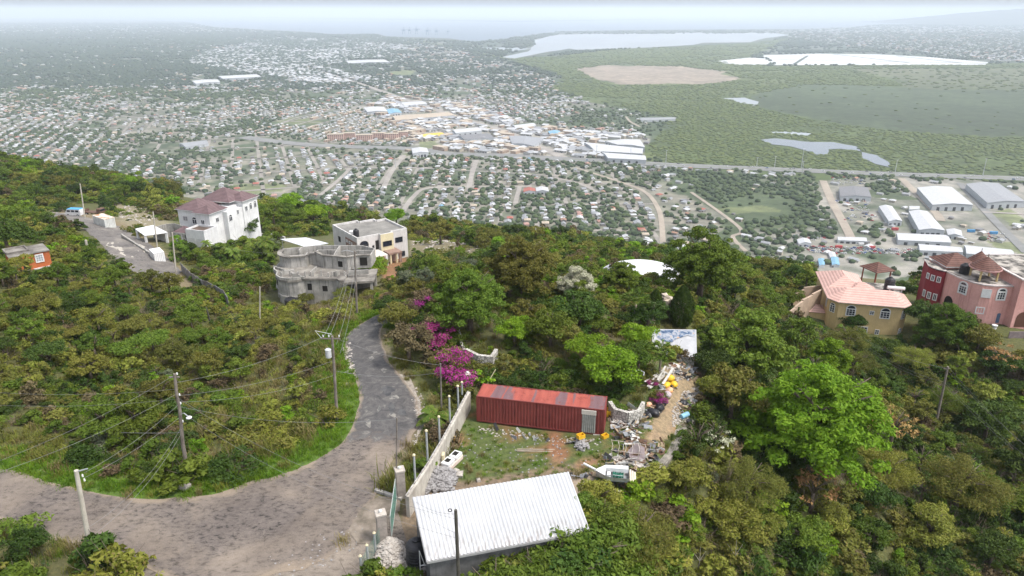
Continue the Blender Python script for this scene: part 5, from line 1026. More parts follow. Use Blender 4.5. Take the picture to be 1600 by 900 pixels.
def corr(x0, y0, x1, y1, z0, z1, amp, pitch):
    """corrugated panel between two plan points"""
    d = np.array([x1 - x0, y1 - y0]); Ln = np.linalg.norm(d); d = d / Ln; n = np.array([d[1], -d[0]]); V = []; k = int(Ln / pitch) * 4; pat = [0, 1, 1, 0]
    for i in range(k + 1):
        p = np.array([x0, y0]) + d * Ln * i / k + n * amp * pat[i % 4]; V += [(p[0], p[1], z0), (p[0], p[1], z1)]
    return V, [(2 * i, 2 * i + 2, 2 * i + 3, 2 * i + 1) for i in range(k)]
m = MB(); 
for q in ((.1, .05, L - .1, .05), (L - .05, .1, L - .05, Wd - .1), (L - .1, Wd - .05, .1, Wd - .05), (.05, Wd - .1, .05, .1)): m.add(*corr(*q, .12, Hc - .1, .035, .28))
m.build('body', RED, o); WKEEP.append([tuple(A[:2] + np.array([math.cos(rz) * x - math.sin(rz) * y, math.sin(rz) * x + math.cos(rz) * y])) for x, y in ((-.5, -.5), (L + .5, -.5), (L + .5, Wd + .3), (-.5, Wd + .3))])
m = MB(); [m.box(x, y, 0, x + .16, y + .16, Hc) for x in (-.01, L - .15) for y in (-.01, Wd - .15)]
for z0, z1 in ((0, .13), (Hc - .11, Hc - .01)): m.box(.16, -.005, z0, L - .16, .09, z1).box(.16, Wd - .09, z0, L - .16, Wd + .005, z1).box(0, .16, z0, .09, Wd - .16, z1).box(L - .09, .16, z0, L, Wd - .16, z1)
m.build('frame', RED, o)
V = []; k = 60
for i in range(k + 1): z = Hc - .03 + .025 * (1 if i % 4 in (1, 2) else 0) - .05 * math.exp(-((i - 22) / 6) ** 2); V += [(.08 + (L - .16) * i / k, .08, z), (.08 + (L - .16) * i / k, Wd - .08, z)]
MB().add(V, [(2 * i, 2 * i + 2, 2 * i + 3, 2 * i + 1) for i in range(k)]).build('roof', REDTOP, o)
d_ = MB().add(*corr(L - 1.95, -.02, L - .75, -.02, .15, 2.0, .03, .16)).build('shutter_door', M('grey_shutter', (.30, .31, .29), (.22, .22, .2), 3), o); MB().box(L - 2.0, -.09, 2.0, L - .72, -.01, 2.42).build('shutter_box', M('cream_metal', (.6, .56, .5)), d_)
b_ = MB().box(-.3, -.3, -.1, .3, .3, .3).build('concrete_block', CONC, loc=(B[0] - .6, B[1] + .3, -.1)); tag(b_, 'concrete block under the right end of the red container', 'block')
CR = M('yellow_plastic', (.75, .45, .03), (.62, .36, .02), 3, rough=.45)
def crate(label, loc, s=.35, rz=.2, mat=None, nm='crate', cat='crate'):
    m = MB().box(-s, -s * .7, 0, s, s * .7, s * .12, bev=.02); [m.box(*q) for q in ((-s, -s * .7, s * .12, -s + .04, s * .7, s * 1.1), (s - .04, -s * .7, s * .12, s, s * .7, s * 1.1), (-s + .041, -s * .7, s * .12, s - .041, -s * .7 + .04, s * 1.1), (-s + .041, s * .7 - .04, s * .12, s - .041, s * .7, s * 1.1))]
    o = m.build(nm, mat or CR, loc=loc); o.rotation_euler.z = rz; return tag(o, label, cat)
crate('yellow crate against the right end of the red container', tuple(G(948, 650, .1)), .55, .2); crate('orange crate at the foot of the red container corner', tuple(G(945, 684, 0)), .3, .6); crate('yellow crate beside the white sink unit', tuple(G(706, 694, .3)), .32, .1); crate('yellow crate on top of the small stone heap', tuple(G(907, 692, .5)), .33, .5)
# white corrugated shed roof
zt, zl = 3.5, 2.55
Q = [PZ(644.5, 777, zt), PZ(888.5, 737, zt), PZ(922, 829, zl), PZ(667, 877, zl)]; c0 = sum(Q) / 4
o = thing('corrugated_shed', 'long shed with sloping white corrugated roof', 'shed', (c0[0], c0[1], 0)); n = 170; V = []
for i in range(n + 1):
    t_ = i / n
    for p, q in ((Q[0], Q[1]), (Q[3], Q[2])): x = p + (q - p) * t_ - np.array([c0[0], c0[1], 0]); V.append((x[0], x[1], x[2] + .03 * math.sin(i * math.pi / 2)))
WROOF = NT('white_painted_zinc'); v = WROOF.coord(); v2 = WROOF.coord('Object', (4, .7, .7)); nn_ = WROOF.noise(1.6, 5, .65, v2); n5 = WROOF.noise(.5, 5, .6, v); sx = WROOF.new('ShaderNodeSeparateXYZ'); WROOF.link(v, sx.inputs[0])
c_ = WROOF.ramp(n5, [(.3, (.42, .43, .45)), (.7, (.53, .53, .54))]); c_ = WROOF.mix(c_, (.25, .22, .2), WROOF.math('MULTIPLY', WROOF.ramp(nn_, [(.46, (0, 0, 0)), (.62, (1, 1, 1))]), WROOF.math('MAXIMUM', WROOF.math('MULTIPLY', WROOF.math('SUBTRACT', 2.95, sx.outputs[2]), 2.2), .10)))
WROOF.col(c_); WROOF.b.inputs['Roughness'].default_value = .4
MB().add(V, [(2 * i, 2 * i + 1, 2 * i + 3, 2 * i + 2) for i in range(n)]).build('roof', WROOF.mat, o)
loc_ = [q - np.array([c0[0], c0[1], 0]) for q in Q]; ins = [p * np.array([.97, .93, 1]) for p in loc_]; m = MB()
for i in range(4):
    a, b = ins[i], ins[(i + 1) % 4]; m.add([(a[0], a[1], -2.5), (b[0], b[1], -2.5), (b[0], b[1], b[2] - .06), (a[0], a[1], a[2] - .06)], [(3, 2, 1, 0) if i else (0, 1, 2, 3)])
m.build('wall', M('grey_block_wall', (.17, .17, .175), (.09, .09, .09), 1.2, streak=((.08, .08, .08), .7)), o)
m = MB(); a, b = loc_[3], loc_[2]; m.beam((a[0], a[1], a[2] - .12), (b[0], b[1], b[2] - .12), .08, .16); a, b = loc_[3], loc_[0]; m.beam((a[0], a[1], a[2] - .1), (b[0], b[1], b[2] - .1), .06, .14); m.build('fascia', M('grey_fascia', (.35, .35, .35)), o)
WKEEP.append([tuple(q[:2]) for q in Q])
tp = G(652, 884); tank(None, 'big black water tank at the left end of the white shed', (tp[0], tp[1], tp[2] + .35), .72, 1.75)
m = MB(); [m.box(x - .07, y - .07, -.4, x + .07, y + .07, .25) for x in (-.5, .5) for y in (-.5, .5)]; m.box(-.75, -.75, .25, .75, .75, .34); tag(m.build('tank_stand', CONC, loc=(tp[0], tp[1], tp[2])), 'concrete stand under the big black tank by the shed', 'stand')
m = MB(); m.tube([(0, 0, 0), (0, 0, 2.1)], .035, 6).tube([(0, 0, 2.1), (.28, .1, .9), (.0, 0, .88)], .03, 6).tube([(0, 0, .88), (.9, .1, .88)], .03, 6); tag(m.build('water_pipe', WFR, loc=(tp[0] + .35, tp[1] - .95, tp[2])), 'white pipes rising before the big black tank', 'pipe')
# boundary wall with posts, pillars, mesh gate
Wt = [(636,776),(652,752),(672,722),(692,688),(710,655),(724,628),(733,612)]; CW = M('limewashed_wall', (.56, .53, .47), (.36, .33, .29), .8, streak=((.2, .18, .15), .8), bump=.3)
Pw = [PZ(u, v, 1.9) for u, v in Wt]; m = MB(); c = Pw[0].copy(); c[2] = 0
for a, b in zip(Pw[:-1], Pw[1:]): m.beam(a - c - np.array([0, 0, 1.05]), (b - c - np.array([0, 0, 1.05])) * 1.0 + (b - a) * .001, .28, 2.1)
o = thing('boundary_wall', 'pale limewashed boundary wall along the road beside the yard', 'wall', c); m.build('wall', CW, o)
m = MB()
for i, (a, b) in enumerate(zip(Pw[:-1], Pw[1:])): m.beam(a - c + np.array([-.1, 0, .05]), b - c + np.array([-.1, 0, .05]), .1, .09)
m.build('coping', M('dark_coping', (.12, .11, .1), (.5, .48, .45), 3), o)
for k, (u, vt, vb) in enumerate([(649,712,752),(668,674,716),(687,652,688),(703,620,655),(716,604,634),(722,598,612)]):
    p = PZ(u, vb, 1.75); tp_ = PY(u, vt, p[1]); hh_ = tp_[2] - p[2]; pm = MB().tube([(0, 0, -.3), (0, 0, hh_)], .085, 10).build('post', M('grey_post_paint', (.38, .4, .4), (.28, .3, .3), 2), o, loc=tuple(p - c)); MB().lathe((0, 0, hh_ + .002), [(.11, 0), (.13, .05), (.08, .14), (.02, .16)], 10).build('cap', YCREAM, pm)
def pillar(label, u, vb, vt, w_):
    p = G(u, vb); h = PY(u, vt, p[1])[2] - p[2]; o = thing('gate_pillar', label, 'pillar', p, .35); MB().box(-w_, -w_, -.5, w_, w_, h * .93, bev=.02).build('shaft', M('pillar_stone', (.42, .37, .33), (.26, .23, .21), 2, bump=.3), o); MB().box(-w_ * 1.15, -w_ * 1.15, h * .932, w_ * 1.15, w_ * 1.15, h, bev=.03).build('cap', M('pillar_cap', (.5, .45, .4)), o); MB().lathe((0, 0, h + .001), [(.1, 0), (.14, .08), (.1, .18), (.03, .21)], 10).build('lamp', M('lamp_globe', (.7, .72, .7), rough=.2), o); return p
g1 = pillar('taller stone gate pillar at the end of the boundary wall', 627, 776, 732, .33); g2 = pillar('nearer stone gate pillar by the lower rubble pile', 598, 846, 800, .33); pillar('white square pillar at the far end of the boundary wall', 731, 612, 583, .24)
def meshpanel(m, a, b, h, st=.16, r=.007):
    a, b = np.array(a, float), np.array(b, float); n = int(np.linalg.norm(b - a) / st)
    for i in range(n + 1): p = a + (b - a) * i / n; m.beam(p, p + (0, 0, h), r * 2, r * 2)
    for i in range(int(h / st) + 1): m.beam(a + (0, 0, i * st), b + (0, 0, i * st), r * 2, r * 2)
GRN = M('green_mesh', (.14, .28, .22), (.1, .2, .16), 3); o = thing('mesh_gate', 'open green mesh gate leaf between the stone pillars', 'gate', g1, 0)
e = G(612, 842) - g1; e[2] = 0; m = MB(); meshpanel(m, (-.3, -.4, .15), (e[0], e[1], .15), 1.7); m.build('mesh', GRN, o); m = MB(); F_ = M('gate_frame', (.45, .48, .46)); a = np.array([-.3, -.4, .1]); b = np.array([e[0], e[1], .1]); up_ = np.array([0, 0, 1.8]); [m.tube([p, q], .03, 6) for p, q in ((a, b), (a + up_, b + up_), (a, a + up_), (b, b + up_))]; m.build('frame', F_, o)
o = thing('mesh_fence', 'green mesh fence on posts beside the lower rubble pile', 'fence', g2, 0); e = G(566, 905) - g2; m = MB(); meshpanel(m, (-.1, -.4, .1), (e[0], e[1], .1), 1.4, .2); m.build('mesh', GRN, o)
for f in (.35, .7, 1.0): pm = MB().tube([(e[0] * f, e[1] * f, -.3), (e[0] * f, e[1] * f, 1.7)], .08, 10).build('post', M('grey_post_paint', (.38, .4, .4)), o); MB().lathe((e[0] * f, e[1] * f, 1.702), [(.1, 0), (.12, .05), (.03, .15)], 10).build('cap', YCREAM, pm)
a, b = PZ(640, 790, .1), PZ(690, 705, .1); o = thing('yard_mesh_fence', 'low white mesh panel leaning inside the boundary wall', 'fence', a); m = MB(); meshpanel(m, (0, 0, 0), tuple(b - a), 1.1, .25, .006); m.build('mesh', M('pale_mesh', (.5, .52, .5)), o); m = MB(); m.tube([(0, 0, 1.15), tuple(b - a + (0, 0, 1.15))], .03, 6).tube([(0, 0, .1), tuple((b - a) * .5 + (0, 0, 1.1))], .03, 6); m.build('rail', F_, o)
m = MB().beam((0, 0, 0), tuple(G(628, 782) - G(586, 768)), .25, .22); tag(m.build('fallen_beam', CONC, loc=tuple(G(586, 768, .15))), 'dark beam lying on the verge before the taller gate pillar', 'beam')
# sink unit
p = G(706, 726, .02); o = thing('sink_unit', 'white and pink concrete double sink unit in the yard', 'sink', p, R(62)); PKW = M('pinkish_concrete', (.66, .56, .5), (.55, .42, .37), 2)
MB().box(-1.15, -.42, 0, 1.15, .42, .4, bev=.04).build('base', PKW, o); m = MB().box(-1.1, -.38, .403, -.05, .38, .75, bev=.05).box(.08, -.38, .403, 1.1, .38, .7, bev=.05).build('basin', WHITEW, o); MB().box(-.8, -.2, .753, -.35, .2, .79).box(.35, -.2, .703, .85, .2, .74).build('basin_opening', DKIN, o)
m = MB(); m.tube([(0, 0, 0), (.35, .5, 1.2)], .025, 5); m.tube([(.1, 0, 0), (.6, .4, .9)], .025, 5); tag(m.build('leaning_sticks', M('raw_timber', (.5, .32, .18), (.36, .22, .12), 3), loc=tuple(G(714, 706, .3))), 'two thin timber sticks leaning by the sink unit', 'sticks')
m = MB().box(-.12, -.3, 0, .12, .3, 1.2, bev=.04); tag(m.build('concrete_stub', YCREAM, loc=tuple(G(693, 728))), 'short cream concrete post beside the sink unit', 'post')
m = MB(); [m.beam((0, i * .25, .06), (3.4, -.1 + i * .3, .06), .1, .06) for i in range(2)]; tag(m.build('timber_planks', M('grey_timber', (.42, .36, .28), (.3, .25, .2), 3), loc=tuple(G(808, 706, .03))), 'two grey timber lengths lying in the yard grass', 'planks')
# boat on the ground
p0, p1 = G(931, 750), G(981, 766); rz = math.atan2(p1[1] - p0[1], p1[0] - p0[0]); o = thing('white_boat', 'derelict white boat with green tarpaulin in its cockpit', 'boat', (p0[0], p0[1], p0[2]), rz + .02); Lb = float(np.hypot(*(p1 - p0)[:2]))
st = [(0, .10, .75), (.06, .34, .6), (.2, .62, .42), (.45, .82, .3), (.75, .85, .26), (1, .8, .26)]; V = []; 
for t_, hw, kz in st: x = t_ * Lb; V += [(x, -hw, .95), (x, -hw * .8, .45 + kz * .3), (x, 0, kz * .5), (x, hw * .8, .45 + kz * .3), (x, hw, .95)]
MB().add(V, [(5 * i + k, 5 * i + k + 1, 5 * i + 6 + k, 5 * i + 5 + k) for i in range(5) for k in range(4)] + [(25, 26, 27, 28, 29)]).build('hull', M('old_gelcoat', (.66, .65, .63), (.45, .43, .4), 1.5, streak=((.25, .22, .2), .7), rough=.35), o)
V = [(t_ * Lb, s * hw, .97) for t_, hw, kz in st for s in (-1, 1)]; D2 = M('boat_deck', (.80, .80, .80), (.7, .7, .7), 2, rough=.3)
m = MB(); m.add([(0, -.1, .97), (0, .1, .97), (.28 * Lb, .72, 1.0), (.28 * Lb, -.7, 1.0)], [(0, 1, 2, 3)[::-1]]); m.add([(.28 * Lb, .1, 1.0), (.28 * Lb, .72, 1.0), (.98 * Lb, .82, 1.0), (.98 * Lb, .1, 1.0)], [(0, 1, 2, 3)[::-1]]); m.box(.28 * Lb, .1, .8, .98 * Lb, .16, 1.18); m.build('deck', D2, o)
MB().box(.3 * Lb, -.7, .5, .95 * Lb, .09, .56).build('cockpit_floor', M('boat_floor', (.3, .32, .33)), o); tz = MB(); rr = np.random.default_rng(5); gx, gy = 10, 6; Vt = [(Lb * (.5 + .33 * i / gx), -.62 + .66 * j / gy, .72 + .22 * rr.random()) for i in range(gx + 1) for j in range(gy + 1)]; tz.add(Vt, [(i * (gy + 1) + j, (i + 1) * (gy + 1) + j, (i + 1) * (gy + 1) + j + 1, i * (gy + 1) + j + 1) for i in range(gx) for j in range(gy)]); tz.build('tarpaulin', M('green_tarp', (.03, .16, .11), (.02, .1, .07), 3), o)
MB().box(.32 * Lb, -.5, .57, .44 * Lb, 0, .95, bev=.05).build('console', WHITEW, o); MB().tube([(.3 * Lb, -.72, 1.0), (.5 * Lb, -.9, 1.25), (.8 * Lb, -.8, 1.15)], .025, 6).build('rail', STEEL, o)
m = MB(); [m.box(Lb * (1.02 + .07 * i), -.8, .55 - .1 * i, Lb * (1.08 + .07 * i), .75, .75 - .1 * i, bev=.03) for i in range(3)]; m.build('swim_step', M('cream_step', (.64, .58, .48)), o)
m = MB().tube([tuple(G(912, 730, .35) - G(912, 730)), tuple(G(930, 742, .5) - G(912, 730))], .1, 10); tag(m.build('white_pipe', D2, loc=tuple(G(912, 730))), 'thick white pipe lying from the boat towards the shed', 'pipe')
# bent pipe frame
p = G(955, 716); o = thing('pipe_frame', 'rusty white pipe frame with curved hoops standing in the yard', 'metal frame', p, R(-14)); PP = M('old_white_pipe', (.5, .47, .43), (.3, .22, .18), 4)
for i in range(6): x = i * .55; MB().tube([(x, 0, 0), (x, 0, .8), (x + .05, .25, 1.1), (x - .1, .75, 1.2), (x - .15, 1.0, 1.15)], .025, 6).build('hoop', PP, o)
MB().tube([(0, 0, .8), (2.9, 0, .8)], .025, 6).tube([(-.1, .9, 1.17), (2.7, .9, 1.17)], .025, 6).tube([(0, 0, .1), (2.9, 0, .1)], .025, 6).build('rail', PP, o)
m = MB(); m.add([(0, 0, 0), (1.2, .1, .05), (1.3, .9, .7), (.6, 1.1, 1.0), (-.1, .8, .5)], [(0, 1, 2, 3, 4)]); tag(m.build('crumpled_sheet', M('mauve_sheet', (.27, .22, .23), (.18, .15, .15), 2), loc=tuple(G(985, 720))), 'crumpled mauve grey sheet behind the pipe frame', 'sheet')
m = MB().box(-.6, -.3, 0, .6, .3, .12, bev=.03); q = m.build('concrete_plank', LSTONE, loc=tuple(G(992, 726, .05))); q.rotation_euler.z = -.6; tag(q, 'pale concrete slab lying right of the pipe frame', 'slab')
# curved stone wall, planks, bags
def stone_arc(label, pts, zt, h, th, mat, name='stone_wall', cat='wall'):
    P = [G(*q) for q in pts]; c = P[0].copy(); m = MB()
    for a, b in zip(P[:-1], P[1:]): m.beam(a - c + (0, 0, h / 2 - .3), (b - c) * 1.0 + (b - a) * .02 + (0, 0, h / 2 - .3), th, h + .6)
    o = m.build(name, mat, loc=tuple(c)); return tag(o, label, cat)
LS2 = NT('whitewashed_rubble'); v = LS2.coord(); vo = LS2.new('ShaderNodeTexVoronoi', feature='DISTANCE_TO_EDGE'); vo.inputs['Scale'].default_value = 3.2; LS2.link(v, vo.inputs['Vector']); n = LS2.noise(2, 5, .6, v); LS2.col(LS2.mix(LS2.ramp(n, [(.3, (.36, .34, .3)), (.7, (.58, .56, .52))]), LS2.ramp(vo.outputs['Distance'], [(.02, (.25, .25, .25)), (.1, (1, 1, 1))]), .9, 'MULTIPLY')); LS2.bump(vo.outputs['Distance'], .7, .1); LS2 = LS2.mat
stone_arc('curved whitewashed stone wall behind the red container end', [(952,645),(960,657),(980,663),(997,660),(1004,646)], 0, 1.25, .35, LS2); stone_arc('pale low stone wall under the bougainvillea', [(728,562),(748,572),(768,574),(776,562)], 0, 1.3, .35, LS2); stone_arc('pale stone kerb wall climbing beside the bougainvillea', [(716,520),(722,545),(728,560)], 0, .7, .3, LS2)
stone_arc('long stone retaining wall along the yard edge', [(1010,752),(1035,722),(1052,700),(1062,672),(1078,656)], 0, .15, .9, M('mossy_stone', (.33, .3, .26), (.14, .13, .11), 1.4, bump=.6)); stone_arc('stone retaining wall right of the gravel heap', [(1082,660),(1094,632),(1102,612)], 0, .35, .5, M('mossy_stone', (.33, .3, .26)))
rr = np.random.default_rng(8); p = G(1022, 598)
for k in range(9):
    a = rr.normal(.95, .12); d = np.array([math.cos(a), math.sin(a), 0]) * rr.uniform(1.3, 2.0); c = p + np.array([rr.uniform(-.4, 1.3), rr.uniform(-.3, .8), .12 + .09 * k]); m = MB().beam(-d, d, rr.uniform(.16, .4), .05); tag(m.build('plank', M('white_board', (.62, .6, .56), (.4, .38, .35), 3), loc=tuple(c)), 'weathered white board in the pile below the blue and white slab', 'plank', 'boards of the white pile')
def bag(label, u, v, s, mat, seed, name='bag', dz=0, sh=(1, .8, .7)):
    import bmesh
    bm = bmesh.new(); bmesh.ops.create_icosphere(bm, subdivisions=3, radius=1)
    for q in bm.verts:
        x = np.array(q.co); k = .82 + .36 * float(vnoise(x[0] * 2.2 + seed, x[1] * 2.2 + x[2] * 2, .8, seed)) ; q.co = Vector((x[0] * k * sh[0] * s, x[1] * k * sh[1] * s, max(-.5, x[2] * k) * sh[2] * s + .45 * s * sh[2]))
    V = [tuple(q.co) for q in bm.verts]; Fs = [tuple(w.index for w in f.verts) for f in bm.faces]; bm.free(); o = link_mesh(name, V, Fs, mat, smooth=True, loc=tuple(G(u, v, dz))); o.rotation_euler.z = seed; return tag(o, label, 'bag')
YB = M('yellow_sack', (.78, .50, .03), (.6, .36, .03), 5, rough=.45); OB = M('orange_sack', (.75, .34, .12), (.6, .4, .3), 4, rough=.5); BB = M('black_sack', (.015, .015, .018), (.03, .03, .035), 4, rough=.35)
for k, (a, b, s, mt, dz, lb) in enumerate([(1041,604,.5,YB,0,'leftmost yellow bag of the heap on the path'), (1051,602,.5,YB,0,'rightmost yellow bag of the heap on the path'), (1046,599,.48,YB,.45,'top yellow bag of the heap on the path'), (1046,612,.45,OB,0,'orange bag below the yellow bags'), (1043,618,.42,M('pale_sack', (.55, .5, .5), (.4, .3, .35), 3),0,'pale bag between the orange and black bags'),
    (1020,648,.62,BB,0,'largest black bag beside the small bougainvillea'), (1030,640,.55,BB,0,'black bag behind the largest black bag'), (1012,651,.45,BB,0,'leftmost black bag at the rubble'), (1035,632,.4,BB,0,'black bag nearest the orange bag'), (1013,634,.35,OB,0,'orange bucket shaped bag behind the black bags'), (1068,632,.5,BB,0,'black bag on the gravel heap'), (1073,636,.4,BB,.1,'small black bag right of the one on the gravel')]): bag(lb, a, b, s, mt, k + 1, dz=dz)
m = MB().tube([(0, 0, .25), (.75, .55, .25)], .24, 14); q = m.build('blue_drum', M('pale_blue_plastic', (.25, .48, .6), (.2, .38, .5), 2, rough=.4), loc=tuple(G(1064, 655))); tag(q, 'pale blue drum lying below the black bags on gravel', 'drum')
m = MB().lathe((0, 0, 0), [(.22, 0), (.28, .7), (.3, .72), (.27, .8)], 14); q = m.build('black_bin', TANK, loc=tuple(G(1076, 668))); tag(q, 'upright black bin at the retaining wall corner', 'bin')
m = MB(); m.tube([(0, 0, 0), (.2, .3, .5), (.9, .4, .6), (1.3, .1, .5), (1.2, -.2, .3)], .06, 8); tag(m.build('white_hose', WFR, loc=tuple(G(985, 598, .6))), 'thick white bent pipe among shrubs above the curved wall', 'pipe')
crate('yellow crate lost in the garden shrubs', tuple(G(918, 482, .5)), .6, .4)
m = MB().tube([(0, 0, 0), (1.1, .4, 1.9)], .04, 6); tag(m.build('leaning_pipe', YCREAM, loc=tuple(G(757, 610, .2))), 'cream pipe leaning behind the red container', 'pipe')
# blue and white tiled slab roof over a stone base
Q = [PZ(1018, 514, 2.5), PZ(1088, 515, 2.5), PZ(1089, 559, .9), PZ(1020, 552, .9)]; c0 = sum(Q) / 4; o = thing('tiled_slab', 'sloping white slab with blue mosaic band on a stone base', 'slab', (c0[0], c0[1], 0)); loc_ = [q - np.array([c0[0], c0[1], 0]) for q in Q]
t = NT('white_slab_face'); v = t.coord(); n = t.noise(1.1, 5, .6, v); t.col(t.ramp(n, [(.3, (.34, .35, .37)), (.7, (.47, .47, .49))])); V = [tuple(p) for p in loc_] + [(p[0], p[1], p[2] - .2) for p in loc_]; MB().add(V, [(3, 2, 1, 0), (4, 5, 6, 7), (0, 1, 5, 4), (1, 2, 6, 5), (2, 3, 7, 6), (3, 0, 4, 7)]).build('slab', t.mat, o)
t = NT('blue_mosaic'); v = t.coord(); n = t.noise(1.6, 6, .7, v, .6); n2 = t.noise(3.2, 3, .6, v); c_ = t.ramp(n, [(.36, (.04, .07, .13)), (.46, (.08, .13, .22)), (.54, (.32, .34, .38))]); c_ = t.mix(c_, (.45, .28, .18), t.ramp(n2, [(.62, (0, 0, 0)), (.67, (1, 1, 1))])); t.col(c_)
def on(s, r_): a = loc_[0] + (loc_[1] - loc_[0]) * s; b = loc_[3] + (loc_[2] - loc_[3]) * s; q = a + (b - a) * r_; return (q[0], q[1], q[2] + .012)
MB().add([on(.04, .03), on(.97, .03), on(.97, .30), on(.80, .22), on(.55, .36), on(.46, .5), on(.25, .48), on(.12, .34)], [tuple(range(8))[::-1]]).build('mosaic_band', t.mat, o)
MB().prism([(p[0] * .9, p[1] * .9) for p in loc_], -1, .68).build('base', LS2, o)
k = stone_arc('sandy concrete rim curving above the blue and white slab', [(1012,512),(1020,500),(1036,494),(1050,498),(1062,506)], 0, 2.6, .9, M('sandy_render', (.55, .47, .38), (.4, .34, .28), 1), 'rim_wall'); m = MB(); rr = np.random.default_rng(2); [rock(m, (0, 0, .4 * i), .9 - .2 * i, rr) for i in range(3)]; tag(m.build('boulder', M('sandy_render', (.55, .47, .38)), loc=tuple(G(1036, 500, 2.3))), 'tall pale rock standing on the sandy rim', 'boulder')
# loose scrap: thin plates, laths and lumps nobody could count
m = MB(); rr = np.random.default_rng(31)
for poly, cnt in (([(950,640),(1010,636),(1015,665),(1000,690),(955,688)], 150), ([(1010,640),(1040,590),(1062,592),(1030,655)], 60), ([(985,690),(1040,690),(1030,720),(985,745),(940,720)], 130), ([(1045,566),(1090,568),(1092,600),(1060,592)], 90), ([(1054,640),(1075,612),(1094,616),(1078,655)], 60), ([(750,664),(935,686),(930,700),(760,685)], 14), ([(888,742),(935,735),(1000,775),(960,800)], 40)):
    us = [p[0] for p in poly]; vs = [p[1] for p in poly]; k = 0
    while k < cnt:
        a, b = rr.uniform(min(us), max(us)), rr.uniform(min(vs), max(vs))
        if not inpoly(np.array([a]), np.array([b]), poly)[0]: continue
        k += 1; c = G(a, b, rr.uniform(.03, .3)); d = rr.normal(size=3) * (1, 1, .3); d /= np.linalg.norm(d); e = np.cross(d, rr.normal(size=3)); e /= np.linalg.norm(e); f = np.cross(d, e); m.obox(c, d * rr.uniform(.1, .55), e * rr.uniform(.03, .22), f * .015, int(rr.integers(0, 5)))
tag(m.build('scrap', [M('scrap_white', (.5, .5, .48)), M('scrap_brown', (.2, .12, .08)), M('scrap_grey', (.25, .26, .28)), M('scrap_dark', (.05, .05, .055)), M('scrap_timber', (.34, .26, .17))]), kind='stuff')
# upper road: containers, vehicles
def cbox(name, label, cat, px, py_, L, Wd, Hc, rz, mat, dmat=None):
    p = G(px, py_); o = thing(name, label, cat, p, rz); m = MB(); 
    for q in ((0, 0, L, 0), (L, 0, L, Wd), (L, Wd, 0, Wd), (0, Wd, 0, 0)): m.add(*corr(*q, .1, Hc, .04, .3))
    m.build('body', mat, o); MB().box(-.03, -.03, Hc + .002, L + .03, Wd + .03, Hc + .08).box(-.02, -.02, 0, L + .02, Wd + .02, .1).build('frame', dmat or mat, o); MB().box(L * .02, -.07, .2, L * .02 + .05, -.045, Hc - .1).build('lock_rod', STEEL, o); return o
ROOFR = M('rusty_white_roof', (.66, .62, .56), (.4, .2, .1), .9, lo=.38, hi=.55)
cbox('shipping_container', 'white shipping container with rusty roof beside the upper road', 'shipping container', 182, 356, 6.0, 2.4, 2.5, R(142), M('dirty_white_metal', (.62, .64, .62), (.5, .51, .49), 1, streak=((.3, .27, .22), .6)), ROOFR)
cbox('cargo_box', 'plain white cargo box at the foot of the upper road', 'cargo box', 259, 409, 3.6, 1.9, 2.0, R(128), M('white_grp', (.74, .74, .74), (.66, .66, .66), 1, rough=.4))
TYRE = M('tyre', (.02, .02, .02)); 
def wheel(par, x, y, r, w_):
    wm = MB().tube([(x, y - w_ / 2, r), (x, y + w_ / 2, r)], r, 14).build('wheel', TYRE, par); MB().tube([(x, y - w_ / 2 - .01, r), (x, y + w_ / 2 + .01, r)], r * .5, 10).build('rim', STEEL, wm)
p = G(118, 337); o = thing('minibus', 'white minibus with bright blue roof parked under the trees', 'minibus', p, R(172)); pr = [(-2.2, .35), (2.1, .35), (2.2, .9), (2.0, 1.15), (1.55, 1.85), (-2.15, 1.9), (-2.25, 1.2)]
def extr(prof, y0, y1, m): 
    n = len(prof); V = [(x, y0, z) for x, z in prof] + [(x, y1, z) for x, z in prof]; return m.add(V, [(i, (i + 1) % n, n + (i + 1) % n, n + i) for i in range(n)] + [tuple(range(n))[::-1], tuple(range(n, 2 * n))])
extr(pr, -.85, .85, MB()).build('body', WHITEW, o); MB().box(-2.1, -.82, 1.903, 1.5, .82, 2.0, bev=.03).build('roof', M('sky_blue_paint', (.05, .35, .7), (.04, .3, .6), 2, rough=.35), o)
for x in (-1.8, -.6, .6):
    for s in (-1, 1): MB().box(x, s * .86 - .01, 1.2, x + .95, s * .86 + .01, 1.7).build('window', GLASS, o)
MB().obox((1.81, 0, 1.5), (.2, 0, -.3), (0, .7, 0), (.01, 0, .01)).build('windscreen', GLASS, o)
for x in (-1.4, 1.4):
    for s in (-.8, .8): wheel(o, x, s, .33, .2)
p = G(148, 336); o = thing('flatbed_truck', 'rusty brown flatbed truck behind the minibus', 'truck', p, R(-14)); RU = M('rusty_metal', (.16, .09, .06), (.09, .06, .05), 1.5)
MB().box(-2.6, -1, .75, 1.6, 1, .95).box(-2.6, -1, .952, -2.5, 1, 1.6).build('bed', RU, o); MB().box(1.65, -.95, .6, 3.0, .95, 2.1, bev=.12).build('cab', RU, o); MB().box(2.4, -.8, 1.4, 3.02, .8, 1.95).build('windscreen', GLASS, o); MB().box(-2.5, -.35, .5, 2.6, .35, .74).build('chassis', RU, o)
for x in (-1.7, 2.3):
    for s in (-.85, .85): wheel(o, x, s, .45, .28)
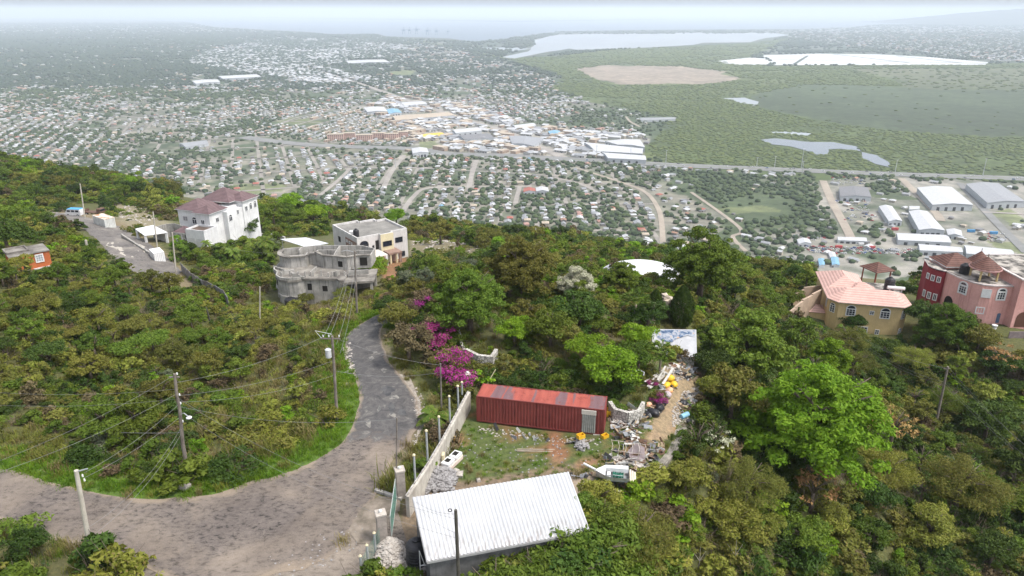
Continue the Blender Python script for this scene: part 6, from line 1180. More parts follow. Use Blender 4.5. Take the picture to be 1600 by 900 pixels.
# zinc fence
P = [G(*q) for q in [(284,424),(300,440),(318,452),(338,460),(352,470),(358,480)]]; c = P[0].copy(); m = MB(); rr = np.random.default_rng(4)
for a, b in zip(P[:-1], P[1:]):
    n = max(2, int(np.linalg.norm(b - a) / .9))
    for i in range(n): q0, q1 = a + (b - a) * i / n - c, a + (b - a) * (i + .98) / n - c; j = rr.uniform(-.15, .1); m.beam(q0 + (0, 0, .7 + j), q1 + (0, 0, .7 + j), .06, 1.9)
tag(m.build('zinc_fence', M('blue_grey_zinc', (.3, .31, .32), (.16, .14, .13), 1, streak=((.16, .1, .07), .7)), loc=tuple(c)), 'weathered grey zinc fence running downhill from the cargo box', 'fence')

# ---------- poles and cables ---------------------------------------------------------------
PW = M('weathered_pole', (.24, .21, .18), (.13, .11, .095), 2, bump=.3); PC = M('concrete_pole', (.52, .49, .42), (.38, .35, .3), 1.2, bump=.2)
POLES = {}
def pole(key, ub, vb, ut, vt, r0, r1, mat, label, name='utility_pole', arm=0, base=None, wobble=0):
    b = G(ub, vb) if base is None else np.array(base, float); t_ = PY(ut, vt, b[1]); v = t_ - b; o = thing(name, label, 'utility pole', b); k = 6; pts = [tuple(v * i / k + (np.array([math.sin(i * 2.1) * wobble, 0, 0]) if 0 < i < k else 0)) for i in range(k + 1)]; pts[0] = tuple(-v * .06)
    MB().tube(pts, [r0 + (r1 - r0) * i / k for i in range(k + 1)], 12).build('shaft', mat, o, smooth=False); POLES[key] = (b, v, o)
    if arm: MB().beam(v * .97 - np.array([arm, 0, 0]), v * .97 + np.array([arm * .7, 0, 0]), .1, .1).build('crossarm', PW, o)
    return o
def ins(o, v, f, dx=0.0, dy=0.0, n='insulator', r=.06):
    p = v * f + np.array([dx, dy, 0]); return MB().lathe(tuple(p), [(r * .6, 0), (r, .04), (r * .6, .08), (r, .12), (r * .5, .2)], 8).build(n, WFR, o)
o = pole('A', 148, 895, 119, 735, .17, .13, PC, 'thick pale concrete pole in the bottom left'); b, v, _ = POLES['A']; MB().beam(v * .985 - np.array([.1, 0, 0]), v * .985 + np.array([.75, 0, .25]), .06, .06).build('bracket', STEEL, o); ins(o, v, .94, .35); ins(o, v, .9, .42); MB().tube([tuple(v * .45 + (.17, -.1, 0)), tuple(v * .4 + (.3, -.1, 0)), tuple(v * .3 + (.25, -.1, 0)), tuple(v * .28 + (.15, -.1, 0))], .015, 5).build('loop_wire', TANK, o)
o = pole('B', 293, 747, 273, 584, .16, .11, PW, 'crooked wooden pole with street lamp on the verge', wobble=.05, arm=.45); b, v, _ = POLES['B']
for f in (.99, .80, .72, .55): ins(o, v, f, .18)
lm = MB().tube([tuple(v * .62), tuple(v * .64 + (.45, -.2, .1)), tuple(v * .63 + (.75, -.3, 0))], .03, 6).build('lamp_arm', STEEL, o); MB().lathe(tuple(v * .61 + (.85, -.33, 0)), [(.2, 0), (.22, .08), (.1, .16)], 12).build('lamp', M('lamp_glass', (.75, .76, .78), rough=.2), o)
o = pole('C', 527, 657, 519, 525, .15, .11, PW, 'wooden pole carrying a grey transformer at the bend', arm=1.0); b, v, _ = POLES['C']; MB().lathe(tuple(v * .76 + (-.38, -.1, 0)), [(.22, 0), (.27, .05), (.27, .75), (.29, .78), (.2, .85)], 16).build('transformer', M('grey_enamel', (.55, .57, .58), rough=.35), o); [ins(o, v * 1.0, .99, d) for d in (-.8, -.3, .6)]; MB().tube([tuple(v * .97 + (-.9, 0, 0)), tuple(v * .99 + (-1.5, .2, .5)), tuple(v * .99 + (.0, 0, .25))], .02, 5).build('fuse_arm', WFR, o)
o = pole('D', 558, 493, 554, 392, .15, .1, PW, 'tall pole in front of the unfinished house', arm=.5); b, v, _ = POLES['D']; MB().tube([tuple(v * .98), tuple(v * 1.0 + (-.9, 0, .1)), tuple(v * .99 + (-1.6, 0, 0))], .03, 5).build('lamp_arm', STEEL, o)
pole('E', 690, 642, 688, 568, .09, .07, PW, 'thin pole before the magenta bougainvillea'); pole('F', 619, 775, 620, 653, .07, .05, PW, 'slender grey pole beside the taller gate pillar'); 
o = pole('G', 720, 985, 712, 797, .12, .1, M('tarred_pole', (.09, .085, .07), (.05, .045, .04), 3), 'dark pole standing in front of the white shed'); b, v, _ = POLES['G']; MB().tube([tuple(v * 1.0 + (-.32 + .1 * math.cos(a), -.08, .05 + .1 * math.sin(a))) for a in np.linspace(0, 6.28, 12)], .03, 5, cap=False).build('wire_coil', TANK, o)
pole('H', 1461, 668, 1481, 573, .17, .13, PW, 'leaning pole among trees on the right slope', arm=.5); pole('I', 133, 342, 125, 287, .16, .12, PC, 'pale pole beside the minibus'); pole('J', 246, 388, 239, 331, .15, .11, PC, 'pale pole in front of the carport'); pole('K', 275, 427, 269, 363, .15, .11, PC, 'pale pole beside the white cargo box')
pole('L', 139, 408, 134, 375, .22, .2, PC, 'short thick concrete stub on the slope by the upper road'); pole('N', 406, 506, 406, 448, .1, .08, PC, 'pale post standing in the scrub before the grey house'); pole('O', 329, 505, 322, 480, .12, .11, M('tarred_pole', (.09, .085, .07)), 'short dark leaning post by the lower end of the upper road')
pole('Q', 1377, 440, 1375, 405, .12, .1, PC, 'pale pole behind the yellow house') if False else None
pole('S', 979, 358 + 30, 978, 355, .14, .1, PC, 'pale pole on the crest behind the garden'); pole('T', 1142, 440, 1142, 395, .14, .1, PC, 'pale pole right of the domed tent trees'); pole('U', 838, 385, 837, 356, .14, .1, PC, 'pole on the crest left of the tall spreading tree')
m_ = M('cable_metal', (.24, .24, .24), rough=.6)
def at(key, f, dx=0.0, dy=0.0): b, v, _ = POLES[key]; return b + v * f + np.array([dx, dy, 0])
def cable(p, q, sag, label, r=.0105, n=16):
    p, q = np.array(p, float), np.array(q, float); c = (p + q) / 2; pts = [p + (q - p) * t_ - c - np.array([0, 0, 4 * sag * t_ * (1 - t_)]) for t_ in np.linspace(0, 1, n)]; o = MB().tube(pts, r, 4).build('overhead_cable', m_, loc=tuple(c)); return tag(o, label, 'cable')
far_l = lambda u, v, y: PY(u, v, y)
cable(at('B', .99), far_l(-60, 742, 40), .5, 'cable sloping from the top of the lamp pole to the far left'); cable(at('B', .82), far_l(-60, 757, 38), .5, 'cable just under the one sloping left from the lamp pole top')
cable(at('B', .72), at('A', .98, .5), .35, 'cable from the lamp pole down to the concrete pole top'); cable(at('B', .6), at('A', .93, .4), .3, 'lower cable between lamp pole and concrete pole'); cable(at('B', .5), at('A', .45), .9, 'slack cable from the lamp pole to the middle of the concrete pole'); cable(at('B', .45), at('A', .35), .8, 'slackest cable between lamp pole and concrete pole')
cable(at('B', .86), far_l(-80, 606, 62), .6, 'uppermost level cable running left from the lamp pole'); cable(at('B', .77), far_l(-80, 627, 60), .6, 'second level cable running left from the lamp pole'); cable(at('B', .45), far_l(-80, 635, 66), 1.0, 'dark low cable running left from the lamp pole', .02)
cable(at('B', .8), at('C', .72), .5, 'upper cable from the lamp pole to the transformer pole'); cable(at('B', .74), at('C', .55), .6, 'lower cable from the lamp pole to the transformer pole'); cable(at('B', .7), at('F', .99), .8, 'cable crossing the road from the lamp pole to the slender grey pole'); cable(at('B', .78), at('G', .93), 1.2, 'long cable from the lamp pole over the road to the dark pole'); cable(at('B', .66), at('G', .78), 1.3, 'lower long cable from the lamp pole to the dark pole')
cable(at('B', .92), at('C', .99, -.8), .5, 'high cable from the lamp pole to the transformer pole crossarm'); cable(at('C', .96, .6), at('E', .97), .4, 'upper cable from the transformer pole to the thin pole'); cable(at('C', .6), at('E', .82), .5, 'lower cable from the transformer pole to the thin pole')
for d, f, lb in ((-.8, .98, 'outermost left'), (-.3, .98, 'inner left'), (.3, .9, 'inner right'), (.6, .8, 'lowest right')): cable(at('C', f, d), at('D', f, d * .5), .9, '%s cable of the bundle from transformer pole to the tall pole' % lb, .014)
cable(at('D', .99), at('K', .95), 1.6, 'cable from the tall pole to the pole by the cargo box'); cable(at('K', .98), at('J', .98), .6, 'cable between the cargo box pole and the carport pole'); cable(at('J', .98), at('I', .98), .9, 'cable from the carport pole to the minibus pole')
for k, (f, d, lb) in enumerate(((.98, -.3, 'topmost'), (.98, .2, 'second'), (.75, 0, 'third'), (.7, .1, 'lowest'))):
    cable(at('H', f, d), far_l(1700 + k * 5, 770 + k * 10, 62), .8, '%s cable running right from the leaning slope pole' % lb); cable(at('H', f, d), far_l(1335 + 4 * k, 520 + k * 6, 100), .8, '%s cable running left from the leaning slope pole' % lb)
cable(at('G', .97), PZ(648, 783, 3.3), .3, 'short cable from the dark pole to the corner of the white roof'); cable(at('G', .82), PZ(648, 786, 3.0), .35, 'short lower cable from the dark pole to the white roof')
cable(at('E', .99), PY(1000, 640, 62), 1.5, 'thin cable over the red container') if False else None

# ---------- traffic, parked cars and port cranes on the plain --------------------------------
CARC = [(.7, .7, .7), (.05, .05, .055), (.45, .03, .03), (.08, .14, .35), (.35, .36, .37), (.55, .5, .42)]
def car_mesh(ci):
    m = MB(); extr([(-2.2, .35), (2.2, .35), (2.25, .8), (1.3, .95), (-2.2, 1.0)], -.85, .85, m); n0 = len(m.f); extr([(-1.6, .97), (1.1, .96), (.5, 1.45), (-1.2, 1.48)], -.75, .75, m); m.m[n0:] = [1] * (len(m.f) - n0); m.box(-1.1, -.7, 1.485, .45, .7, 1.5, 0)
    for x in (-1.4, 1.4): m.tube([(x, -.88, .33), (x, .88, .33)], .33, 8, 2)
    return src_mesh('car', ci, m.v, m.f, [M('car_paint_%d' % ci, CARC[ci], CARC[ci], rough=.3), GLASS, TYRE], m.m)
CARS = [car_mesh(i) for i in range(6)]; CN = ['white', 'black', 'red', 'blue', 'silver', 'beige']; rr = np.random.default_rng(12)
def carobj(x, y, rz, k, lb, grp, s=1.0):
    o = bpy.data.objects.new('car', CARS[k].data); COL.objects.link(o); o.location = (x, y, PLAIN + .9 if grp.startswith('cars d') else PLAIN + .05); o.rotation_euler.z = rz; o.scale = (s,) * 3; tag(o, lb, 'car', grp)
H2 = HWY[HWY[:, 0] > 80]
for k in range(46):
    i = rr.integers(0, len(H2) - 1); p, q = H2[i], H2[i + 1]; t_ = rr.random(); d = (q - p) / np.linalg.norm(q - p); n_ = np.array([-d[1], d[0]]); s = rr.choice([-1, 1]); c = p + (q - p) * t_ + n_ * s * rr.choice([5, 9, 12]); ck = rr.choice(6, p=[.4, .15, .1, .1, .2, .05]); carobj(c[0], c[1], math.atan2(d[1], d[0]) + (0 if s < 0 else math.pi), ck, '%s car driving along the highway across the plain' % CN[ck], 'cars driving on the highway', 1.15)
YARDS = [([(1238,384),(1300,386),(1445,390),(1440,398),(1300,397),(1250,394)], 120, 4.6), ([(1305,310),(1360,312),(1372,345),(1345,350),(1318,345)], 42, 6), ([(1298,276),(1350,277),(1355,288),(1305,290)], 30, 6), ([(1540,362),(1568,366),(1578,378),(1545,378)], 20, 6), ([(1240,368),(1290,366),(1300,372),(1245,380)], 16, 5)]
for poly, cnt, sp_ in YARDS:
    got = []; us = [p[0] for p in poly]; vs = [p[1] for p in poly]; tr = 0
    while len(got) < cnt and tr < cnt * 40:
        tr += 1; a, b = rr.uniform(min(us), max(us)), rr.uniform(min(vs), max(vs))
        if not inpoly(np.array([a]), np.array([b]), poly)[0] or any(inpoly(np.array([a]), np.array([b]), q)[0] for q in FOOT): continue
        p = PZ(a, b, PLAIN)
        if any(np.hypot(*(p[:2] - q)) < sp_ * .75 for q in got): continue
        got.append(p[:2]); ck = rr.choice(6, p=[.36, .1, .2, .13, .15, .06]); carobj(p[0], p[1], rr.choice([0, math.pi / 2, .3, -.4]) + rr.normal(0, .1), ck, '%s car parked in the crowded yards below the hill' % CN[ck], 'cars parked in the yards of the plain', 1.0)
for k, (a, b, L_, mt, lb) in enumerate([(1420,377,11,'blue','blue trailer beside the long white store'), (1517,363,9,'blue','blue container beside the sandy lot'), (1552,366,9,'blue','white cab truck with blue trailer on the paved lot'), (1398,360,8,'red','red trailer below the narrow warehouse'), (1310,388,8,'red','red container in the middle of the car yard'), (1362,389,7,'red','smaller red container in the car yard'), (1345,384,6,'white','white container in the car yard')]):
    p = PZ(a, b, PLAIN); m = MB().box(-L_ / 2, -1.25, .9, L_ / 2, 1.25, 3.6, bev=.05); m.box(-L_ / 2 + .1, -1, .3, L_ / 2 - .1, 1, .88); col_ = dict(blue=(.05, .25, .5), red=(.45, .05, .05), white=(.7, .7, .7))[mt]; o = m.build('trailer', M('trailer_' + mt, col_), loc=(p[0], p[1], PLAIN)); o.rotation_euler.z = -.1; tag(o, lb, 'trailer')
# tall masts by the highway
for k, (a, b, h) in enumerate([(905+347,262,34), (1340,274,0), (1388,255,0), (1535,276,30), (830+155,250,26), (1398,272,24), (1210,262,20), (1040,258,26), (733,240,20), (618,262,24), (1182,262,18), (1253,272,22), (932,246,22)]):
    if h == 0: continue
    p = PZ(a, b, PLAIN); o = thing('highway_mast', 'tall thin lighting mast along the highway on the plain', 'mast', p, group='masts along the highway'); MB().tube([(0, 0, 0), (0, 0, h)], [.7, .35], 6).build('shaft', M('galvanised', (.45, .46, .47)), o); MB().beam((-2, 0, h), (2, 0, h), .6, .6).build('lamp_head', M('galvanised', (.45, .46, .47)), o)
# pink apartment blocks
APT = M('apartment_pink', (.56, .37, .31), (.47, .31, .26), .06)
for k, (a, b, w_) in enumerate([(525,219,34), (546,217,26), (570,220,34), (592,217,30), (612,218,30), (630,215,22)]):
    p = PZ(a, b, PLAIN); o = thing('apartment_block', 'four storey pink apartment block, number in row counted by its distance' if False else ['leftmost pink apartment block in the row behind the town', 'second pink apartment block from the left end of the row', 'third pink apartment block, nearest in the row', 'fourth pink apartment block from the left end', 'fifth pink apartment block beside the grassy lot', 'smallest pale apartment block at the right end of the row'][k], 'apartment block', p, .12)
    MB().box(-w_ / 2, -7, 0, w_ / 2, 7, 13).build('wall', APT, o); MB().box(-w_ / 2 - .4, -7.4, 13.003, w_ / 2 + .4, 7.4, 13.6).build('roof', RC['tan'], o)
    for fl in range(4):
        for x in np.arange(-w_ / 2 + 2, w_ / 2 - 2, 4.2): MB().box(x, -7.1, 1.2 + fl * 3.1, x + 1.8, -7.003, 2.7 + fl * 3.1).build('window', DARK, o)
# port cranes
CRM = M('crane_steel', (.25, .32, .42), (.2, .26, .34), .05)
for k, (a, b, s) in enumerate([(631,54,1), (640,53,.9), (651,53.5,1.05), (668,55,1), (682,55,.9), (700,54,.7)]):
    p = PZ(a, b, PLAIN); o = thing('port_crane', 'hazy gantry crane at the far container port', 'crane', (p[0], p[1], PLAIN + 1), 0, 'gantry cranes of the port'); o.scale = (s,) * 3; m = MB()
    for x in (-12, 12):
        for y in (-10, 10): m.beam((x, y, 0), (x, y, 48), 3, 3)
    m.beam((-12, 0, 46), (12, 0, 46), 3, 22); m.build('legs', CRM, o); MB().beam((-30, 0, 50), (42, 0, 52), 4, 4).build('boom', CRM, o); MB().beam((-5, 0, 48), (2, 0, 82), 3, 3).beam((2, 0, 82), (40, 0, 53), 1.5, 1.5).beam((2, 0, 82), (-28, 0, 52), 1.5, 1.5).build('apex', CRM, o)
# ---------- leaves ------------------------------------------------------------------
def leafmat(name, a, b, c=None, trans=.25, nscale=1.3):
    """a, b: the two leaf colours of the kind; c: colour of odd dry leaves"""
    t = NT(name); oi = t.new('ShaderNodeObjectInfo'); v = t.coord(); n = t.noise(nscale, 3, .6, v); n2 = t.noise(9, 1, .5, v)
    k = t.ramp(n, [(.35, a), (.65, b)])
    if c: k = t.mix(k, c, t.ramp(n2, [(.60, (0, 0, 0)), (.68, (1, 1, 1))]))
    hs = t.new('ShaderNodeHueSaturation'); t.link(k, hs.inputs['Color'])
    t.link(t.math('ADD', t.math('MULTIPLY', oi.outputs['Random'], .028), .486), hs.inputs['Hue'])
    r2 = t.math('FRACT', t.math('MULTIPLY', oi.outputs['Random'], 7.31)); t.link(t.math('ADD', t.math('MULTIPLY', r2, .55), .78), hs.inputs['Value']); hs.inputs['Saturation'].default_value = 1.04
    t.col(hs.outputs[0]); t.b.inputs['Roughness'].default_value = .6; t.b.inputs['Specular IOR Level'].default_value = .12
    tr = t.new('ShaderNodeBsdfTranslucent'); t.link(hs.outputs[0], tr.inputs['Color']); mx = t.new('ShaderNodeMixShader'); mx.inputs[0].default_value = trans
    t.link(t.b.outputs[0], mx.inputs[1]); t.link(tr.outputs[0], mx.inputs[2]); t.link(mx.outputs[0], t.n['Material Output'].inputs['Surface']); return t.mat
LM = dict(
    mid=leafmat('mid_green_leaves', (.075, .12, .018), (.125, .17, .03)),
    deep=leafmat('deep_green_leaves', (.035, .065, .014), (.065, .10, .022)),
    bright=leafmat('bright_green_leaves', (.12, .215, .02), (.2, .30, .035), trans=.35),
    olive=leafmat('olive_leaves', (.105, .115, .025), (.16, .165, .04), (.18, .13, .05)),
    yellow=leafmat('yellow_green_leaves', (.15, .175, .03), (.22, .23, .05), (.25, .2, .08)),
    brown=leafmat('dry_brown_twigs', (.085, .068, .036), (.14, .11, .06), (.18, .14, .08), .1),
    dry=leafmat('dry_grass', (.19, .16, .07), (.29, .245, .11), (.13, .14, .045), .3),
    verge=leafmat('lush_grass', (.10, .19, .018), (.15, .25, .03), (.2, .22, .06), .35),
    pink=leafmat('magenta_bracts', (.26, .03, .17), (.38, .06, .26), (.10, .09, .04), trans=.3),
    white=leafmat('white_blossom', (.34, .36, .24), (.55, .53, .42), (.09, .12, .04), .2),
    orange=leafmat('orange_dry_leaves', (.27, .16, .07), (.34, .22, .10), (.2, .14, .06), .25),
    grey=leafmat('grey_green_leaves', (.10, .125, .075), (.16, .18, .11), trans=.2),
    palm=leafmat('palm_fronds', (.07, .13, .02), (.14, .2, .04), (.25, .2, .08), .3))
BARK = M('bark', (.16, .125, .095), (.07, .055, .045), 3, bump=.6)
DEADWOOD = M('pale_deadwood', (.42, .38, .33), (.25, .22, .19), 4)
def unit(v): return v / (np.linalg.norm(v, axis=1)[:, None] + 1e-9)
def leaves(C, Rr, n, size, seed, shell=.55, asp=.5, up=.35, droop=0.0, per=None):
    """C: clump centres (k,3); Rr: radii (k,3). n leaves over all clumps -> quads"""
    r = np.random.default_rng(seed); C = np.asarray(C, float); Rr = np.asarray(Rr, float)
    vol = (Rr[:, 0] * Rr[:, 1] * Rr[:, 2]) ** (2 / 3); k = r.choice(len(C), n, p=vol / vol.sum())
    d = unit(r.normal(size=(n, 3))); d[:, 2] = np.where(d[:, 2] < -.3, -d[:, 2] * .8, d[:, 2]); rad = shell + (1.08 - shell) * r.random(n) ** .7
    rad *= .86 + .28 * vnoise(d[:, 0] * 3 + k * 3.3, d[:, 1] * 3 + d[:, 2] * 2, .8, seed)
    P = C[k] + d * Rr[k] * rad[:, None]
    nrm = unit(d * .75 + r.normal(size=(n, 3)) * .55 + np.array([0, 0, up]))
    t = unit(np.cross(nrm, r.normal(size=(n, 3)))); t[:, 2] -= droop; t = unit(t); b = unit(np.cross(nrm, t))
    L = size * (.5 + 1.3 * r.random(n) ** 1.8)[:, None]
    q = np.stack([P - t * L, P - b * L * asp, P + t * L, P + b * L * asp], 1).reshape(-1, 3)
    return q, np.arange(n * 4).reshape(n, 4)
def clumps(seed, R_, hgt, k, cr, base=0.0, dome=1.0, core=.25):
    """clump centres over a lumpy crown"""
    r = np.random.default_rng(seed); d = unit(r.normal(size=(k, 3))); d[:, 2] = np.abs(d[:, 2]) * dome
    rad = r.uniform(.45, .95, k); C = d * rad[:, None] * np.array([R_, R_, hgt]) + np.array([0, 0, base])
    rr = cr * R_ * r.uniform(.6, 1.35, k); C[:, :2] += r.normal(0, .06 * R_, (k, 2))
    return C, np.stack([rr, rr, rr * r.uniform(.55, .8, k)], 1)
def twigs(mb, seed, n, R_, h, r0=.02, m=0):
    r = np.random.default_rng(seed)
    for i in range(n):
        a = r.uniform(0, 6.28); q = r.uniform(.4, 1.05) * R_; z = h * r.uniform(.5, 1.15)
        p1 = (math.cos(a) * q * .4 + r.normal(0, .05), math.sin(a) * q * .4, z * .55); p2 = (math.cos(a) * q, math.sin(a) * q, z)
        mb.tube([(0, 0, -.1), p1, p2], [r0, r0 * .7, r0 * .3], 4, m, False)
# scrub kinds: (mesh, material) pairs, chosen per plant
SRC = []; SIDX = {}
def addsrc(key, V, Fs, mats, midx=None):
    SIDX.setdefault(key, []).append(len(SRC)); SRC.append(src_mesh('scrub', len(SRC), V, Fs, mats, midx))
def bushgeo(seed, n=750, size=.13, R_=1.25, h=1.1, k=12, cr=.38, stems=7):
    C, Rr = clumps(seed, R_, h, k, cr, .25); V, Fs = leaves(C, Rr, n, size, seed); m = MB(); twigs(m, seed, stems, R_, h, .022)
    nl = len(V); tv = np.array(m.v); tf = [tuple(i + nl for i in f) for f in m.f]
    return np.vstack([V, tv]), [tuple(f) for f in Fs] + tf, [0] * len(Fs) + [1] * len(tf)
for mk, ns in (('mid', 4), ('deep', 3), ('olive', 4), ('yellow', 3), ('bright', 2), ('brown', 2), ('grey', 1), ('white', 1), ('orange', 1), ('pink', 1)):
    for s in range(ns):
        V, Fs, mi = bushgeo(len(SRC) * 7 + s + 1, n=[1500, 1100, 1700, 900][s % 4], size=[.085, .115, .075, .12][s % 4], R_=[1.3, 1.05, 1.6, .95][s % 4], h=[1.1, 1.75, .75, 1.5][s % 4], k=[22, 16, 28, 12][s % 4], cr=[.27, .33, .22, .4][s % 4], stems=9); addsrc(mk, V, Fs, [LM[mk], BARK], mi)
# bare twiggy shrubs
for s in range(2):
    m = MB(); r = np.random.default_rng(90 + s)
    for i in range(26):
        a = r.uniform(0, 6.28); p = np.array([r.normal(0, .15), r.normal(0, .15), -.1]); d = np.array([math.cos(a) * .5, math.sin(a) * .5, 1.0]); pts = [p]
        for k in range(3): d = d + r.normal(0, .28, 3); p = p + d * .42; pts.append(p)
        m.tube(pts, [.022, .016, .01, .005], 3, 0, False)
        for j in range(2):
            q = pts[2]; e = d + r.normal(0, .6, 3); m.tube([q, q + e * .4], [.01, .004], 3, 0, False)
    V = np.array(m.v); addsrc('twig', V, m.f, [M('grey_twigs', (.26, .2, .15), (.13, .1, .075), 4)], m.m)
def tuft(seed, n, h, spread, w):
    r = np.random.default_rng(seed); P = r.normal(0, spread, (n, 2)); a = r.uniform(0, 6.28, n); ln = h * r.uniform(.5, 1.3, n); lean = r.uniform(.1, .75, n) * ln
    dx, dy = np.cos(a), np.sin(a); z = np.zeros(n); p0 = np.stack([P[:, 0], P[:, 1], z - .03], 1); p1 = p0 + np.stack([dx * lean * .35, dy * lean * .35, ln * .65], 1); p2 = p0 + np.stack([dx * lean, dy * lean, ln * .95], 1)
    b = np.stack([-dy, dx, z], 1) * w
    V = np.stack([p0 - b, p0 + b, p1 + b * .8, p1 - b * .8, p2], 1).reshape(-1, 3); k = np.arange(n)[:, None] * 5
    Fs = [tuple(f) for f in (k + np.array([[0, 1, 2, 3]]))] + [tuple(f) for f in (k + np.array([[3, 2, 4]]))]
    return V, Fs
for mk, key, h, n in (('verge', 'lush', .42, 90), ('verge', 'lush', .6, 80), ('dry', 'dryg', .75, 90), ('dry', 'dryg', 1.0, 80), ('yellow', 'yelg', .7, 90), ('olive', 'yelg', .85, 80), ('mid', 'midg', .5, 80)):
    V, Fs = tuft(len(SRC), n, h, .34, .022); addsrc(key, V, Fs, [LM[mk]])
SCOL = source_collection('scrub_kinds', SRC)

# ---------- where nothing grows -------------------------------------------------------
HOUSEPX = [[(508,345),(640,345),(642,412),(585,420),(515,400)],[(425,385),(520,375),(590,430),(575,452),(480,482),(432,450)],[(278,300),(402,300),(405,385),(320,395),(280,365)],[(20,380),(85,380),(85,425),(20,430)],
    [(1268,425),(1430,425),(1432,532),(1290,520),(1268,478)],[(1440,390),(1620,390),(1620,560),(1552,560),(1545,505),(1440,480)],[(215,345),(285,345),(350,385),(300,392),(225,378)],[(435,370),(512,370),(512,385),(440,385)]]
KEEP = [YARDP, SHEDP, ROADPOLY, ROAD2POLY, FORK, DIRTPATH, [(1005,500),(1092,505),(1092,560),(1025,552)], [(560,770),(640,770),(630,860),(560,860)],[(155,340),(200,338),(200,362),(155,360)],[(245,392),(275,392),(275,415),(245,415)],[(105,315),(160,318),(160,340),(105,340)],[(590,412),(632,402),(645,430),(610,445)]] + HOUSEPX
def blocked(u, v, grow=0):
    m = np.zeros(u.shape, bool)
    for q in KEEP: m |= inpoly(u, v, q)
    return m
_g1 = [tuple(G(*a)[:2]) for a, b in ROADP]; _g2 = [tuple(G(*b)[:2]) for a, b in ROADP]; _RW = _g1 + _g2[::-1]
_r2 = [tuple(G(*a)[:2]) for a, b in ROAD2] + [tuple(G(*b)[:2]) for a, b in ROAD2][::-1]

def wblocked(x, y, grow):
    m = inpoly(x, y, _RW) | inpoly(x, y, _r2)
    if grow > 0: m |= (pdist(x, y, _RW + _RW[:1]) < grow) | (pdist(x, y, _r2 + _r2[:1]) < grow * .7)
    for q in WKEEP:
        m |= inpoly(x, y, q)
        if grow > 0: m |= pdist(x, y, list(q) + [q[0]]) < grow * .8
    return m
def hill_cand(y0, y1, s0, k=0.0, xr=.80):
    out = []; y = y0
    while y < y1:
        s = max(s0, k * y); xw = np.arange(-xr * (y + 12) - 4, xr * (y + 12) + 4, s)
        out.append(np.stack([xw + rng.uniform(-.5, .5, len(xw)) * s, y + rng.uniform(-.5, .5, len(xw)) * s, np.full(len(xw), s)], 1)); y += s
    P = np.concatenate(out); z = hz(P[:, 0], P[:, 1]); u, v, d = proj(P[:, 0], P[:, 1], z)
    ok = (u > -90) & (u < 1690) & (v < 1010) & (z > -150)
    return P[ok], z[ok], u[ok], v[ok]
Z_LHILL = [(-100,400),(120,440),(260,430),(350,500),(480,500),(420,600),(150,560),(-100,540)]
Z_DARKL = [(-100,420),(130,420),(260,445),(380,520),(330,600),(200,560),(-100,540)]
Z_SLOPE = [(340,480),(440,480),(600,470),(560,520),(540,600),(440,660),(400,600),(480,520)]
Z_DRYG = [[(400,560),(500,520),(540,520),(500,600),(430,650),(300,680),(180,700),(120,700),(380,640)],[(-60,650),(120,650),(100,740),(-60,720)],[(480,470),(600,440),(615,470),(560,500),(500,510)],[(280,690),(480,640),(520,620),(500,690),(360,740),(290,750)],[(375,420),(430,480),(440,520),(380,480),(330,420)],[(720,490),(790,490),(790,548),(720,545)],[(830,525),(985,515),(985,575),(850,565)],[(200,350),(300,362),(285,330),(180,320)]]
Z_RIGHT = [(1090,560),(1200,480),(1260,520),(1400,560),(1700,560),(1700,1000),(900,1000),(1010,800),(1080,700)]
Z_CENTRE = [(600,420),(750,380),(1140,400),(1100,560),(950,620),(740,600),(640,560)]
P, z, u, v = hill_cand(30, 128, 1.15, .0115)
P2, z2, u2, v2 = hill_cand(128, 470, 2.2, .0125)
P = np.vstack([P, P2]); z = np.append(z, z2); u = np.append(u, u2); v = np.append(v, v2)
farz = P[:, 1] > 128
na = fbm(P[:, 0], P[:, 1], 14, 61, 4); nb = fbm(P[:, 0], P[:, 1], 5, 62, 3); nc_ = fbm(P[:, 0], P[:, 1], 40, 63, 3)
near_edge = wblocked(P[:, 0], P[:, 1], 1.5) & ~farz
bad = blocked(u, v) | wblocked(P[:, 0], P[:, 1], .9)
keys = list(SIDX); W = {k: np.zeros(len(P)) for k in keys}
base = dict(mid=1.2, olive=1.0, deep=.5, yellow=.5, bright=.16, brown=.10, grey=.03, twig=.16, yelg=.3, midg=.25)
for k, w_ in base.items(): W[k] += w_
W['deep'] += 2.2 * np.clip((na - .5) * 4, 0, 1); W['yellow'] += 1.6 * np.clip((.46 - na) * 5, 0, 1); W['brown'] += .6 * np.clip((nb - .58) * 6, 0, 1)
m = inpoly(u, v, Z_LHILL); W['yellow'][m] += .9; W['yelg'][m] += 2.6; W['midg'][m] += 1.4; W['dryg'][m] += .5
m = inpoly(u, v, Z_DARKL); W['deep'][m] += .7; W['brown'][m] += .25; W['twig'][m] += .2; W['yellow'][m] *= .6
m = inpoly(u, v, Z_RIGHT); W['deep'][m] += 2.6; W['brown'][m] += .12; W['twig'][m] += .9; W['olive'][m] += 1.2; W['yellow'][m] *= .5; W['grey'][m] += .08; W['orange'][m] += .02
m = inpoly(u, v, Z_CENTRE); W['mid'][m] += 1.2; W['bright'][m] += .4; W['deep'][m] += .3
m = inpoly(u, v, Z_SLOPE); W['yellow'][m] += 1.8; W['yelg'][m] += 4.5; W['dryg'][m] += 1.0; W['deep'][m] *= .3; W['midg'][m] += 1.5
for q in Z_DRYG: m = inpoly(u, v, q); W['dryg'][m] += 3.0; W['yelg'][m] += 3.0; W['twig'][m] += .4; W['deep'][m] *= .25; W['mid'][m] *= .5; W['brown'][m] += .5
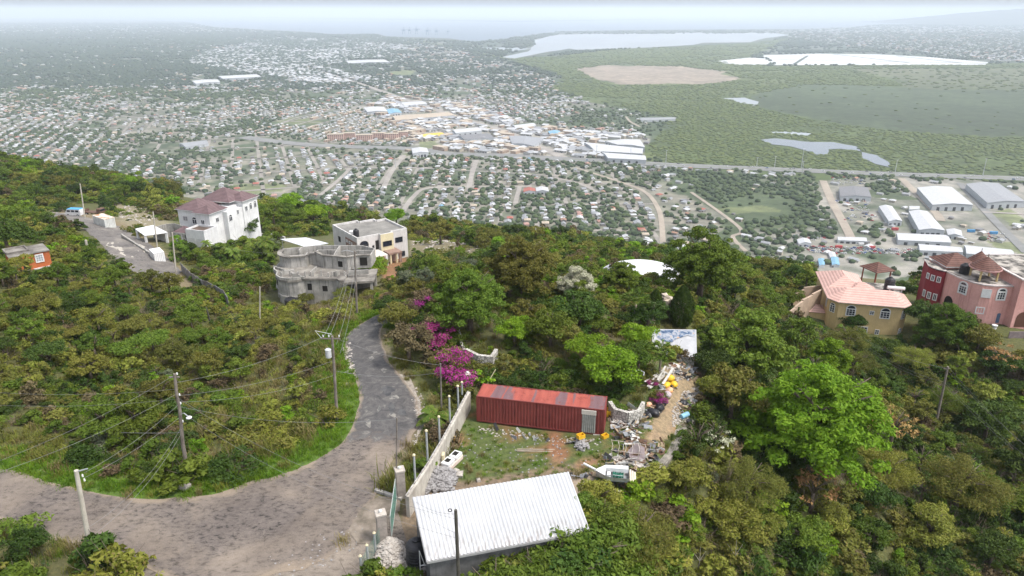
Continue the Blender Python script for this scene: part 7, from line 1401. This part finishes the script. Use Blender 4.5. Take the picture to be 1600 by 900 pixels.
m = farz; W['mid'][m] += 2.2; W['bright'][m] += .45 * np.clip((nb[m] - .5) * 6, 0, 1); W['twig'][m] = 0; W['yelg'][m] *= .2; W['deep'][m] += .8; W['dryg'][m] *= .6
m = (v > 770) & (u > 960) & (u < 1330); W['mid'][m] += 3; W['yellow'][m] += 1.2; W['bright'][m] += .4
m = (v > 820) & (u > 480) & (u < 960); W['mid'][m] += 2; W['bright'][m] += .7; W['yellow'][m] += .6
m = inpoly(u, v, [(-50,820),(140,850),(230,890),(260,1000),(-50,1000)]); W['mid'][m] += 1.5; W['bright'][m] += .6; W['deep'][m] += .5
m = inpoly(u, v, [(600,470),(660,440),(700,500),(700,600),(640,600),(600,540)]); W['brown'][m] += 1.6; W['olive'][m] += 1; W['orange'][m] += .15
for i_, k in enumerate(keys): W[k] *= np.clip((fbm(P[:, 0], P[:, 1], 5.5 if k not in ('yelg', 'dryg') else 9, 200 + 7 * i_, 2) - .36) * 5, .04, 1.6)
WW = np.stack([W[k] for k in keys], 1); WW = WW / WW.sum(1)[:, None]; pick = (WW.cumsum(1) > rng.random(len(P))[:, None]).argmax(1)
isg = np.isin(pick, [keys.index(k) for k in ('lush', 'dryg', 'yelg', 'midg')])
gaps = rng.random(len(P)) < np.where(farz, .04, .10)
clear = inpoly(u, v, [(640,376),(700,374),(770,392),(760,405),(640,405)]) | inpoly(u, v, [(165,322),(215,322),(280,355),(240,368),(195,350)]) | inpoly(u, v, [(1255,400),(1440,405),(1430,432),(1290,425)])
low = inpoly(u, v, [(720,488),(792,488),(792,550),(724,548)]) | inpoly(u, v, [(1230,470),(1290,480),(1300,520),(1250,505)]) | (near_edge & ~isg)
edgeb = (wblocked(P[:, 0], P[:, 1], 3.0) & ~farz) | (pdist(P[:, 0], P[:, 1], _r2 + _r2[:1]) < 4.5)
keepm = ~bad & ~gaps & ~(clear & (rng.random(len(P)) < .8)) & ~(low & ~isg & (rng.random(len(P)) < .85)) & ~(edgeb & ~isg & (rng.random(len(P)) < .75))
sel_ = np.where(keepm)[0]; n = len(sel_)
s_ = P[sel_, 2] / 1.15 * (.5 + .75 * rng.random(n) ** 1.6) * np.where(isg[sel_], np.clip(1 / (P[sel_, 2] / 1.15) ** .35, .5, 1), 1)
s_ = np.where(farz[sel_], s_ * .95, s_ * (1 + .5 * np.clip((nc_[sel_] - .5) * 4, 0, 1)))
s_ = np.where(clear[sel_], s_ * .5, s_)
ii_ = np.array([SIDX[keys[k]][rng.integers(len(SIDX[keys[k]]))] for k in pick[sel_]])
scatter('undergrowth', np.column_stack([P[sel_, 0], P[sel_, 1], z[sel_] - .05 * s_]), np.column_stack([rng.normal(0, .1, n), rng.normal(0, .1, n), rng.uniform(0, 6.28, n)]), np.column_stack([s_, s_, s_ * rng.uniform(.65, 1.15, n)]), ii_, SCOL)
print('SCRUB', n)
# grass: verges, yard, thin cover between shrubs
P, z, u, v = hill_cand(32, 110, .52, .0055); x_, y_ = P[:, 0], P[:, 1]
dr = pdist(x_, y_, _g1); dr2 = pdist(x_, y_, _g2); road = inpoly(x_, y_, _RW) | inpoly(x_, y_, _r2)
for q in WKEEP: road |= inpoly(x_, y_, q)
yard = inpoly(u, v, YARDP); hard = inpoly(u, v, SHEDP) | inpoly(u, v, FORK) | inpoly(u, v, DIRTPATH) | inpoly(u, v, [(560,770),(640,770),(630,860),(560,860)]) | inpoly(u, v, [(640,600),(660,600),(676,660),(650,700)])
na = fbm(x_, y_, 3.2, 71, 3); nb = fbm(x_, y_, 9, 72, 3); den = np.full(len(P), .10); den[dr < 3.4] = .95; den[(dr >= 3.4) & (dr < 5.5)] = .45; den[(dr2 < 2.2)] = .4
redp = inpoly(u, v, [(735,648),(945,690),(960,700),(880,712),(800,696),(700,690)])
den[yard] = np.clip((na[yard] - .34) * 4.5, 0, .85); den[yard & redp] *= .35; den[hard | road] = 0; den[inpoly(u, v, [(895,735),(930,740),(945,790),(900,800)])] = .03
den[inpoly(u, v, [(700,735),(800,725),(900,715),(900,740),(700,765)])] = .6
for q in HOUSEPX: den[inpoly(u, v, q)] = 0
k = rng.random(len(P)) < den; n = k.sum(); lushy = (dr[k] < 4.2) & (rng.random(n) < .93) | (yard[k] & (rng.random(n) < .7))
kk = np.where(lushy, 0, np.where(rng.random(n) < .5, 1, 2)); opts = [SIDX['lush'], SIDX['dryg'] + SIDX['yelg'], SIDX['midg'] + SIDX['yelg']]
ii_ = np.array([opts[a][rng.integers(len(opts[a]))] for a in kk]); s_ = P[k, 2] / .52 * rng.uniform(.5, 1.05, n) * np.where(yard[k], .45, .8)
scatter('verge_and_yard_grass', np.column_stack([x_[k], y_[k], z[k]]), np.column_stack([np.zeros(n), np.zeros(n), rng.uniform(0, 6.28, n)]), np.column_stack([s_, s_, s_]), ii_, SCOL)
print('GRASS', n)

# ---------- trees ----------------------------------------------------------------------
def limb_tree(mb, seed, h, R_, base_r, forks=7, lean=.0):
    r = np.random.default_rng(seed); top = np.array([lean, 0, h * .45])
    mb.tube([(0, 0, -.6), (lean * .3, r.normal(0, .05), h * .2), top], [base_r * 1.3, base_r, base_r * .75], 8)
    for i in range(forks):
        a = i * 6.28 / forks + r.uniform(-.4, .4); q = R_ * r.uniform(.35, .62); zt = h * r.uniform(.55, .82)
        mid = top + np.array([math.cos(a) * q * .4, math.sin(a) * q * .4, (zt - top[2]) * .55]); end = np.array([lean + math.cos(a) * q, math.sin(a) * q, zt])
        mb.tube([top - (0, 0, r.uniform(0, h * .12)), mid, end], [base_r * .5, base_r * .32, base_r * .1], 6)
        for j in range(2):
            b = a + r.uniform(-.8, .8); mb.tube([mid, mid + (math.cos(b) * q * .45, math.sin(b) * q * .45, (zt - mid[2]) * .8)], [base_r * .22, base_r * .06], 4)
TREES = {}
def tree_mesh(key, seed, h, R_, k, cr, n, size, asp=.5, dome=1.0, shell=.5, base=.42, crown_h=.5, **kw):
    C, Rr = clumps(seed, R_ * .92, h * crown_h, k, cr, h * base, dome); V, Fs = leaves(C, Rr, n, size, seed, shell, asp, **kw)
    crown = src_mesh('crown', len(TREES) * 10 + seed % 10, V, Fs, [LM['mid']]); m = MB(); limb_tree(m, seed, h, R_, .035 * h)
    trunk = src_mesh('trunk', len(TREES) * 10 + seed % 10, np.array(m.v), m.f, [BARK], m.m, True); TREES.setdefault(key, []).append((crown, trunk))
for s in range(3): tree_mesh('round', 11 + s, 5.0, 2.6, 40, .30, 7500, .115)
for s in range(3): tree_mesh('loose', 21 + s, 5.2, 2.7, 28, .26, 4600, .13, shell=.3)
for s in range(2): tree_mesh('flat', 31 + s, 4.6, 3.2, 38, .25, 5600, .115, dome=.55, base=.62, crown_h=.34)
tree_mesh('great', 41, 12.0, 6.6, 200, .15, 48000, .15, shell=.5, base=.26, crown_h=.68)
tree_mesh('great', 42, 9.0, 5.0, 110, .19, 26000, .15, shell=.45, base=.3, crown_h=.66)
tree_mesh('great', 43, 9.5, 5.2, 105, .18, 23000, .16, shell=.4, base=.34, crown_h=.62)
tree_mesh('feathery', 51, 6.0, 4.2, 60, .2, 14000, .13, asp=.16, dome=.8, shell=.3, droop=.5)
tree_mesh('shrub', 71, 4.3, 3.2, 80, .24, 15000, .115, base=.12, crown_h=.72)
tree_mesh('shrub', 72, 3.8, 3.0, 60, .26, 12000, .12, base=.1, crown_h=.74)
tree_mesh('sparse', 61, 5.0, 2.6, 26, .18, 800, .12, shell=.2)
tree_mesh('sparse', 62, 5.0, 2.4, 20, .2, 600, .12, shell=.2)
def cypress(seed, h, R_, n):
    r = np.random.default_rng(seed); zz = r.random(n) ** .9; a = r.uniform(0, 6.28, n); prof = np.sin(np.clip(zz * .93 + .07, 0, 1) * math.pi) ** .55 * (1 - zz * .35)
    q = prof * R_ * (.72 + .3 * r.random(n)) * (1 + .1 * np.sin(a * 5 + zz * 9)); P = np.stack([np.cos(a) * q, np.sin(a) * q, zz * h + .1], 1)
    nr = unit(np.stack([np.cos(a), np.sin(a), np.full(n, .3)], 1) + r.normal(0, .35, (n, 3))); t = unit(np.stack([r.normal(0, .2, n), r.normal(0, .2, n), np.ones(n)], 1)); b = unit(np.cross(nr, t)); L = .14 * r.uniform(.6, 1.3, n)[:, None]
    return np.stack([P - t * L, P - b * L * .35, P + t * L, P + b * L * .35], 1).reshape(-1, 3), np.arange(n * 4).reshape(n, 4)
for key, h, R_, n in (('cypress', 6.2, 2.1, 12000), ('slimcypress', 9, .75, 5000)):
    V, Fs = cypress(5, h, R_, n); m = MB().tube([(0, 0, -.4), (0, 0, h * .7)], [.16, .05], 8)
    TREES[key] = [(src_mesh('crown', 90 + len(TREES), V, Fs, [LM['deep']]), src_mesh('trunk', 90 + len(TREES), np.array(m.v), m.f, [BARK], m.m))]
def palm(seed, h, L, nf, fan=False):
    r = np.random.default_rng(seed); V = []; Fs = []
    for i in range(nf):
        a = i * 2.4 + r.uniform(-.2, .2); el = r.uniform(-.25, 1.25); d = np.array([math.cos(a), math.sin(a), 0]); side = np.array([-d[1], d[0], 0])
        if fan:
            c = np.array([0, 0, h]) + (d * math.cos(el) + np.array([0, 0, math.sin(el)])) * L * .6; ax = d * math.cos(el) + np.array([0, 0, math.sin(el)])
            for k in np.linspace(-1.2, 1.2, 15):
                e = ax * math.cos(k) + side * math.sin(k); tip = c + e * L * .55 - np.array([0, 0, .14 * L]); w_ = np.cross(e, ax if abs(k) > .2 else (0, 0, 1)); w_ = side * .03 * L if np.linalg.norm(w_) < 1e-3 else w_ / np.linalg.norm(w_) * .03 * L
                b = len(V); V += [c - w_ * .3, c + e * L * .3 + w_, tip, c + e * L * .3 - w_]; Fs.append((b, b + 1, b + 2, b + 3))
            continue
        pts = [];
        for t in np.linspace(0, 1, 15): pts.append(np.array([0, 0, h]) + d * L * t * math.cos(el * .8) + np.array([0, 0, L * (math.sin(el) * t * 1.1 - .75 * t * t)]))
        for k in range(1, 14):
            p, tn = pts[k], pts[k + 1] - pts[k]; tn = tn / np.linalg.norm(tn); ll = L * .34 * math.sin(math.pi * (k + 1.2) / 16)
            for s in (-1, 1):
                for o in (0, .5):
                    q = p + tn * o * L / 15; e = side * s * .8 + tn * .55 - np.array([0, 0, .45]); e = e / np.linalg.norm(e); w_ = tn * .028 * L; b = len(V); V += [q - w_, q + e * ll * .6 - w_, q + e * ll, q + w_]; Fs.append((b, b + 1, b + 2, b + 3))
    m = MB(); n0 = 9; m.tube([(0.1 * math.sin(t), 0, h * t / n0 - .3 * (t == 0)) for t in range(n0 + 1)], [.17 - .006 * t + .012 * (t % 2) for t in range(n0 + 1)], 8)
    return (src_mesh('crown', 300 + seed, np.array(V), np.array(Fs), [LM['palm']]), src_mesh('trunk', 300 + seed, np.array(m.v), m.f, [M('palm_trunk', (.3, .25, .19), (.16, .13, .1), 5)], m.m, True))
TREES['palm'] = [palm(1, 3.6, 2.3, 17), palm(2, 2.2, 2.0, 15)]; TREES['shortpalm'] = [palm(3, .8, 2.1, 16)]; TREES['fanpalm'] = [palm(4, 3.6, 1.8, 26, True)]
NTREE = 0
def plant(kind, u_, v_, s, mat, label, name='tree', cat='tree', group=None, rz=None, k=None, sz=1.0, xy=None, trunkmat=None):
    p = G(u_, v_) if xy is None else Gs(*xy); lst = TREES[kind]; crown, trunk = lst[(k if k is not None else random.randrange(len(lst))) % len(lst)]
    o = thing(name, label, cat, p, random.uniform(0, 6.28) if rz is None else rz, group); o.scale = (s, s, s * sz)
    c = bpy.data.objects.new('crown', crown.data); COL.objects.link(c); c.parent = o
    if mat: c.material_slots[0].link = 'OBJECT'; c.material_slots[0].material = LM[mat]
    q = bpy.data.objects.new('trunk', trunk.data); COL.objects.link(q); q.parent = o
    return o
# the trees one can tell apart: (kind, base pixel, scale, leaves, label[, variant])
plant('great', 1262, 738, 1.12, 'bright', 'huge bright lime green tree with a broad round crown on the right slope', k=0, sz=.95)
for kd, a, b, s, mt, lb in [
    ('great', 812, 470, .78, 'olive', 'broad olive green tree with a dense domed crown above the garden'), ('great', 1092, 468, .95, 'mid', 'tall spreading tree beside the white dome with light green top'),
    ('great', 968, 458, .48, 'mid', 'bushy green tree half covering the white dome'), ('great', 1165, 598, .95, 'mid', 'big leafy tree right of the blue and white slab'), ('great', 900, 470, .5, 'white', 'tree covered in white blossom left of the dome'),
    ('great', 735, 520, .7, 'mid', 'large green tree behind the magenta bougainvillea'), ('round', 950, 612, 1.1, 'bright', 'small bright green tree behind the red container end'), ('great', 1290, 590, .62, 'bright', 'bright green tree behind the huge lime green tree'),
    ('round', 712, 462, 1.1, 'mid', 'rounded green tree above the bougainvillea hedge'), ('round', 860, 545, 1.0, 'mid', 'green bushy tree in the middle of the overgrown garden'), ('round', 905, 520, 1.1, 'deep', 'dark green tree on the terrace of the overgrown garden'),
    ('round', 1010, 520, .9, 'deep', 'dark small tree beside the fan palm'), ('round', 1330, 520, .85, 'deep', 'dark round tree at the corner of the yellow house'), ('great', 1395, 425, .62, 'deep', 'dark leafy tree left of the maroon villa tower'),
    ('great', 1475, 545, .72, 'mid', 'leafy tree in front of the pink villa'), ('round', 1440, 520, 1.3, 'deep', 'dark tree between the yellow house and the pink villa'), ('round', 1410, 470, .9, 'deep', 'tree beside the deck of the yellow house'),
    ('round', 1525, 555, 1.2, 'olive', 'olive tree below the pink villa steps'), ('loose', 1240, 560, 1.2, 'mid', 'loose green tree below the yellow house garden'), ('feathery', 1490, 800, 1.25, 'olive', 'feathery drooping olive tree low on the right slope'),
    ('feathery', 1330, 590, .8, 'olive', 'feathery pale green tree above the huge lime tree'), ('loose', 1140, 660, 1.3, 'olive', 'thin dark olive tree beside the retaining wall'), ('round', 1535, 690, 1.4, 'deep', 'dark tree beside the leaning pole on the right slope'),
    ('loose', 1580, 760, 1.5, 'deep', 'dark thin tree at the right edge of the slope'), ('sparse', 1265, 800, 1.1, 'orange', 'dry shrub with orange dead leaves below the huge lime tree'), ('sparse', 1390, 700, 1.2, 'orange', 'withered shrub with orange leaves beside the huge lime tree'),
    ('sparse', 1118, 712, .65, 'white', 'shrub with pale blossom beside the stone wall'), ('sparse', 1555, 590, 1.3, 'orange', 'tree with golden dry leaves behind the leaning pole'), ('round', 930, 880, .95, 'mid', 'leafy tree growing at the right end of the white shed'),
    ('loose', 905, 850, .8, 'mid', 'branch leaning over the corner of the white roof'), ('round', 50, 870, .52, 'deep', 'dark round shrub in the bottom left corner'), ('round', 195, 790, .01, 'deep', ''),
    ('round', 220, 690, 1.0, 'mid', 'leafy green shrub on the verge left of the lamp pole'), ('round', 170, 690, .9, 'mid', 'second leafy shrub further left of the lamp pole'), ('round', 255, 640, .8, 'olive', 'olive shrub behind the lamp pole'),
    ('round', 15, 400, 1.5, 'deep', 'dark tree hanging over the orange house'), ('round', 5, 370, 1.6, 'mid', 'green tree behind the orange house'), ('round', 6, 448, .8, 'mid', 'leafy tree covering the left corner of the orange house'), ('round', 940, 868, 1.0, 'mid', 'green tree overlapping the lower right corner of the white roof'), ('loose', 918, 878, .8, 'yellow', 'thin yellow green tree before the right end of the shed wall'), ('loose', 145, 600, .8, 'yellow', 'lime yellow shrub on the left slope'), ('round', 470, 420, .7, 'mid', 'green tree behind the unfinished grey house'),
    ('great', 80, 300, .7, 'olive', 'broad yellowish green tree behind the parked truck'), ('round', 385, 375, 1.2, 'deep', 'dark tree at the corner of the white villa'), ('round', 325, 400, .5, 'deep', 'dark bush in front of the white villa porch'),
    ('round', 455, 335, 1.6, 'bright', 'bright green tree on the slope behind the white villa'), ('round', 620, 358, 1.5, 'bright', 'bright tree just behind the cream house'), ('great', 650, 372, .6, 'olive', 'spreading tree right behind the cream house'), ('loose', 688, 382, 1.3, 'olive', 'airy tree on the clearing beyond the cream house'),
    ('round', 480, 478, .5, 'olive', 'scraggly shrub against the grey unfinished walls'), ('feathery', 540, 470, .5, 'yellow', 'thin yellow shrub in front of the grey carport'), ('round', 1215, 375, 2.0, 'deep', 'dark tree at the left edge of the car yard'), ('round', 1225, 420, 1.4, 'deep', 'dark tree on the crest left of the yellow house')]:
    if s > .1: plant(kd, a, b, s, mt, lb)
plant('cypress', 1063, 510, .82, 'deep', 'dark dome shaped cypress beside the white slab', 'cypress_tree'); plant('cypress', 1022, 500, .62, 'deep', 'second dark dome shaped cypress half hidden by shrubs', 'cypress_tree')
plant('slimcypress', 1592, 440, .85, 'deep', 'slim dark cypress behind the pink villa', 'cypress_tree')
plant('fanpalm', 990, 520, 1.0, None, 'fan palm with a shaggy skirt beside the cypresses', 'palm_tree', 'palm'); plant('fanpalm', 1030, 588, .75, None, 'fan palm leaning over the blue and white slab', 'palm_tree', 'palm')
for a, b, s, lb in [(680,662,1.0,'palm with arching bright fronds beside the white boundary wall'), ]: plant('shortpalm', a, b, s, None, lb, 'palm_tree', 'palm')
for a, b, s, lb in [(366,410,1.1,'tall palm with pale trunk in front of the white villa'), (415,405,1.1,'palm with drooping fronds between the villa and the grey house'), (325,398,.7,'low palm beside the villa porch'), (395,398,.8,'palm hugging the villa wall'),(1313,528,.55,'low palm at the yellow house wall')]: plant('palm', a, b, s, None, lb, 'palm_tree', 'palm')
# bougainvillea: green tangle with magenta patches, each bush one thing
def bougain(u_, v_, s, label, seed, npink, h=3.2):
    p = G(u_, v_); o = thing('bougainvillea', label, 'bougainvillea', p, 0); o.scale = (s,) * 3; r = np.random.default_rng(seed)
    C, Rr = clumps(seed, 2.4, h * .7, 30, .28, h * .28); V, Fs = leaves(C, Rr, 5200, .11, seed, .4); link_mesh('crown', V, Fs, [LM['brown' if seed % 2 else 'olive']], o)
    d = C - np.array([0, 0, h * .3]); sel = [i for i in np.argsort(C[:, 1] + r.normal(0, .6, len(C)))][:npink]
    V, Fs = leaves(C[sel] + np.array([0, -.25, .1]), Rr[sel] * np.array([1.3, 1.3, 1.1]), 260 * npink, .085, seed + 1, .3); link_mesh('blossom', V, Fs, [LM['pink']], o)
    m = MB(); twigs(m, seed, 9, 2.2, h, .05); m.build('trunk', BARK, o)
bougain(706, 598, 1.0, 'largest magenta bougainvillea hanging over the boundary wall', 4, 17, 3.6); bougain(686, 536, 1.0, 'bougainvillea with magenta clusters higher up the bank', 7, 13, 3.4)
bougain(664, 488, .9, 'bougainvillea with a few pink clusters at the bend', 9, 4); plant('loose', 640, 566, 1.0, 'brown', 'brownish tangled hedge along the road bend', 'shrub', 'shrub'); bougain(716, 606, .6, 'low magenta bougainvillea behind the thin pole', 16, 5, 2.6)
bougain(1028, 628, .38, 'small magenta bougainvillea beside the black bags', 20, 9, 3.0); bougain(1018, 602, .3, 'smallest pink bougainvillea beside the white planks', 21, 6, 3.0)
plant('round', 622, 520, .85, 'olive', 'olive shrub at the inside of the road bend'); plant('round', 608, 500, .7, 'deep', 'dark shrub at the top of the road bend'); plant('round', 636, 505, .6, 'brown', 'brown tangled bush beside the bougainvillea')
# the many lesser trees of the slopes
TG = 'trees of the hillside'
def many(poly, cnt, kinds, mats, lab, smin, smax, dist=4.0, seed=1):
    r = np.random.default_rng(seed); us = [p[0] for p in poly]; vs = [p[1] for p in poly]; got = []; tr = 0
    while len(got) < cnt and tr < cnt * 60:
        tr += 1; a, b = r.uniform(min(us), max(us)), r.uniform(min(vs), max(vs))
        if not inpoly(np.array([a]), np.array([b]), poly)[0]: continue
        p = G(a, b)
        if inpoly(np.array([a]), np.array([b]), [(925,735),(1060,735),(1060,850),(950,870)])[0]: continue
        if blocked(np.array([a]), np.array([b]))[0] or wblocked(p[:1], p[1:2], 1.6)[0] or any(np.hypot(*(p[:2] - q)) < dist for q in got): continue
        got.append(p[:2]); mt = mats[r.integers(len(mats))]; sp_ = dict(mid='mid green', deep='dark green', olive='olive', bright='bright green', yellow='yellow green', brown='brownish', grey='greyish')[mt]
        plant(kinds[r.integers(len(kinds))], 0, 0, r.uniform(smin, smax), mt, lab % sp_, group=TG, xy=(p[0], p[1]))
many([(-20,225),(160,262),(340,298),(470,312),(520,345),(410,372),(400,310),(280,330),(200,318),(110,325),(-20,325)], 95, ['round', 'loose', 'round'], ['mid', 'mid', 'deep', 'olive', 'bright'], '%s tree in the forest on the upper left ridge', .8, 1.45, 5.5, 3)
many([(640,345),(760,348),(860,350),(1000,376),(1140,400),(1260,404),(1240,450),(1130,450),(1060,400),(900,385),(760,398),(700,372)], 55, ['round', 'loose', 'flat'], ['mid', 'olive', 'deep', 'mid'], '%s tree on the crest behind the garden', .6, 1.1, 5, 4)
many([(-20,435),(130,425),(250,445),(330,500),(420,520),(400,600),(200,600),(-20,560)], 52, ['round', 'loose', 'flat', 'sparse'], ['deep', 'olive', 'mid', 'yellow', 'mid'], '%s low tree in the scrub on the left slope', .42, .9, 3.5, 5)
many([(-20,340),(60,345),(130,380),(190,420),(180,470),(100,460),(90,380),(-20,375)], 10, ['round', 'loose'], ['mid', 'deep', 'olive'], '%s tree around the orange house', .4, .75, 4, 6)
many([(1100,560),(1250,545),(1420,560),(1600,570),(1600,890),(1200,890),(950,890),(1060,760)], 62, ['round', 'loose', 'sparse', 'flat', 'feathery'], ['deep', 'olive', 'deep', 'mid', 'mid', 'yellow'], '%s tree in the thicket on the right slope', .5, .95, 3.8, 7)
many([(1130,450),(1260,440),(1260,500),(1210,540),(1130,500)], 12, ['round', 'loose', 'flat'], ['mid', 'olive', 'deep'], '%s tree left of the yellow house', .6, 1.0, 4, 8)
many([(900,800),(1050,790),(1300,820),(1320,890),(900,890)], 12, ['shrub', 'loose', 'round'], ['mid', 'bright', 'yellow', 'mid'], '%s tree at the foot of the right slope', .45, .7, 3.5, 17)
many([(760,400),(900,400),(1000,480),(1000,590),(800,590),(720,500)], 18, ['round', 'loose', 'flat'], ['mid', 'deep', 'olive', 'bright'], '%s tree in the overgrown garden', .5, .85, 3.5, 9)
many([(405,380),(435,400),(425,460),(350,440),(270,400),(330,395)], 10, ['round'], ['deep', 'mid'], '%s shrub tree below the white villa', .4, .75, 3.5, 10)
many([(620,425),(740,420),(720,470),(650,480)], 8, ['round', 'loose'], ['mid', 'white' if False else 'grey', 'olive'], '%s tree beyond the road bend', .6, .95, 4, 11)
for k_, (x_, y_, s_, mt_) in enumerate([(-3.4,34.1,.85,'mid'),(-2.3,34.5,1.0,'yellow'),(-1.1,34.8,1.1,'mid'),(.1,35.3,1.1,'olive'),(1.2,35.7,1.15,'mid'),(2.4,36.1,1.25,'mid'),(3.6,36.7,1.35,'deep'),(4.8,37.3,1.4,'mid'),(5.6,38.6,1.3,'mid'),(-5.6,34.6,.6,'mid'),(6.4,40.2,1.1,'mid'),(.6,34.2,1.1,'yellow'),(3.2,35.2,1.2,'mid'),(-1.8,33.4,.95,'mid')]):
    plant('shrub', 0, 0, s_ * (1.05 if x_ > -3 else .7), mt_, 'leafy shrub growing against the front wall of the white roofed shed', 'shrub', 'shrub', 'shrubs along the front of the shed', xy=(x_, y_))
# bare saplings near the bottom
for a, b, h, lb in [(1145,890,3.2,'pale bare sapling with three forks at the bottom'), (1090,895,2.6,'leaning pale bare sapling beside the three forked one')]:
    m = MB(); m.tube([(0,0,-.3),(.05,0,h*.5),(0,.1,h)], [.045,.03,.01], 5)
    for q in ((.5,.2,.75),(-.55,.1,.8),(.3,-.2,.6)): m.tube([(.04,0,h*.45),(q[0]*h*.4,q[1]*h*.4,h*q[2])], [.025,.006], 4)
    o = m.build('sapling', DEADWOOD, loc=tuple(G(a, b))); tag(o, lb, 'sapling')
# ---------- camera, light, sky, air -----------------------------------------------
cam = bpy.data.cameras.new('camera'); cam.sensor_width = 36; cam.lens = 36 * F / 1600; cam.clip_end = 200000; cam.clip_start = .5
co = bpy.data.objects.new('camera', cam); co.location = (0, 0, H); co.rotation_euler = (math.pi / 2 - PITCH, 0, 0); COL.objects.link(co); scn.camera = co
EL, AZ = R(60), R(112)     # azimuth measured from +Y clockwise: to the right, a little behind
sd = Vector((math.sin(AZ) * math.cos(EL), math.cos(AZ) * math.cos(EL), math.sin(EL)))
sun = bpy.data.lights.new('sun', 'SUN'); sun.energy = 1.5; sun.angle = R(10); sun.color = (1, .95, .86)
so = bpy.data.objects.new('sun', sun); so.rotation_euler = sd.to_track_quat('Z', 'Y').to_euler(); so.location = (0, 0, 120); COL.objects.link(so)
w = bpy.data.worlds.new('World'); scn.world = w; w.use_nodes = True; nt = w.node_tree
sky = nt.nodes.new('ShaderNodeTexSky'); sky.sky_type = 'NISHITA'; sky.sun_disc = False; sky.sun_elevation = EL; sky.sun_rotation = AZ
sky.air_density = 1.0; sky.dust_density = 4.0; sky.ozone_density = 1.0; sky.altitude = 300
bg = nt.nodes['Background']; bg.inputs['Strength'].default_value = .15
hs_ = nt.nodes.new('ShaderNodeHueSaturation'); hs_.inputs['Saturation'].default_value = .38   # a veil of cloud greys the blue
nt.links.new(sky.outputs[0], hs_.inputs['Color']); nt.links.new(hs_.outputs[0], bg.inputs['Color'])
if HAZE:
    hb = MB().box(-42000, -1500, PLAIN - 6, 42000, 70000, 160)
    hm = bpy.data.materials.new('haze_air'); hm.use_nodes = True; n = hm.node_tree.nodes; n.remove(n['Principled BSDF'])
    pv = n.new('ShaderNodeVolumePrincipled'); pv.inputs['Color'].default_value = (.80, .885, 1.0, 1); pv.inputs['Density'].default_value = HAZE; pv.inputs['Anisotropy'].default_value = .0
    hm.node_tree.links.new(pv.outputs[0], n['Material Output'].inputs['Volume'])
    ho = hb.build('haze', hm); tag(ho, kind='stuff')
scn.view_settings.view_transform = 'Standard'; scn.view_settings.look = 'None'; scn.view_settings.exposure = EXPO; scn.view_settings.gamma = 1; scn.view_settings.use_curve_mapping = False
scn.render.engine = 'CYCLES'; cy_ = scn.cycles; cy_.use_denoising = True; cy_.max_bounces = 8; cy_.diffuse_bounces = 3; cy_.glossy_bounces = 2; cy_.transmission_bounces = 4; cy_.transparent_max_bounces = 8; cy_.volume_bounces = 5; cy_.use_adaptive_sampling = True; cy_.adaptive_threshold = .02
cy_.volume_max_steps = 64
bpy.context.view_layer.update()
